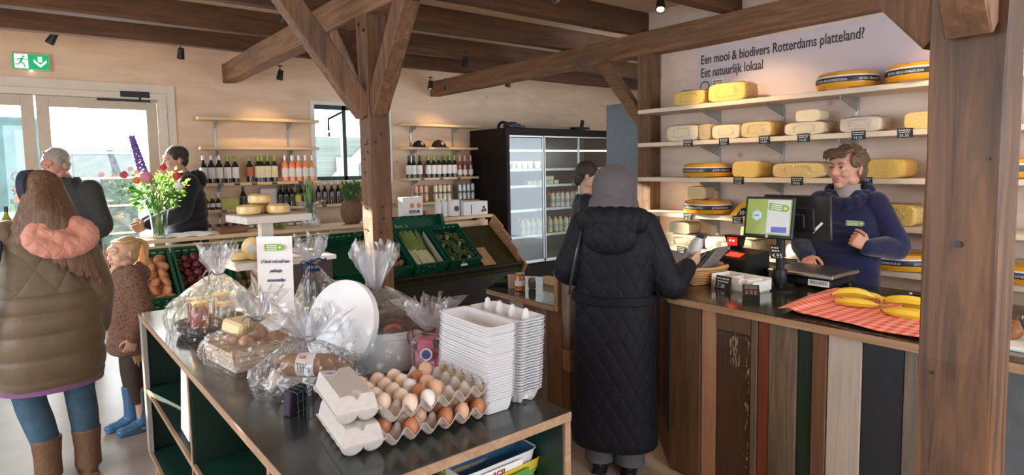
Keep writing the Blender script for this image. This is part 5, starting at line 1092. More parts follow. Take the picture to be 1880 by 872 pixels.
for k, (a, b, w) in enumerate(cols):
    o = open_carton(a, 'open_egg_carton', b); o.location = (1.03 + rnd.uniform(-.012, .012), 1.43 - .006 * (k % 2) , .512 + .0335 * k); o.rotation_euler = (0, 0, PI / 2 + rnd.uniform(-.12, .12)); o.scale = (1.05, 1.0, 1.1)
    o['label'] = 'open %s egg carton on the shelf inside the bench end, %s' % (w, ud(k, 7)); o['group'] = 'used cartons inside the bench'
    if k >= 4: MB().box((-.0585, 0, .022), (.0015, .15, .024), (0, -.25, 0)).build('printed_panel', [ypul, mat('green_print', (.1, .35, .06), .6, var=.1), M['paper']][k - 4], o); text('VERS' if k < 6 else 'ACSI', .022, frame((-.0605, .04, .013), (0, -1, 0), (-.25, 0, 1)), mat('maroon_print', (.30, .03, .06), .6, var=0), 'print_text', o)
for k, (a, b, w) in enumerate([(pulpw, pulp, 'white'), (gpul, gpul, 'green'), (pulpw, pulp, 'white'), (bpul, bpul, 'blue'), (pulpb, pulp, 'grey'), (gpul, gpul, 'dark green'), (bpul, bpul, 'blue')]):
    o = open_carton(a, 'open_egg_carton', b); o.location = (.72 + rnd.uniform(-.012, .012), 1.43, .512 + .022 * k); o.rotation_euler = (0, 0, PI / 2 + rnd.uniform(-.1, .1)); o['label'] = 'open %s egg carton, left stack inside the bench end, %s' % (w, ud(k, 7)); o['group'] = 'used cartons inside the bench'
# ---- cellophane
cel = clear('cellophane', (.995, .998, 1), .06, .10, .075, .8, 16, (1, 1, .35)); cel2 = clear('cellophane_folded', (.99, .99, 1), .10, .14, .13, .5, 22, (1, 1, .3))
def cello(name_, parent, c, rx, ry, tie, top, seed, dx=0, dy=0, shoulder=.55, fan=.085, fold=24, body=.0, ribbon=None, z0=.002):
    rr = random.Random(seed); ph = [rr.uniform(0, 6.28) for _ in range(12)]; nz = [[rr.uniform(-1, 1) for _ in range(97)] for _ in range(40)]
    nu = 96; H = tie
    def n2(u, i): return nz[i][int(u * 96) % 96]
    def f(u, v):
        a = 2 * PI * u; i = int(v * 30); c_ = math.cos(a); s_ = math.sin(a)
        z = z0 + (H - z0) * v
        if v < shoulder: k = 1 + .05 * math.sin(PI * v / shoulder) + body * v
        else:
            q = (v - shoulder) / (1 - shoulder); k = (1 + body * v) * (1 - q) ** .85 + .10 * q
        e = 3.0; xx = math.copysign(abs(c_) ** (2 / e), c_); yy = math.copysign(abs(s_) ** (2 / e), s_)
        pl = 1 + (.02 + .05 * v) * math.sin(fold * a + ph[0] + 2.5 * v) + .03 * math.sin(9 * a + ph[1] - 5 * v) + .014 * n2(u, i) + .03 * v * math.sin(5 * a + ph[2])
        k *= pl; m = max(0, (v - .2) / .8); return (xx * rx * k + dx * m ** 1.5, yy * ry * k + dy * m ** 1.5, z + .010 * n2(u, i + 1) * math.sin(PI * v))
    b = MB().grid(f, nu, 30).build(name_, cel, parent, False, c)
    def g(u, v):
        a = 2 * PI * u; tall = .62 + .38 * abs(math.sin(3.5 * a + ph[3])) ** .6 + .12 * n2(u, 5); r = .018 + fan * v ** 1.1 * (1 + .35 * math.sin(5 * a + ph[4]) + .22 * math.sin(11 * a + ph[5]))
        return (dx + r * math.cos(a) * (1 + .3 * math.sin(7 * a)) + .006 * n2(u, 7 + int(v * 10)) * v, dy + r * math.sin(a) + .006 * n2(u, 19 + int(v * 10)) * v, H + (top - H) * v * tall + .01 * n2(u, 30) * v)
    MB().grid(g, 64, 8).build('cellophane_fan', cel2, parent, False, c)
    def g2(u, v):
        a = 2 * PI * u; r = .016 + fan * .62 * v; return (dx + r * math.cos(a) * (1 + .5 * math.sin(6 * a + ph[6])), dy + r * math.sin(a) * (1 + .5 * math.cos(5 * a)), H + (top - H) * .8 * v * (.6 + .4 * abs(math.sin(4 * a + ph[7]))))
    MB().grid(g2, 48, 6).build('cellophane_fan', cel2, parent, False, c)
    rb = MB(); rb.tube([(dx + .022 * math.cos(t), dy + .022 * math.sin(t), H + .003 * math.sin(t)) for t in [2 * PI * i / 16 for i in range(17)]], .0035, 6, False)
    for s_ in (-1, 1): rb.tube([(dx - .02, dy - .015, H), (dx - .045, dy - .03 + s_ * .02, H + .02), (dx - .06, dy - .03 + s_ * .035, H - .005), (dx - .055, dy - .03 + s_ * .03, H - .035)], [.003, .004, .003, .002], 5, sm=3)
    rb.build('ribbon', ribbon or mat('grey_ribbon', (.22, .20, .22), .4, var=.1), parent, True, c)
straw = mat('paper_straw', (.55, .42, .30), .8, var=.4, scale=40, bump=.8, bscale=80)
# gift A: hamper with jars at the far left
ga = thing('gift_hamper', 'cellophane wrapped hamper with jars at the far left end of the bench', 'gift basket', (.60, 2.98, TZ), .1)
MB().lathe([(.12, 0), (.15, .02), (.16, .05), (.15, .05), (.13, .02)], n=28).build('dark_tray', mat('dark_basket', (.06, .045, .04), .6, var=.3, scale=40), ga, True)
for (x, y, r, h, c_, w) in ((-.07, -.03, .04, .13, (.30, .04, .03), 'red_preserve'), (.03, -.07, .04, .12, (.10, .07, .04), 'chutney'), (.05, .05, .042, .14, (.35, .22, .08), 'mustard'), (-.05, .07, .04, .13, (.16, .10, .05), 'relish')):
    j = MB().lathe([(.001, .02), (r, .022), (r, h * .85), (r * .85, h)], n=16).build('jar', mat(w, c_, .15, var=.2, coat=.5), ga, True, (x, y, 0)); MB().lathe([(r * .9, h), (r * .9, h + .015), (.001, h + .016)], n=16, cap=False).build('lid', gold, j, True)
cello('cellophane_wrap', ga, (0, 0, 0), .175, .19, .26, .40, 11, .02, -.02, .45, .06)
# gift B: small wooden crate of fruit
gb = thing('gift_hamper', 'cellophane wrapped pale slatted punnet hamper in the middle left of the bench', 'gift basket', (.62, 2.42, TZ), .15)
pn_ = MB()
for k in range(4):
    for s_ in (-1, 1): pn_.box((s_ * (.125 + k * .003), 0, .01 + k * .019), (.003, .27, .015)); pn_.box((0, s_ * (.135 + k * .003), .01 + k * .019), (.25, .003, .015))
pn_.box((0, 0, .004), (.24, .26, .006)); pn_.build('wooden_punnet', wood('poplar', (.62, .50, .38), (.75, .64, .52), 'x', 6), gb)
cb = MB()
for k in range(14): cb.ell((rnd.uniform(-.09, .09), rnd.uniform(-.10, .10), .07 + rnd.uniform(0, .05)), (rnd.uniform(.025, .045), rnd.uniform(.02, .04), .022), (rnd.uniform(-.5, .5), rnd.uniform(-.5, .5), rnd.uniform(0, 3)), 10, 7)
cb.build('snack_packets', mat('snack_mix', (.50, .30, .20), .5, var=.5, scale=25), gb, True)
MB().box((-.03, .02, .13), (.12, .10, .05), (.2, .1, .4), .01).build('cheese_packet', cut, gb); MB().box((.06, -.05, .125), (.09, .08, .04), (.3, -.2, .2), .01).build('pale_packet', M['paper'], gb)
cello('cellophane_wrap', gb, (0, 0, 0), .165, .18, .15, .27, 12, .02, .0, .5, .07)
# gift C: carton with sausage and bread
gc = thing('gift_hamper', 'cellophane wrapped gift with a brown sausage on an egg carton behind the closed cartons', 'gift basket', (.66, 1.93, TZ), -.75)
eb = MB(); eb.grid(lambda u, v: ((u - .5) * .27, (v - .5) * .13, .048 - .044 * (abs(math.sin(PI * 5 * u)) * abs(math.sin(PI * 2 * v))) ** .5 * min(1, 8 * u, 8 * (1 - u)) ** .3), 60, 26); eb.build('egg_carton_base', pulpw, gc, True)
es = MB()
for k in range(3): es.ell((-.10 + .003 * k, -.03 + .05 * k * 0.9, .05), (.022, .022, .028), n=12, m=8)
es.build('white_eggs', EM['w'], gc, True)
MB().tube([(-.09, 0, .085), (-.06, 0, .09), (.08, 0, .09), (.14, 0, .08)], [.015, .036, .036, .012], 18, sm=3).build('dried_sausage', mat('sausage', (.26, .12, .035), .35, var=.25, scale=25), gc, True)
MB().lathe([(.0375, -.03), (.0375, .03)], n=22, cap=False, T=Matrix.Translation((0, 0, .09)) @ Euler((0, PI / 2, 0)).to_matrix().to_4x4()).build('white_label', M['paper'], gc, True)
lp = MB()
for k in range(5): lp.box((-.02 + .009 * k, -.036 - .002, .09), (.002, .002, .03))
lp.build('label_print', mat('grey_print', (.25, .25, .27), .6, var=0), gc); MB().box((-.01, -.022, .122), (.02, .01, .004), (.6, 0, 0)).build('red_seal', redc, gc)
MB().tube([(-.04, .05, .06), (.10, .05, .06)], [.03, .026], 14).build('bread_roll', straw, gc, True)
cello('cellophane_wrap', gc, (0, 0, 0), .165, .105, .165, .28, 13, -.01, .03, .5, .08, body=.1)
# hat box gift
gh = thing('round_gift_box', 'round white gift box with its lid leaning against it, wrapped in cellophane', 'gift box', (1.0, 2.045, TZ))
MB().lathe([(.001, 0), (.150, 0), (.152, .004), (.152, .118), (.156, .12), (.156, .142), (.150, .144), (.147, .14), (.147, .01), (.001, .008)], n=56, cap=False).build('box_body', mat('glossy_white_tin', (.84, .87, .92), .3, var=.02), gh, True)
MB().lathe([(.1525, .002), (.1535, .006)], n=56, cap=False).build('metal_rim', M['steel'], gh, True)
n_ = V((-.86, -.34, .32)).normalized(); Tl = Matrix.Translation((-.19, .0, .172)) @ n_.to_track_quat('Z', 'X').to_matrix().to_4x4()
MB().lathe([(.001, .0), (.154, 0), (.161, -.004), (.162, -.028), (.158, -.028), (.156, -.006), (.001, -.005)], n=56, cap=False, T=Tl).build('lid', mat('glossy_white_lid', (.84, .86, .90), .3, var=.02), gh, True)
bb = MB()
for k in range(12): bb.ell((rnd.uniform(-.09, .1), rnd.uniform(-.1, .1), .12 + rnd.uniform(0, .02)), (.035, .03, .02), (rnd.uniform(-.5, .5), 0, rnd.uniform(0, 3)), 10, 6)
bb.build('dark_chocolates', mat('chocolate', (.12, .05, .03), .4, var=.4, scale=30), gh, True)
MB().box((.02, .06, .155), (.17, .05, .05), (0, 0, .3), .004).build('silver_tin', M['steel'], gh); MB().box((-.07, -.02, .14), (.06, .09, .05), (0, .2, .3), .004).build('navy_packet', navy, gh); MB().ell((-.02, -.08, .14), (.035, .03, .02)).build('red_packet', redc, gh, True)
cello('cellophane_wrap', gh, (-.03, 0, 0), .225, .195, .275, .45, 14, .0, .03, .45, .055, 20)
def sheet(u, v):   # the loose fold running down from the tie to the right
    return (.0 + .17 * v + .02 * math.sin(9 * u) * v, -.01 - .11 * v + .05 * (u - .5) * (1 + 3 * v), .275 - .12 * v - .03 * v * v + .012 * math.sin(14 * u + 3 * v))
MB().grid(sheet, 24, 10).build('cellophane_fold', cel2, gh)
# pink gift
gp = thing('small_gift_box', 'small pink and green printed box in cellophane beside the carton stack', 'gift box', (1.035, 1.80, TZ), -.72)
def pinkpat(n_):
    m, t, p = nm(n_); N = t.nodes; L = t.links; tc = N.new('ShaderNodeTexCoord'); w = N.new('ShaderNodeTexVoronoi'); w.inputs['Scale'].default_value = 38; L.new(tc.outputs['Object'], w.inputs[0])
    r = N.new('ShaderNodeValToRGB'); r.color_ramp.interpolation = 'CONSTANT'; e = r.color_ramp.elements; e[0].color = (.70, .12, .22, 1); e[1].position = .35; e[1].color = (.05, .015, .02, 1)
    for q, c in ((.5, (.80, .30, .38, 1)), (.62, (.75, .68, .62, 1)), (.75, (.72, .14, .25, 1)), (.9, (.04, .25, .10, 1))): x = e.new(q); x.color = c
    s3 = N.new('ShaderNodeSeparateColor'); L.new(w.outputs['Color'], s3.inputs[0]); L.new(s3.outputs[0], r.inputs[0]); L.new(r.outputs[0], p.inputs['Base Color']); return m
MB().box((0, 0, .07), (.085, .085, .14), b=.002).build('box', pinkpat('pink_pattern'), gp)
MB().box((-.0435, 0, .05), (.002, .03, .09)).build('green_panel', mat('panel_green', (.03, .25, .08), .5, var=.1), gp)
text('KAARS', .026, frame((-.040, -.0445, .012), (1, 0, 0), (0, 0, 1)), M['black'], 'print_text', gp, off=.0006)
MB().lathe([(.001, 0), (.021, 0), (.021, .001), (.001, .001)], n=26, T=Matrix.Translation((.0, -.060, .095)) @ Euler((PI / 2 - .15, 0, 0)).to_matrix().to_4x4()).build('round_sticker', M['paper'], gp)
MB().lathe([(.009, 0), (.015, 0), (.015, .001), (.009, .001)], n=26, T=Matrix.Translation((.0, -.0615, .095)) @ Euler((PI / 2 - .15, 0, 0)).to_matrix().to_4x4()).build('sticker_ring', mat('sticker_navy', (.05, .08, .28), .5, var=0), gp)
cello('cellophane_wrap', gp, (0, 0, 0), .058, .060, .165, .275, 15, 0, 0, .80, .06, 14, ribbon=mat('brown_ribbon', (.10, .04, .03), .4, var=0))
# bottle gift with blue ribbon
gg = thing('gift_bottle', 'dark bottle wrapped in cellophane with a blue ribbon behind the sign', 'gift bottle', (1.0, 2.83, TZ))
MB().lathe([(.001, 0), (.038, .004), (.038, .18), (.03, .21), (.015, .245), (.015, .30)], n=18).build('bottle', gd, gg, True); MB().box((.10, .0, .09), (.08, .10, .18), (0, .05, .4), .006).build('brown_box', mat('brown_pack', (.16, .11, .08), .5, var=.3, scale=25), gg)
blr = mat('blue_ribbon', (.01, .03, .12), .3, var=.1); cello('cellophane_wrap', gg, (.035, 0, 0), .115, .09, .275, .41, 16, -.03, 0, .35, .06, 18, ribbon=blr)
MB().tube([(-.03, -.02, .272), (.02, -.03, .30), (.05, -.035, .292), (.06, -.03, .30)], .005, 6, sm=3).tube([(-.02, -.03, .25), (.03, -.03, .25)], .008, 6).build('bow', blr, gg, True)
# white-washed two tier stand with the sign
ww = wood('whitewashed_wood', (.56, .51, .47), (.70, .66, .62), 'x', 5, .7); SX, SY = .90, 3.07
ts = thing('tiered_stand', 'whitewashed wooden two tier stand on the bench carrying small cheeses', 'stand', (SX, SY, TZ), .1)
MB().box((0, .02, .02), (.32, .24, .04), b=.003).build('foot_board', ww, ts); MB().box((-.02, .03, .255), (.06, .045, .44), b=.002).build('post', wood('whitewashed_post', (.56, .51, .47), (.70, .66, .62), 'z', 5, .7), ts)
MB().box((-.03, .03, .275), (.36, .24, .035), b=.003).build('tier_board', ww, ts); MB().box((-.0, .03, .488), (.32, .27, .035), b=.003).build('tier_board', ww, ts)
PS = Proto(tag(MB().lathe([(.001, 0), (.040, .0), (.053, .008), (.056, .024), (.053, .040), (.042, .048), (.001, .049)], n=28).build('small_cheese', mat('smooth_rind', (.72, .52, .22), .35, var=.08, scale=10, coat=.2), None, True), 's', 'cheese'))
ZT2 = TZ + .5065
for (x, y, z, w) in ((-.095, .0, 0, 'left on the top tier'), (.035, -.03, 0, 'right on the top tier'), (-.02, .09, 0, 'behind the others on the top tier'), (-.03, .04, .0495, 'stacked highest on the top tier')):
    PS.at((SX + x, SY + y + .03, ZT2 + z), rnd.uniform(0, 3), 'small round farmhouse cheese ' + w, 'small round cheeses on the stand')
PS.at((SX - .15, SY + .02, TZ + .2935), 0, 'small round cheese lying on the lower tier', 'small round cheeses on the stand')
o = PS.at((SX - .085, SY - .01, TZ + .2935 + .056), (PI / 2, 0, -.6), 'small round cheese with white label standing on edge on the lower tier', None); MB().lathe([(.001, .0495), (.018, .0495), (.018, .050), (.001, .050)], n=18).lathe([(.018, .0499), (.023, .0499), (.023, .0505), (.018, .0505)], n=18, cap=False).build('label', mat('label_grey', (.55, .56, .58), .5, var=.2), o)
sg_ = thing('sign_board', 'white sign with green tag logo and blue handwriting in a wooden block', 'sign', (.865, 2.885, TZ + .0), -.66)
SB = .055
MB().box((0, 0, .0405), (.19, .035, .03), b=.002).box((0, 0, .0125), (.18, .05, .025), b=.002).build('wooden_block', wood('beech_block', (.50, .32, .20), (.62, .42, .28), 'x', 7), sg_)
MB().box((-.01, -.010, .235), (.165, .003, .36), (-.03, 0, 0)).build('sign_card', M['paper'], sg_)
lo = logo(sg_, (-.008, -.022, .365), .085, lgm, M['paper']); lo.rotation_euler = (0, -.06, PI / 2)
hb = mat('handwriting_blue', (.02, .03, .12), .5, var=0)
for i, s_ in enumerate(('U kunt ook zelf een', 'pakketje', 'samenstellen', 'Wij pakken het', 'graag voor u in')):
    text(s_, .0225, frame((-.008, -.0165 + .0012 * i, .292 - .044 * i), (1, 0, .0), (0, .03, 1)), hb, 'handwriting', sg_, ext=.0004, shear=.45, align='CENTER', off=.0005, sx=.72)
# dark plinth with white top behind the bench, and pale tray on it
dp = thing('display_plinth', 'dark brown display plinth with a white top behind the bench', 'plinth', (1.33, 4.15, 0)); MB().box((0, 0, .51), (.42, .42, 1.02), b=.004).build('plinth', mat('plinth_brown', (.045, .02, .015), .5, var=.15), dp); MB().box((0, 0, 1.035), (.46, .46, .03), b=.003).build('top', M['white'], dp)
pt = thing('serving_tray', 'pale square tray lying on the white plinth top', 'tray', (1.33, 4.05, 1.051), .15); MB().loft([[(a * w, b * w, z) for a, b in ((-1, -1), (1, -1), (1, 1), (-1, 1))] for z, w in ((0, .075), (.04, .095), (.04, .088), (.008, .07))]).build('tray', mat('pale_tray', (.66, .60, .54), .5, var=.03), pt)
bhk = thing('wire_holder', 'small black wire and card holder between the wrapped gift and the cartons', 'holder', (.57, 1.775, TZ), .5); wm = MB()
for k in range(4): wm.tube([(-.03 + .02 * k, -.03, .0), (-.03 + .02 * k, -.03, .075), (-.03 + .02 * k, .03, .085)], .0015, 5)
for z in (.02, .05, .075): wm.tube([(-.035, -.03, z), (.035, -.03, z)], .0015, 5)
wm.build('wires', mat('teal_wire', (.02, .08, .09), .4, var=0), bhk); MB().box((0, .01, .04), (.07, .03, .078), (.1, 0, 0), .004).build('dark_card', mat('violet_black', (.03, .02, .045), .5, var=.2), bhk)
# flat gift bag of knick-knacks between hamper A and the stand
tag(MB().box((.0, 0, .035), (.16, .10, .07), (0, 0, .4), .01).build('dried_bundle', straw, None, False, (.76, 2.68, TZ + .001)), 'bundle of dried straw packing between the hampers and the stand', 'bundle')
# ---------------------------------------------------------------- flowers and plants on the back counter
gv = clear('vase_glass', (.93, .97, .95), .12, .02)
fl = thing('flower_vase', 'glass vase with a large mixed bouquet and purple flower spike on the back counter', 'flowers', (.86, 6.33, 1.0225))
MB().lathe([(.001, .004), (.055, .004), (.062, .05), (.072, .2), (.09, .27), (.087, .27), (.068, .2), (.056, .05), (.05, .015), (.001, .014)], n=28, cap=False).build('vase', gv, fl, True)
stm = MB()
for k in range(16):
    a = k * 2.4; r = .035; stm.tube([(-r * math.cos(a), -r * math.sin(a), .02), (0, 0, .22), (.16 * math.cos(a) * (1 if k % 2 else .6), .12 * math.sin(a), .42)], .004, 5, sm=3)
stm.build('stems', mat('flower_stem', (.22, .30, .08), .5, var=.2), fl, True)
def foliage(name_, parent, n, c, rad, mt, sz, seed, flat=.5):
    rr = random.Random(seed); m = MB()
    for k in range(n):
        d = V((rr.gauss(0, 1), rr.gauss(0, 1), rr.gauss(0, 1))).normalized(); q = rr.random() ** .45; p = V((c[0] + d.x * rad[0] * q, c[1] + d.y * rad[1] * q, c[2] + d.z * rad[2] * q))
        s_ = sz * rr.uniform(.6, 1.3); a = (d + V((rr.uniform(-.6, .6), rr.uniform(-.6, .6), rr.uniform(-.3, .6)))).normalized(); b = a.orthogonal().normalized(); b = Matrix.Rotation(rr.uniform(0, 6.28), 3, a) @ b; nn = a.cross(b) * s_ * .12
        m.add([p, p + a * s_ * .5 + b * s_ * .28 + nn, p + a * s_, p + a * s_ * .5 - b * s_ * .28 + nn, p + a * s_ * .5], [(0, 1, 4), (1, 2, 4), (2, 3, 4), (3, 0, 4)])
    return m.build(name_, mt, parent)
def leafm(n_, c, tl=.5):
    m = mat(n_, c, .5, var=.3, scale=30); t = m.node_tree; N = t.nodes; p = N['Principled BSDF']; o = [x for x in N if x.type == 'OUTPUT_MATERIAL'][0]; tr = N.new('ShaderNodeBsdfTranslucent'); tr.inputs[0].default_value = (*[min(1, x * 1.6) for x in c], 1); mx = N.new('ShaderNodeMixShader'); mx.inputs[0].default_value = tl; t.links.new(p.outputs[0], mx.inputs[1]); t.links.new(tr.outputs[0], mx.inputs[2]); t.links.new(mx.outputs[0], o.inputs[0]); return m
foliage('foliage', fl, 260, (0, 0, .40), (.20, .15, .13), leafm('bouquet_leaf', (.10, .22, .05)), .07, 1)
foliage('lime_foliage', fl, 130, (.10, -.02, .50), (.15, .10, .13), leafm('lime_leaf', (.40, .52, .12)), .045, 2)
foliage('eucalyptus', fl, 36, (-.25, 0, .46), (.08, .05, .05), leafm('eucalyptus_leaf', (.06, .12, .09), .2), .05, 3)
def bloom(nm_, c, p, r, petals=26, parent=fl):
    m = MB(); rr = random.Random(int(r * 1000) + petals)
    for k in range(petals):
        a = k * 2.4; b = .15 + 1.3 * k / petals; d = V((math.cos(a) * math.sin(b), -math.cos(b), math.sin(a) * math.sin(b))).normalized(); m.ell(V(p) + d * r * .6, (r * .38, r * .20, r * .38), (0, a, 0), 8, 5)
    return m.build(nm_, mat(nm_ + '_petals', c, .6, var=.2, scale=40), parent, True)
for nm_, c, p, r in (('pink_dahlia', (.72, .30, .34), (-.09, -.10, .55), .060), ('orange_rose', (.80, .20, .03), (-.16, -.08, .53), .036), ('yellow_bloom', (.85, .50, .05), (-.15, -.04, .60), .022), ('red_carnation', (.60, .05, .06), (.05, -.08, .64), .032), ('red_rose', (.65, .05, .06), (.15, -.10, .56), .040), ('pink_carnation', (.60, .10, .16), (-.25, -.03, .58), .036), ('white_rose', (.85, .85, .85), (.16, -.12, .47), .040), ('white_bloom', (.85, .82, .75), (-.06, -.1, .46), .025), ('yellow_rose', (.8, .65, .1), (.19, -.05, .40), .022)): bloom(nm_, c, p, r)
ds = MB(); rr = random.Random(8)
for k in range(90):
    q = k / 90; a = k * 2.4; w = .034 * (1 - .6 * q); ds.ell((-.10 - .07 * q + w * math.cos(a), w * math.sin(a), .60 + .32 * q), (.013, .013, .012), n=7, m=5)
ds.build('delphinium_spike', mat('delphinium', (.20, .12, .42), .6, var=.35, scale=40), fl, True)
t = thing('potted_tulips', 'bunch of green tulips in a foil wrapped glass on the back counter', 'flowers', (2.25, 6.33, 1.0225))
MB().lathe([(.001, .003), (.06, .003), (.085, .08), (.05, .17), (.045, .2)], n=20, cap=False).build('vase', gv, t, True)
cello('cellophane_wrap', t, (0, 0, 0), .09, .08, .19, .27, 21, 0, 0, .4, .10, 12)
lf = MB(); rr = random.Random(4)
for k in range(26):
    a = rr.uniform(0, 6.28); r = rr.uniform(0, .05); H_ = rr.uniform(.36, .50); dx, dy = math.cos(a), math.sin(a)
    lf.grid(lambda u, v: (dx * (r * .4 + r * 1.3 * u) - dy * (v - .5) * .035 * math.sin(PI * min(1, u * .9 + .12)), dy * (r * .4 + r * 1.3 * u) + dx * (v - .5) * .035 * math.sin(PI * min(1, u * .9 + .12)), .12 + (H_ - .12) * u), 6, 2)
lf.build('tulip_leaves', leafm('tulip_leaf', (.20, .36, .12), .35), t, True)
for k in range(5): MB().ell((.035 * math.cos(k * 2.5), .035 * math.sin(k * 2.5), .45 + .01 * k), (.013, .013, .026), n=10, m=7).build('tulip_bud', mat('tulip_bud_%s' % ORD[k + 1], (.35, .48, .15), .5, var=.1), t, True)
t = thing('basket_plant', 'bushy green plant in a tall dark wicker basket left of the middle post', 'plant', (2.70, 6.30, 1.0225))
MB().lathe([(.001, .002), (.07, .002)] + [(.085 + .035 * math.sin(PI * k / 14) + (.004 if k % 2 else 0), .012 + .018 * k) for k in range(14)] + [(.07, .27)], n=28).build('basket', wood('dark_wicker', (.10, .05, .025), (.22, .12, .06), 'x', 22, .6), t, True)
foliage('foliage', t, 260, (0, 0, .36), (.10, .10, .10), leafm('basket_leaf', (.08, .17, .05)), .05, 5)
t = tag(MB().lathe([(.001, .003), (.05, .003), (.09, .05), (.11, .09), (.106, .09), (.085, .05), (.048, .01), (.001, .01)], n=28, cap=False).build('glass_bowl', clear('green_bowl_glass', (.75, .82, .62), .12, .03), None, True, (1.93, 6.33, 1.0225)), 'greenish glass bowl behind the cheese stand on the back counter', 'bowl')
tag(MB().box((0, 0, .03), (.26, .16, .06), (0, 0, .05), .008).build('bread_board', wood('brown_box_wood', (.16, .07, .04), (.26, .13, .07), 'x', 7), None, False, (1.47, 6.32, 1.0225)), 'low brown wooden box on the back counter beside the man in black', 'box')
tag(MB().grid(lambda u, v: (-.23 + .46 * u, -.07 + .14 * v, .002 + .035 * math.sin(PI * u) ** .3 * math.sin(PI * v) ** .4 + .006 * math.sin(17 * u + 9 * v)), 24, 10).build('paper_sheets', M['paper'], None, True, (1.12, 6.28, 1.0225)), 'sunlit crumpled white paper on the back counter under the man in black', 'paper')
wt = thing('display_table', 'white display table near the door carrying two bottles', 'table', (-.45, 6.60, 0)); MB().box((0, 0, 1.045), (.56, .40, .03), b=.003).build('tabletop', M['white'], wt)
for x in (-.25, .25):
    for y in (-.17, .17): MB().box((x, y, .515), (.04, .04, 1.03)).build('leg', M['white'], wt)
P_gw = bottle('white_wine_bottle', 'b', 'bottle', bord(.30, .037), mat('yellow_green_glass', (.30, .34, .04), .08, var=0, coat=.5), (.05, .17, mat('ivory_label', (.7, .68, .5), .6, var=.05)), (.25, bf))
P_gw.at((-.21, 6.58, 1.0605), 0, 'yellow-green wine bottle with black neck on the table by the left door pane'); P_w.at((-.29, 6.57, 1.0605), 0, 'dark wine bottle beside the yellow-green one at the left edge')
# ---------------------------------------------------------------- people
skin = mat('skin', (.62, .37, .27), .5, var=.06, scale=14, sss=.08); skin_p = mat('ruddy_skin', (.60, .31, .22), .5, var=.09, scale=14, sss=.08); lips_m = mat('lips', (.48, .16, .13), .45, var=.05)
eyew = mat('eye_white', (.75, .73, .70), .2, var=0); iris = mat('iris', (.05, .04, .03), .15, var=0)
def hand(mb, w, d, n, side=1, curl=.5, s=1.0):
    w = V(w); d = V(d).normalized(); n = V(n); n = (n - d * n.dot(d)).normalized(); l = d.cross(n) * side
    rings = []
    for t_, hw, ht in ((-.01, .024, .019), (.02, .030, .017), (.05, .040, .015), (.082, .041, .012), (.092, .034, .008)):
        c = w + d * t_ * s; rings.append([tuple(c + (l * math.cos(a) * hw + n * math.sin(a) * ht) * s) for a in [2 * PI * k / 12 for k in range(12)]])
    if side < 0: rings = [r[::-1] for r in rings]
    mb.loft(rings)
    for i, (off, L_) in enumerate(((.031, .072), (.0105, .080), (-.0105, .074), (-.031, .058))):
        p = w + (d * .082 + l * off) * s; dd = d.copy(); pts = [p - d * .02 * s, p]; ang = 0
        for k, (fr, ca) in enumerate(((.45, 1.1), (.32, 1.3), (.23, .8))):
            ang += curl * ca * (1 + .06 * i); dd = (d * math.cos(ang) + n * math.sin(ang) + l * off * 1.2).normalized(); p = p + dd * L_ * fr * s; pts.append(p)
        mb.tube(pts, [.009 * s, .0092 * s, .0088 * s, .0080 * s, .0066 * s], 8)
        mb.ell(pts[-1], (.0066 * s,) * 3, n=8, m=6)
    p0 = w + (d * .022 + l * .026) * s; t1 = (d * .55 + l * .75 + n * .35).normalized(); t2 = (d * .85 + l * .25 + n * (.3 + .5 * curl)).normalized(); t3 = (d * .8 - l * .1 + n * (.35 + .6 * curl)).normalized()
    q1 = p0 + t1 * .036 * s; q2 = q1 + t2 * .034 * s; q3 = q2 + t3 * .026 * s; mb.tube([p0, q1, q2, q3], [.014 * s, .0115 * s, .0102 * s, .008 * s], 8); mb.ell(q3, (.008 * s,) * 3, n=8, m=6)
def head(mb, T, k=1.0, child=False):
    def e(c, r, rot=None): mb.ell(tuple(q * k for q in c), tuple(q * k for q in r), rot, 18, 12, T)
    e((0, -.012, .030), (.076, .095, .085)); e((0, .028, -.020), (.064, .068, .080)); e((0, .040, -.050), (.050, .050, .050))
    e((0, .066, -.090), (.024, .022, .020)); e((0, .074, .034), (.052, .022, .030))
    for s_ in (-1, 1):
        e((s_ * .034, .060, -.028), (.028, .030, .026)); e((s_ * .030, .084, .022), (.022, .010, .007)); e((s_ * .077, -.006, -.008), (.008, .017, .028), (0, s_ * .15, s_ * -.3)); e((s_ * .010, .100, -.030), (.008, .008, .007))
        e((s_ * .048, .01, -.062), (.022, .04, .03))
    tb = [T @ V(tuple(q * k for q in p)) for p in ((0, .086, .020), (0, .098, -.004), (0, .110 if not child else .104, -.026), (0, .098, -.036))]
    mb.tube(tb, [.008 * k, .010 * k, .0125 * k, .009 * k], 10, sm=2); mb.ell(tuple(q * k for q in (0, .108 if not child else .102, -.026)), (.011 * k, .010 * k, .010 * k), None, 12, 8, T)
    e((0, .088, -.056), (.022, .010, .0065)); e((0, .086, -.067), (.019, .010, .0065)); e((0, .078, -.060), (.03, .014, .02))
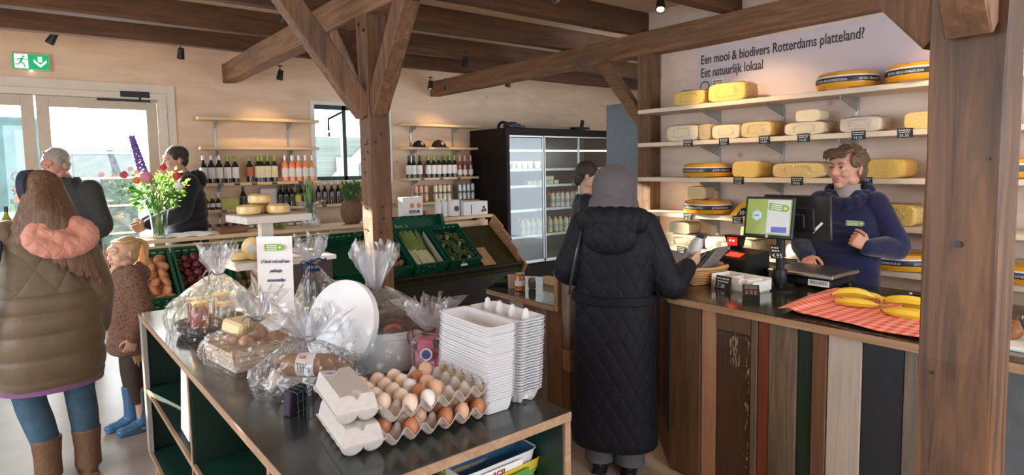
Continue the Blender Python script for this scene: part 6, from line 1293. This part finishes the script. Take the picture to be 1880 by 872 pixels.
def face_parts(root, T, k=1.0, eyec=iris, brow=None, body=None, open_=False):
    Ti = T.inverted()
    for s_ in (-1, 1):
        o = MB().ell((s_ * .0305 * k, .0785 * k, .003 * k), (.0135 * k, .0125 * k, .0085 * k), n=16, m=10, T=T).build('eye', [eyew, eyec], root, 2)
        for p in o.data.polygons:
            q = Ti @ p.center; p.material_index = 1 if (V((q.x - s_ * .0305 * k, 0, q.z - .003 * k)).length < .0062 * k and q.y > .08 * k) else 0
        lm = MB(); lm.tube([T @ (V(p) * k) for p in ((s_ * .018, .088, .004), (s_ * .0305, .0925, .0105), (s_ * .044, .085, .006))], .0022 * k, 6, sm=3); lm.build('eyelid', brow or iris, root, True)
        if brow: MB().tube([T @ (V(p) * k) for p in ((s_ * .014, .094, .024), (s_ * .030, .096, .031), (s_ * .048, .083, .026))], [.003 * k, .0042 * k, .002 * k], 6, sm=3).build('eyebrow', brow, root, True)
    if body: paint(body, 1, lambda c: (lambda q: abs(q.x) < .024 and -.073 < q.z < -.050 and q.y > .088)((Ti @ c) / k))
def hairm(n_, c1, c2, ax='z'): return wood(n_, c1, c2, ax, 30, .45, None, .7, 0, .12)
def limbs(mb, s, P):
    for sd in ('r', 'l'):
        g = 1 if sd == 'r' else -1
        hip = V((g * .085, 0, .90)) * s; kn = V(P.get('knee_' + sd, (g * .10, .01, .48))) * s; an = V(P.get('ankle_' + sd, (g * .10, -.02, .08))) * s
        mb.limb([hip, (hip + kn) / 2, kn, (kn + an) / 2 - V((0, .012, -.03)) * s, an], [.082 * s, .072 * s, .052 * s, .050 * s, .034 * s])
        ft = an + V(P.get('toe_' + sd, (g * .0, .11, -.05))) * s; mb.tube([an - V((0, .02, .04)) * s, an + V((0, .03, -.04)) * s, ft], [.028 * s, .03 * s, .022 * s], 10, sm=2)
        sh = V((g * P.get('shw', .165), 0, 1.37)) * s; el = V(P['elbow_' + sd]) * s; wr = V(P['wrist_' + sd]) * s
        mb.limb([sh, (sh + el) / 2, el, (el + wr) / 2, wr], [.052 * s, .045 * s, .037 * s, .034 * s, .024 * s])
        hd = P.get('hdir_' + sd) or tuple((wr - el).normalized()); hand(mb, wr, hd, P.get('hn_' + sd, (0, 0, -1)), P.get('hs_' + sd, g), P.get('curl_' + sd, .35), s * P.get('hk', 1))
def person(label, loc, face, h, P, sk, headturn=0, headtilt=0, hroll=0, vox=.0055, hk=1.0, child=False, hp=None):
    s = h / 1.70; rz = math.atan2(-face[0], face[1]); root = thing('person', label, 'person', loc, rz)
    m = MB(); m.ell((0, 0, .95 * s), (.155 * s, .10 * s, .12 * s)); m.ell((0, 0, 1.12 * s), (.125 * s, .085 * s, .15 * s)); m.ell((0, 0, 1.28 * s), (.15 * s, .10 * s, .15 * s)); m.ell((0, -.01, 1.37 * s), (.17 * s, .06 * s, .05 * s))
    limbs(m, s, P); hc = hp or (0, .015, 1.585); hc = V(hc) * s; T = Matrix.Translation(hc) @ Euler((0, 0, headturn)).to_matrix().to_4x4() @ Euler((headtilt, hroll, 0)).to_matrix().to_4x4()
    m.tube([(0, -.01 * s, 1.36 * s), (0, 0, 1.44 * s), tuple(T @ V((0, -.012, -.05)))], [.062 * s, .052 * s, .052 * s], 14, sm=3); head(m, T, s * hk, child)
    b = m.build('body', [sk, lips_m], root); remesh(b, vox, 2, .4); return root, s, T, b
def torso(mb, rows, s, n=40, e=2.3):
    rings = []
    for r in rows:
        z, rx, ry = r[:3]; cy = r[3] if len(r) > 3 else 0; cx = r[4] if len(r) > 4 else 0
        rings.append([((cx + rx * math.copysign(abs(math.cos(a)) ** (2 / e), math.cos(a))) * s, (cy + ry * math.copysign(abs(math.sin(a)) ** (2 / e), math.sin(a))) * s, z * s) for a in [2 * PI * k / n for k in range(n)]])
    return mb.loft(rings)
def interp(rows, k=4, puff=0):
    out = []
    for i in range(len(rows) - 1):
        a, b = rows[i], rows[i + 1]
        for j in range(k):
            t_ = j / k; q = puff * abs(math.sin(PI * t_)) ** .6; out.append(tuple(x + (y - x) * t_ + (q if m in (1, 2) else 0) for m, (x, y) in enumerate(zip(a, b))))
    out.append(rows[-1]); return out
def garment(name_, root, build, mt, vox=.007, it=4, fac=.5):
    m = MB(); build(m); o = m.build(name_, mt, root); return remesh(o, vox, it, fac)
def sleeve(m, s, P, sd, r=(.075, .068, .062, .055, .045), cut=.94):
    g = 1 if sd == 'r' else -1; sh = V((g * (P.get('shw', .165) - .005), 0, 1.37)) * s; el = V(P['elbow_' + sd]) * s; wr = V(P['wrist_' + sd]) * s; wr = el + (wr - el) * cut
    m.limb([sh, (sh + el) / 2, el, (el + wr) / 2, wr], [q * s for q in r], 5, 16)
# 1. customer in the long dark quilted coat
P = dict(elbow_r=(.30, -.02, 1.06), wrist_r=(.400, .185, 1.155), hdir_r=(.45, .80, .25), hn_r=(-.9, .45, .15), curl_r=.62, hs_r=-1, elbow_l=(-.255, -.02, 1.12), wrist_l=(-.10, .20, 1.13), hn_l=(0, -1, 0), knee_r=(.09, .02, .48), ankle_r=(.08, -.01, .08), knee_l=(-.08, .02, .48), ankle_l=(-.07, -.02, .08))
root, s, T, b = person('customer in a long dark quilted coat and grey hood seen from behind, holding a bottle', (2.33, 2.13, 0), (.819, .574), 1.615, P, skin, -.25, -.05, vox=.0045)
cq = quilt('navy_quilting', (.010, .011, .018), 12, .62, .28, True, .15, .0); cq.node_tree.nodes['Principled BSDF'].inputs['Specular IOR Level'].default_value = .2
def coat(m):
    torso(m, interp([(.17, .235, .175, 0), (.22, .238, .18, 0), (.50, .228, .175, 0), (.80, .222, .17, 0), (.96, .212, .158, 0), (1.10, .215, .155, 0), (1.25, .222, .15, -.01), (1.34, .215, .125, -.01), (1.40, .15, .10, -.01), (1.44, .09, .085, 0)], 3), s)
    sleeve(m, s, P, 'r', (.088, .080, .076, .064, .050), .82); sleeve(m, s, P, 'l', (.088, .082, .078, .066, .055), .92)
garment('coat', root, coat, cq, .008, 4)
def chood(m):
    for k in range(9):
        a = PI + (k / 8) * PI; m.ell((.142 * s * math.cos(a), .125 * s * math.sin(a) - .02, (1.40 - .02 * math.sin(a)) * s), (.062 * s, .060 * s, .075 * s))
    m.ell((0, -.155 * s, 1.33 * s), (.145 * s, .055 * s, .095 * s)); m.ell((-.10 * s, .02, 1.39 * s), (.05 * s, .07 * s, .06 * s)); m.ell((.10 * s, .02, 1.39 * s), (.05 * s, .07 * s, .06 * s))
garment('coat_hood', root, chood, cq, .008, 5)
def scarf(m):
    m.ell((0, -.015 * s, 1.585 * s), (.118 * s, .134 * s, .125 * s)); m.ell((0, -.03 * s, 1.48 * s), (.136 * s, .13 * s, .11 * s)); m.ell((.03, -.05 * s, 1.43 * s), (.145 * s, .11 * s, .07 * s))
    for k in range(5): m.tube([(-.09 * s, -.10 * s + .01 * k, (1.60 - .04 * k) * s), (0, -.145 * s, (1.55 - .045 * k) * s), (.11 * s, -.09 * s, (1.54 - .04 * k) * s)], [.006, .012, .006], 8, sm=5)
garment('head_scarf', root, scarf, mat('grey_jersey', (.115, .105, .115), .9, var=.06, bump=.15, bscale=30), .007, 4)
MB().tube([((.236 * s) * math.cos(a) * .93, .172 * s * math.sin(a) * .97, (1.0 - .012 * math.cos(a)) * s) for a in [2 * PI * k / 40 for k in range(41)]], .010, 8, False).build('belt', mat('coat_belt', (.008, .009, .015), .6, var=0, spec=.2), root, True).scale = (1, 1, 1)
bl_ = MB(); bl_.loft([[((.226 + e_) * math.cos(a) * s, (.168 + e_) * math.sin(a) * s, z * s) for a in [2 * PI * k / 40 for k in range(40)]] for z, e_ in ((.965, .002), (.97, .008), (1.01, .008), (1.015, .002))], False); bl_.build('belt_band', mat('belt_cloth', (.008, .009, .015), .6, var=.1, spec=.2), root, True)
MB().tube([(-.15 * s, -.06, 1.40 * s), (-.175 * s, -.135 * s, 1.27 * s), (-.21 * s, -.12 * s, 1.12 * s), (-.24 * s, -.05, 1.0 * s)], [.007] * 4, 6, sm=5).build('bag_strap', mat('strap_leather', (.05, .05, .06), .35, var=0), root, True)
gj = mat('grey_trousers', (.10, .105, .125), .85, var=.1)
for g in (1, -1): MB().tube([(g * .085 * s, 0, .50), (g * .085 * s, 0, .25), (g * .082 * s, -.015, .06)], [.085, .082, .078], 18, sm=3).build('trouser_leg', gj, root, True)
def shoe(root, x, y, s, mt, name_='shoe', L_=.26, tall=.0, dirx=0, rr_=.048):
    m = MB(); m.ell((x, y - .01, .045 * s), (.042 * s, .055 * s, .045 * s)); m.ell((x + dirx * .04, y + .08 * s, .038 * s), (.045 * s, .10 * s, .036 * s)); m.ell((x + dirx * .08, y + .14 * s, .034 * s), (.043 * s, .055 * s, .032 * s)); m.ell((x, y + .03 * s, .055 * s), (.04 * s, .08 * s, .045 * s))
    if tall: m.tube([(x, y, .05), (x, y, tall * .6), (x, y, tall)], [rr_ * 1.02, rr_, rr_ * 1.15], 18, sm=3)
    m.box((x + dirx * .04, y + .055 * s, .009), (.082 * s, .25 * s, .018), (0, 0, -dirx * .3), .006)
    o = m.build(name_, mt, root); return remesh(o, .006, 3)
for g in (1, -1): shoe(root, g * .08 * s, -.01, 1, M['blackp'])
# the plastic bottle in her hand
hw = root.matrix_basis if False else Matrix.Translation(root.location) @ Matrix.Rotation(root.rotation_euler.z, 4, 'Z')
wp = hw @ (V((.400, .185, 1.155)) * s) ; hd_ = (hw.to_3x3() @ V((.45, .80, .25))).normalized(); nn_ = (hw.to_3x3() @ V((-.9, .45, .15))).normalized()
bc = wp + hd_ * .085 + nn_ * .040; ax = V((.10, -.40, 1)).normalized()
bo = thing('plastic_bottle', 'clear white plastic bottle with dark cap held by the customer', 'bottle', tuple(bc - ax * .06)); bo.rotation_euler = ax.to_track_quat('Z', 'Y').to_euler()
MB().lathe([(.001, 0), (.033, .002), (.036, .02), (.036, .105), (.032, .135), (.019, .165), (.018, .175)], n=24).build('bottle', mat('milky_plastic', (.62, .66, .72), .2, var=.12, scale=18, coat=.5), bo, True); MB().lathe([(.0205, .168), (.0205, .19), (.001, .191)], n=20, cap=False).build('cap', mat('navy_cap', (.03, .03, .06), .4, var=0), bo, True)
MB().lathe([(.0365, .03), (.0365, .075)], n=24, cap=False).build('label', mat('blue_print_label', (.38, .48, .62), .4, var=.4, scale=30), bo, True)
# 2. shopkeeper behind the counter
P = dict(elbow_l=(-.262, -.02, 1.12), wrist_l=(-.15, .19, 1.135), hdir_l=(.55, .55, .55), hn_l=(.7, -.55, .1), curl_l=1.15, hs_l=-1, elbow_r=(.25, -.01, 1.11), wrist_r=(.17, .17, 1.05), hn_r=(-.5, 0, -1), curl_r=.5, shw=.150)
root, s, T, b = person('shopkeeper in a navy hooded sweater with short brown hair, talking behind the counter', (3.80, 1.615, 0), (-.985, -.17), 1.70, P, skin_p, -.42, .03, 0, vox=.004, hk=1.06, hp=(0, .02, 1.572))
kb = s * 1.06; hbr = hairm('brown_hair', (.065, .036, .02), (.20, .12, .07), 'y'); face_parts(root, T, kb, iris, mat('brown_brow', (.16, .09, .05), .7, var=0), b)
nvy = mat('navy_fleece', (.014, .018, .062), .85, spec=.2, var=.18, scale=9, bump=.25, bscale=18, sheen=.3)
def hood(m):
    torso(m, interp([(.80, .175, .13), (.86, .185, .135), (.95, .182, .13), (1.10, .180, .13), (1.25, .185, .13, -.005), (1.33, .175, .115, -.01), (1.39, .130, .095, -.01), (1.45, .08, .07, -.005)], 3), s)
    sleeve(m, s, P, 'r', (.074, .070, .066, .06, .047)); sleeve(m, s, P, 'l', (.074, .072, .068, .062, .047), .97)
    for k in range(8): m.tube([(.19 * s * math.cos(a), .135 * s * math.sin(a), (.90 + .05 * k) * s) for a in [PI * .1 + q * PI * .8 / 6 + .1 * math.sin(k * 2) for q in range(7)]], [.003, .008, .006, .009, .006, .008, .003], 6)
garment('hooded_sweater', root, hood, nvy, .007, 3)
def hd2(m):
    for k in range(15):
        a = -PI / 2 + (k / 14 - .5) * 2 * PI * .93; r = .098 + .012 * (math.sin(a) < 0); m.ell((r * s * math.cos(a), (r * math.sin(a) - .005) * s, (1.415 - .045 * math.sin(a)) * s), (.036 * s, .034 * s, (.040 + .016 * (math.sin(a) < 0)) * s))
    m.ell((0, -.12 * s, 1.40 * s), (.11 * s, .045 * s, .08 * s))
garment('sweater_hood', root, hd2, nvy, .006, 3)
MB().loft([[((r) * math.cos(a) * s, (r * .95 * math.sin(a) + y) * s, z * s) for a in [2 * PI * k / 30 for k in range(30)]] for z, r, y in ((1.38, .090, 0), (1.42, .078, .005), (1.45, .070, .008), (1.475, .068, .012), (1.485, .071, .012), (1.48, .060, .012))], False).build('roll_neck', mat('grey_rib_knit', (.34, .31, .29), .9, var=.1, bump=.5, bscale=90), root, True)
lo = logo(root, (-.075, .139 * s, 1.262 * s), .095, mat('badge_green', (.20, .45, .16), .6, var=.05), M['paper']); lo.rotation_euler = (0, 0, -PI / 2 + .02)
def hair(m):
    rr = random.Random(2); Tk = T
    m.ell((0, -.030 * kb, .046 * kb), (.082 * kb, .092 * kb, .084 * kb), None, 20, 14, Tk); m.ell((0, -.06 * kb, -.01 * kb), (.070 * kb, .060 * kb, .075 * kb), None, 16, 12, Tk)
    for i in range(110):
        th = rr.uniform(-2.9, 2.9); ph = rr.uniform(.1, 1.35); d = V((math.sin(th) * math.cos(ph), -math.cos(th) * math.cos(ph), math.sin(ph)))
        if d.y > .25 and d.z < .75: continue
        p = V((0, -.028, .045)) + V((d.x * .080, d.y * .092, d.z * .084)); q = V((d.x * .4 + .5, .25 if d.y > -.2 else -.3, -.5 if d.z < .6 else .25)).normalized() * rr.uniform(.015, .03)
        m.tube([Tk @ (p * kb), Tk @ ((p + d * .004 + q * .5) * kb), Tk @ ((p + d * .0 + q) * kb)], [.008 * kb, .008 * kb, .003 * kb], 6, sm=2)
    for sd in (-1, 1): m.ell((sd * .063 * kb, .018 * kb, .045 * kb), (.019 * kb, .042 * kb, .042 * kb), None, 12, 8, Tk)
    for i in range(14):   # swept fringe
        x = -.065 + .0100 * i; m.tube([Tk @ (V((x, .045, .105)) * kb), Tk @ (V((x + .016, .083, .088)) * kb), Tk @ (V((x + .030, .096 - abs(x) * .35, .058 - .012 * (i % 3) * .5)) * kb)], [.014 * kb, .012 * kb, .003 * kb], 6, sm=2)
    for sd in (-1, 1): m.tube([Tk @ (V((sd * .074, .012, .06)) * kb), Tk @ (V((sd * .080, .012, .03)) * kb), Tk @ (V((sd * .077, .006, .01)) * kb)], [.016 * kb, .012 * kb, .005 * kb], 6, sm=2)
garment('hair', root, hair, hbr, .004, 1, .3)
MB().limb([(.09 * s, 0, .88 * s), (.10 * s, 0, .5), (.10 * s, 0, .1)], [.095, .075, .055]).build('trouser_leg', mat('dark_jeans', (.02, .03, .06), .8, var=.1), root, True); MB().limb([(-.09 * s, 0, .88 * s), (-.10 * s, 0, .5), (-.10 * s, 0, .1)], [.095, .075, .055]).build('trouser_leg', gj, root, True)
for g in (1, -1): shoe(root, g * .10 * s, -.01, 1.02, M['blackp'])
# 3. mother in the olive coat
P = dict(shw=.15, elbow_r=(.225, -.04, 1.06), wrist_r=(.235, .05, .82), curl_r=.4, hn_r=(-1, 0, 0), elbow_l=(-.24, .02, 1.08), wrist_l=(-.20, .20, .95), curl_l=.5, hn_l=(1, 0, 0), knee_r=(.12, .03, .48), ankle_r=(.13, -.02, .08), knee_l=(-.10, .02, .48), ankle_l=(-.05, -.0, .08))
root, s, T, b = person('woman in a long olive padded coat with pink hood lining and brown boots', (.005, 3.92, 0), (-.12, .99), 1.63, P, skin, .95, -.08, 0, vox=.006)
face_parts(root, T, s, iris, mat('dark_brow', (.10, .06, .04), .7, var=0), b)
olv = quilt('olive_padding', (.125, .088, .048), 7, .55, .35, True, .10, .25); olv2 = mat('olive_puffer', (.125, .082, .045), .5, var=.12, scale=10, bump=.35, bscale=16, sheen=.25)
def mc(m):
    rows = [(.56, .215, .17), (.62, .238, .195), (.74, .243, .20), (.86, .240, .195), (.97, .232, .185), (1.07, .225, .175)]
    torso(m, interp(rows, 6, .010), s)
def mc2(m):
    torso(m, interp([(1.04, .228, .175), (1.15, .225, .165), (1.26, .215, .15, -.01), (1.33, .185, .125, -.01), (1.39, .125, .10, -.01), (1.44, .085, .08, 0)], 3), s)
    sleeve(m, s, P, 'r', (.086, .084, .080, .074, .060), .96); sleeve(m, s, P, 'l', (.086, .084, .080, .072, .056), .95)
garment('coat_skirt', root, mc, olv2, .007, 2); garment('coat', root, mc2, olv, .008, 4)
MB().loft([[((.232 + e_) * math.cos(a) * s, (.187 + e_) * math.sin(a) * s, z * s) for a in [2 * PI * k / 40 for k in range(40)]] for z, e_ in ((.555, -.03), (.55, .0), (.575, .003), (.59, -.01))], False).build('purple_hem', mat('purple_hem', (.22, .10, .24), .6, var=.1), root, True)
pk = quilt('pink_lining', (.56, .24, .17), 16, .7, .3, True, .1, .3)
def ph_(m):
    for k in range(14):
        a = -PI / 2 + (k / 13 - .5) * 2 * PI * .80; m.ell(((.06 + .115 * math.cos(a)) * s, (-.185 + .03 * math.sin(a)) * s, (1.365 + .068 * math.sin(a)) * s), (.055 * s, .045 * s, .048 * s))
    m.ell((.06 * s, -.165 * s, 1.355 * s), (.13 * s, .05 * s, .085 * s)); m.tube([(-.03 * s, -.215 * s, 1.40 * s), (.05 * s, -.22 * s, 1.37 * s), (.13 * s, -.215 * s, 1.345 * s)], [.015, .028, .012], 10, sm=4)
garment('hood_lining', root, ph_, pk, .007, 3)
hm = hairm('long_brown_hair', (.075, .035, .018), (.21, .11, .06))
def mh(m):
    m.ell((0, -.022 * s, .035 * s), (.086 * s, .102 * s, .092 * s), None, 20, 14, T)
    rr = random.Random(5)
    for i in range(46):
        q = i / 45; a = -1.25 + 2.5 * q; st = T @ (V((.074 * math.sin(a), -.03 - .06 * math.cos(a), .06)) * s)
        end = V((.02 + (q - .25) * .30, -.165 - .03 * math.sin(PI * q), 1.30 - .22 * q + rr.uniform(-.03, .03))) * s; mid = (st + end) / 2 + V((0, -.055, .02)) * s
        m.tube([st, mid, end], [.024 * s, .024 * s, .005 * s], 7, sm=5)
    for i in range(10):
        st = T @ (V((-.06, .03 - .012 * i, .07)) * s); end = V((-.16 + .016 * i, -.07 - .012 * i, 1.33)) * s; m.tube([st, T @ (V((-.086, .02 - .012 * i, -.03)) * s), end], [.014, .018, .008], 7, sm=4)
garment('hair', root, mh, hm, .005, 1, .3)
MB().loft([[T @ V(((.093 + e_) * math.cos(a) * s, .045 * s * 0 + (.0 + .03 + y) * s + .0 * math.sin(a), .035 * s + .095 * s * math.sin(a))) for a in [2 * PI * k / 36 for k in range(36)]] for y, e_ in ((-.025, 0), (-.02, .006), (.012, .006), (.018, -.002))], False).build('headband', mat('navy_headband', (.02, .025, .05), .8, var=0), root, True)
MB().tube([(-.17 * s, -.03, 1.385 * s), (-.195 * s, -.125 * s, 1.28 * s), (-.24 * s, -.15 * s, 1.1 * s), (-.275 * s, -.10, .90 * s)], [.014] * 4, 6, sm=5).build('bag_strap', mat('navy_strap', (.02, .025, .045), .5, var=0), root, True)
garment('shoulder_bag', root, lambda m: m.box((-.33, .02, .86), (.10, .22, .20), (0, 0, .2), .03), mat('maroon_bag', (.12, .05, .06), .4, var=.3), .008, 3)
garment('collar', root, lambda m: [m.ell((.085 * s * math.cos(a), (.02 + .08 * math.sin(a)) * s, (1.43 + .01) * s), (.032 * s, .032 * s, .042 * s)) for a in [PI * .1 * k for k in range(1, 14)]], spots('leopard_cloth', (.40, .30, .20), (.03, .02, .02), 34, .28), .006, 2)
jn = mat('blue_jeans', (.045, .10, .16), .85, var=.25, scale=12, bump=.3, bscale=22)
for g, kx, ax_ in ((1, .12, .13), (-1, -.10, -.05)): MB().tube([(g * .09 * s, 0, .80 * s), ((g * .095 + kx * .1) * s, .01, .65 * s), (kx * s, .03 * s, .48 * s), ((kx + ax_) / 2 * s, -.005, .36 * s), (ax_ * s, -.015, .24 * s)], [.095, .088, .070, .068, .060], 18, sm=4).build('jeans_leg', jn, root, True)
bts = spots('glitter_boot', (.16, .085, .045), (.30, .18, .10), 190, .25, .5, .5)
for x in (.13 * s, -.05 * s): shoe(root, x, -.015, 1, bts, 'boot', tall=.26, rr_=.060)
# 4. girl
P = dict(elbow_r=(.215, .02, 1.09), wrist_r=(.12, .20, 1.14), curl_r=.6, hn_r=(-1, 0, 0), elbow_l=(-.235, -.05, 1.09), wrist_l=(-.23, .03, .86), curl_l=.5, hn_l=(1, 0, 0), shw=.145, hk=1.1)
root, s, T, b = person('little girl with blonde ponytail in a speckled brown coat and blue boots', (.41, 4.42, 0), (-.93, -.10), 1.235, P, mat('fair_skin', (.68, .43, .33), .5, var=.05, sss=.1), .42, .0, 0, vox=.004, hk=1.17, child=True, hp=(0, .02, 1.545))
kg = s * 1.17; face_parts(root, T, kg, iris, mat('fair_brow', (.40, .25, .14), .7, var=0), b)
lp_ = spots('speckled_fleece', (.22, .125, .095), (.035, .02, .015), 95, .28, .85, .4)
def gcoat(m):
    torso(m, interp([(.70, .205, .165), (.74, .225, .18), (.88, .215, .17), (.98, .205, .16), (1.12, .20, .155), (1.26, .19, .14), (1.34, .165, .12), (1.40, .115, .095), (1.44, .085, .08)], 4, .006), s)
    sleeve(m, s, P, 'r', (.092, .088, .084, .078, .060), .95); sleeve(m, s, P, 'l', (.092, .088, .082, .075, .058), .95)
    for k in range(13): a = 2 * PI * k / 13; m.ell((.105 * s * math.cos(a), .095 * s * math.sin(a), (1.405 + .02 * math.sin(a + PI)) * s), (.035 * s, .035 * s, .042 * s))
    m.ell((0, -.125 * s, 1.36 * s), (.11 * s, .05 * s, .07 * s))
garment('coat', root, gcoat, lp_, .006, 3)
bh = hairm('blonde_hair', (.42, .24, .11), (.72, .50, .26))
def gh_(m):
    m.ell((0, -.036 * kg, .046 * kg), (.081 * kg, .088 * kg, .080 * kg), None, 20, 14, T); m.ell((0, -.05 * kg, -.01 * kg), (.07 * kg, .06 * kg, .07 * kg), None, 14, 10, T)
    for i in range(12):
        a = -1.3 + 2.6 * i / 11; m.tube([T @ (V((.070 * math.sin(a), .055 * math.cos(a) + .01, .085)) * kg), T @ (V((.082 * math.sin(a), -.03, .095)) * kg), T @ (V((.01 * math.sin(a), -.105, .075)) * kg)], [.008, .010, .012], 6, sm=3)
    m.ell((0, -.115 * kg, .075 * kg), (.028 * kg,) * 3, None, 12, 8, T)
    rr = random.Random(3)
    for i in range(16):
        x = -.02 + .04 * rr.random(); m.tube([T @ (V((x, -.12, .085)) * kg), T @ (V((x * 1.4, -.165 - .01 * rr.random(), .04)) * kg), T @ (V((x * 2, -.155, -.10)) * kg), T @ (V((x * 2.4, -.135 + .02 * rr.random(), -.21 - .05 * rr.random())) * kg)], [.014, .018, .014, .003], 7, sm=4)
garment('hair', root, gh_, bh, .004, 1, .3)
for g in (1, -1): MB().tube([(g * .075 * s, 0, .80 * s), (g * .085 * s, .01, .5 * s), (g * .085 * s, -.01, .26 * s)], [.090 * s, .072 * s, .060 * s], 16, sm=4).build('legging', mat('dark_legging', (.05, .035, .03), .6, var=.15, bump=.2), root, True)
for g in (1, -1): shoe(root, g * .085 * s, -.01 + .02 * g, .82, mat('blue_rubber', (.06, .16, .32), .3, var=.1), 'rubber_boot', tall=.27, rr_=.046)
# 5. grey haired man by the door
P = dict(elbow_r=(.28, .02, 1.08), wrist_r=(.18, .25, 1.0), hn_r=(-1, 0, 0), elbow_l=(-.28, .02, 1.08), wrist_l=(-.18, .25, 1.0), hn_l=(1, 0, 0), shw=.19)
root, s, T, b = person('grey haired man in a dark olive jacket looking down near the glass door', (.21, 6.42, 0), (-.66, -.75), 1.83, P, skin_p, -.1, -.22, 0, vox=.006, hp=(0, .10, 1.57))
face_parts(root, T, s, iris, mat('grey_brow', (.30, .28, .26), .7, var=0), b)
jk = mat('olive_jacket', (.040, .040, .038), .8, var=.12, bump=.2, bscale=14)
def jc(m):
    torso(m, interp([(.78, .215, .14), (.9, .22, .15), (1.10, .215, .15), (1.28, .225, .14, -.005), (1.36, .20, .12, 0), (1.42, .12, .10, .01), (1.47, .085, .08, .02)], 3), s); sleeve(m, s, P, 'r', (.088, .08, .074, .066, .05)); sleeve(m, s, P, 'l', (.088, .08, .074, .066, .05))
    for k in range(12): a = 2 * PI * k / 12; m.ell((.085 * s * math.cos(a), (.085 * math.sin(a) + .015) * s, 1.44 * s), (.022 * s, .022 * s, .04 * s))
garment('jacket', root, jc, jk, .008, 3)
def mhair(c, nm2, seed, thick=.0):
    def hh(m):
        rr = random.Random(seed); m.ell((0, -.024 * s, .050 * s), ((.084 + thick) * s, (.098 + thick) * s, (.084 + thick) * s), None, 20, 14, T)
        for sd in (-1, 1): m.ell((sd * .064 * s, .012 * s, .040 * s), (.018 * s, .036 * s, .042 * s), None, 12, 8, T); m.ell((0, -.055 * s, 0), (.07 * s, .055 * s, .07 * s), None, 14, 10, T)
        for i in range(80):
            th = rr.uniform(-2.6, 2.6); ph2 = rr.uniform(.2, 1.5); d = V((math.sin(th) * math.cos(ph2), -math.cos(th) * math.cos(ph2), math.sin(ph2)))
            if d.y > .3 and d.z < .7: continue
            p = V((0, -.025, .04)) + V((d.x * .080, d.y * .093, d.z * .084)); m.tube([T @ (p * s), T @ ((p + d * (.012 + thick) + V((.012, .008, 0))) * s)], [.010 * s, .004 * s], 6)
    return hh
garment('hair', root, mhair(0, '', 3), hairm('grey_hair', (.24, .22, .20), (.50, .47, .44), 'y'), .005, 1, .3)
for g in (1, -1): MB().limb([(g * .10 * s, 0, .88 * s), (g * .10 * s, 0, .5), (g * .10 * s, -.02, .1)], [.10, .078, .06]).build('trouser_leg', mat('charcoal_trousers_' + ('right' if g > 0 else 'left'), (.04, .04, .045), .8, var=.1), root, True); shoe(root, g * .10 * s, -.01, 1.1, M['blackp'])
# 6. man in the black padded jacket behind the back counter
P = dict(elbow_r=(.26, .06, 1.10), wrist_r=(.20, .30, 1.02), hn_r=(-1, 0, 0), elbow_l=(-.27, .10, 1.12), wrist_l=(-.20, .34, 1.03), hn_l=(1, 0, 0), shw=.18)
root, s, T, b = person('dark haired man in a black padded jacket facing left behind the back counter', (1.17, 6.83, 0), (-.93, -.05), 1.865, P, skin, .15, -.12, 0, vox=.006, hp=(0, .06, 1.58))
face_parts(root, T, s, iris, mat('black_brow', (.03, .025, .02), .7, var=0), b)
bp_ = mat('black_padding', (.010, .012, .022), .5, var=.1, spec=.25, bump=.25, bscale=14, sheen=.2)
def bj(m):
    torso(m, interp([(.76, .195, .15), (.86, .205, .165), (.95, .205, .165), (1.04, .205, .165), (1.13, .205, .165), (1.22, .21, .16), (1.31, .20, .145), (1.38, .15, .12), (1.45, .09, .09)], 6, .012), s)
    for sd in 'rl': sleeve(m, s, P, sd, (.092, .088, .080, .07, .052), .96)
    for k in range(12): a = 2 * PI * k / 12; m.ell((.10 * s * math.cos(a), (.10 * math.sin(a) - .01) * s, (1.43 - .02 * math.sin(a)) * s), (.034 * s, .034 * s, .048 * s))
    m.ell((0, -.13 * s, 1.40 * s), (.11 * s, .06 * s, .09 * s))
garment('padded_jacket', root, bj, bp_, .008, 2)
garment('hair', root, mhair(0, '', 6), hairm('black_hair', (.018, .014, .012), (.06, .045, .035), 'y'), .005, 1, .3)
for g in (1, -1): MB().limb([(g * .10 * s, 0, .88 * s), (g * .10 * s, 0, .5), (g * .10 * s, -.02, .1)], [.10, .078, .06]).build('trouser_leg', M['blackp'], root, True); shoe(root, g * .10 * s, -.01, 1.1, M['blackp'])
# 7. woman half hidden behind the customer
P = dict(elbow_r=(.26, .0, 1.08), wrist_r=(.20, .22, 1.02), hn_r=(-1, 0, 0), elbow_l=(-.26, .0, 1.08), wrist_l=(-.20, .22, 1.02), hn_l=(1, 0, 0))
root, s, T, b = person('dark haired woman in a black jacket half hidden behind the customer', (3.62, 3.62, 0), (.70, -.70), 1.64, P, skin, .0, -.2, 0, vox=.007)
garment('jacket', root, lambda m: [torso(m, interp([(.75, .21, .15), (1.0, .20, .145), (1.25, .21, .14), (1.36, .19, .12), (1.43, .10, .09)], 3), s), sleeve(m, s, P, 'r'), sleeve(m, s, P, 'l')] and None, bp_, .009, 3)
def fh(m):
    m.ell((0, -.02 * s, .04 * s), (.086 * s, .10 * s, .09 * s), None, 20, 14, T); m.ell((0, -.07 * s, -.02 * s), (.06 * s, .05 * s, .08 * s), None, 14, 10, T)
garment('hair', root, fh, hairm('dark_hair', (.018, .014, .012), (.06, .045, .035), 'y'), .006, 1)
for g in (1, -1): MB().limb([(g * .09 * s, 0, .88 * s), (g * .09 * s, 0, .5), (g * .09 * s, -.02, .1)], [.10, .075, .055]).build('trouser_leg', M['blackp'], root, True); shoe(root, g * .09 * s, -.01, 1, M['blackp'])
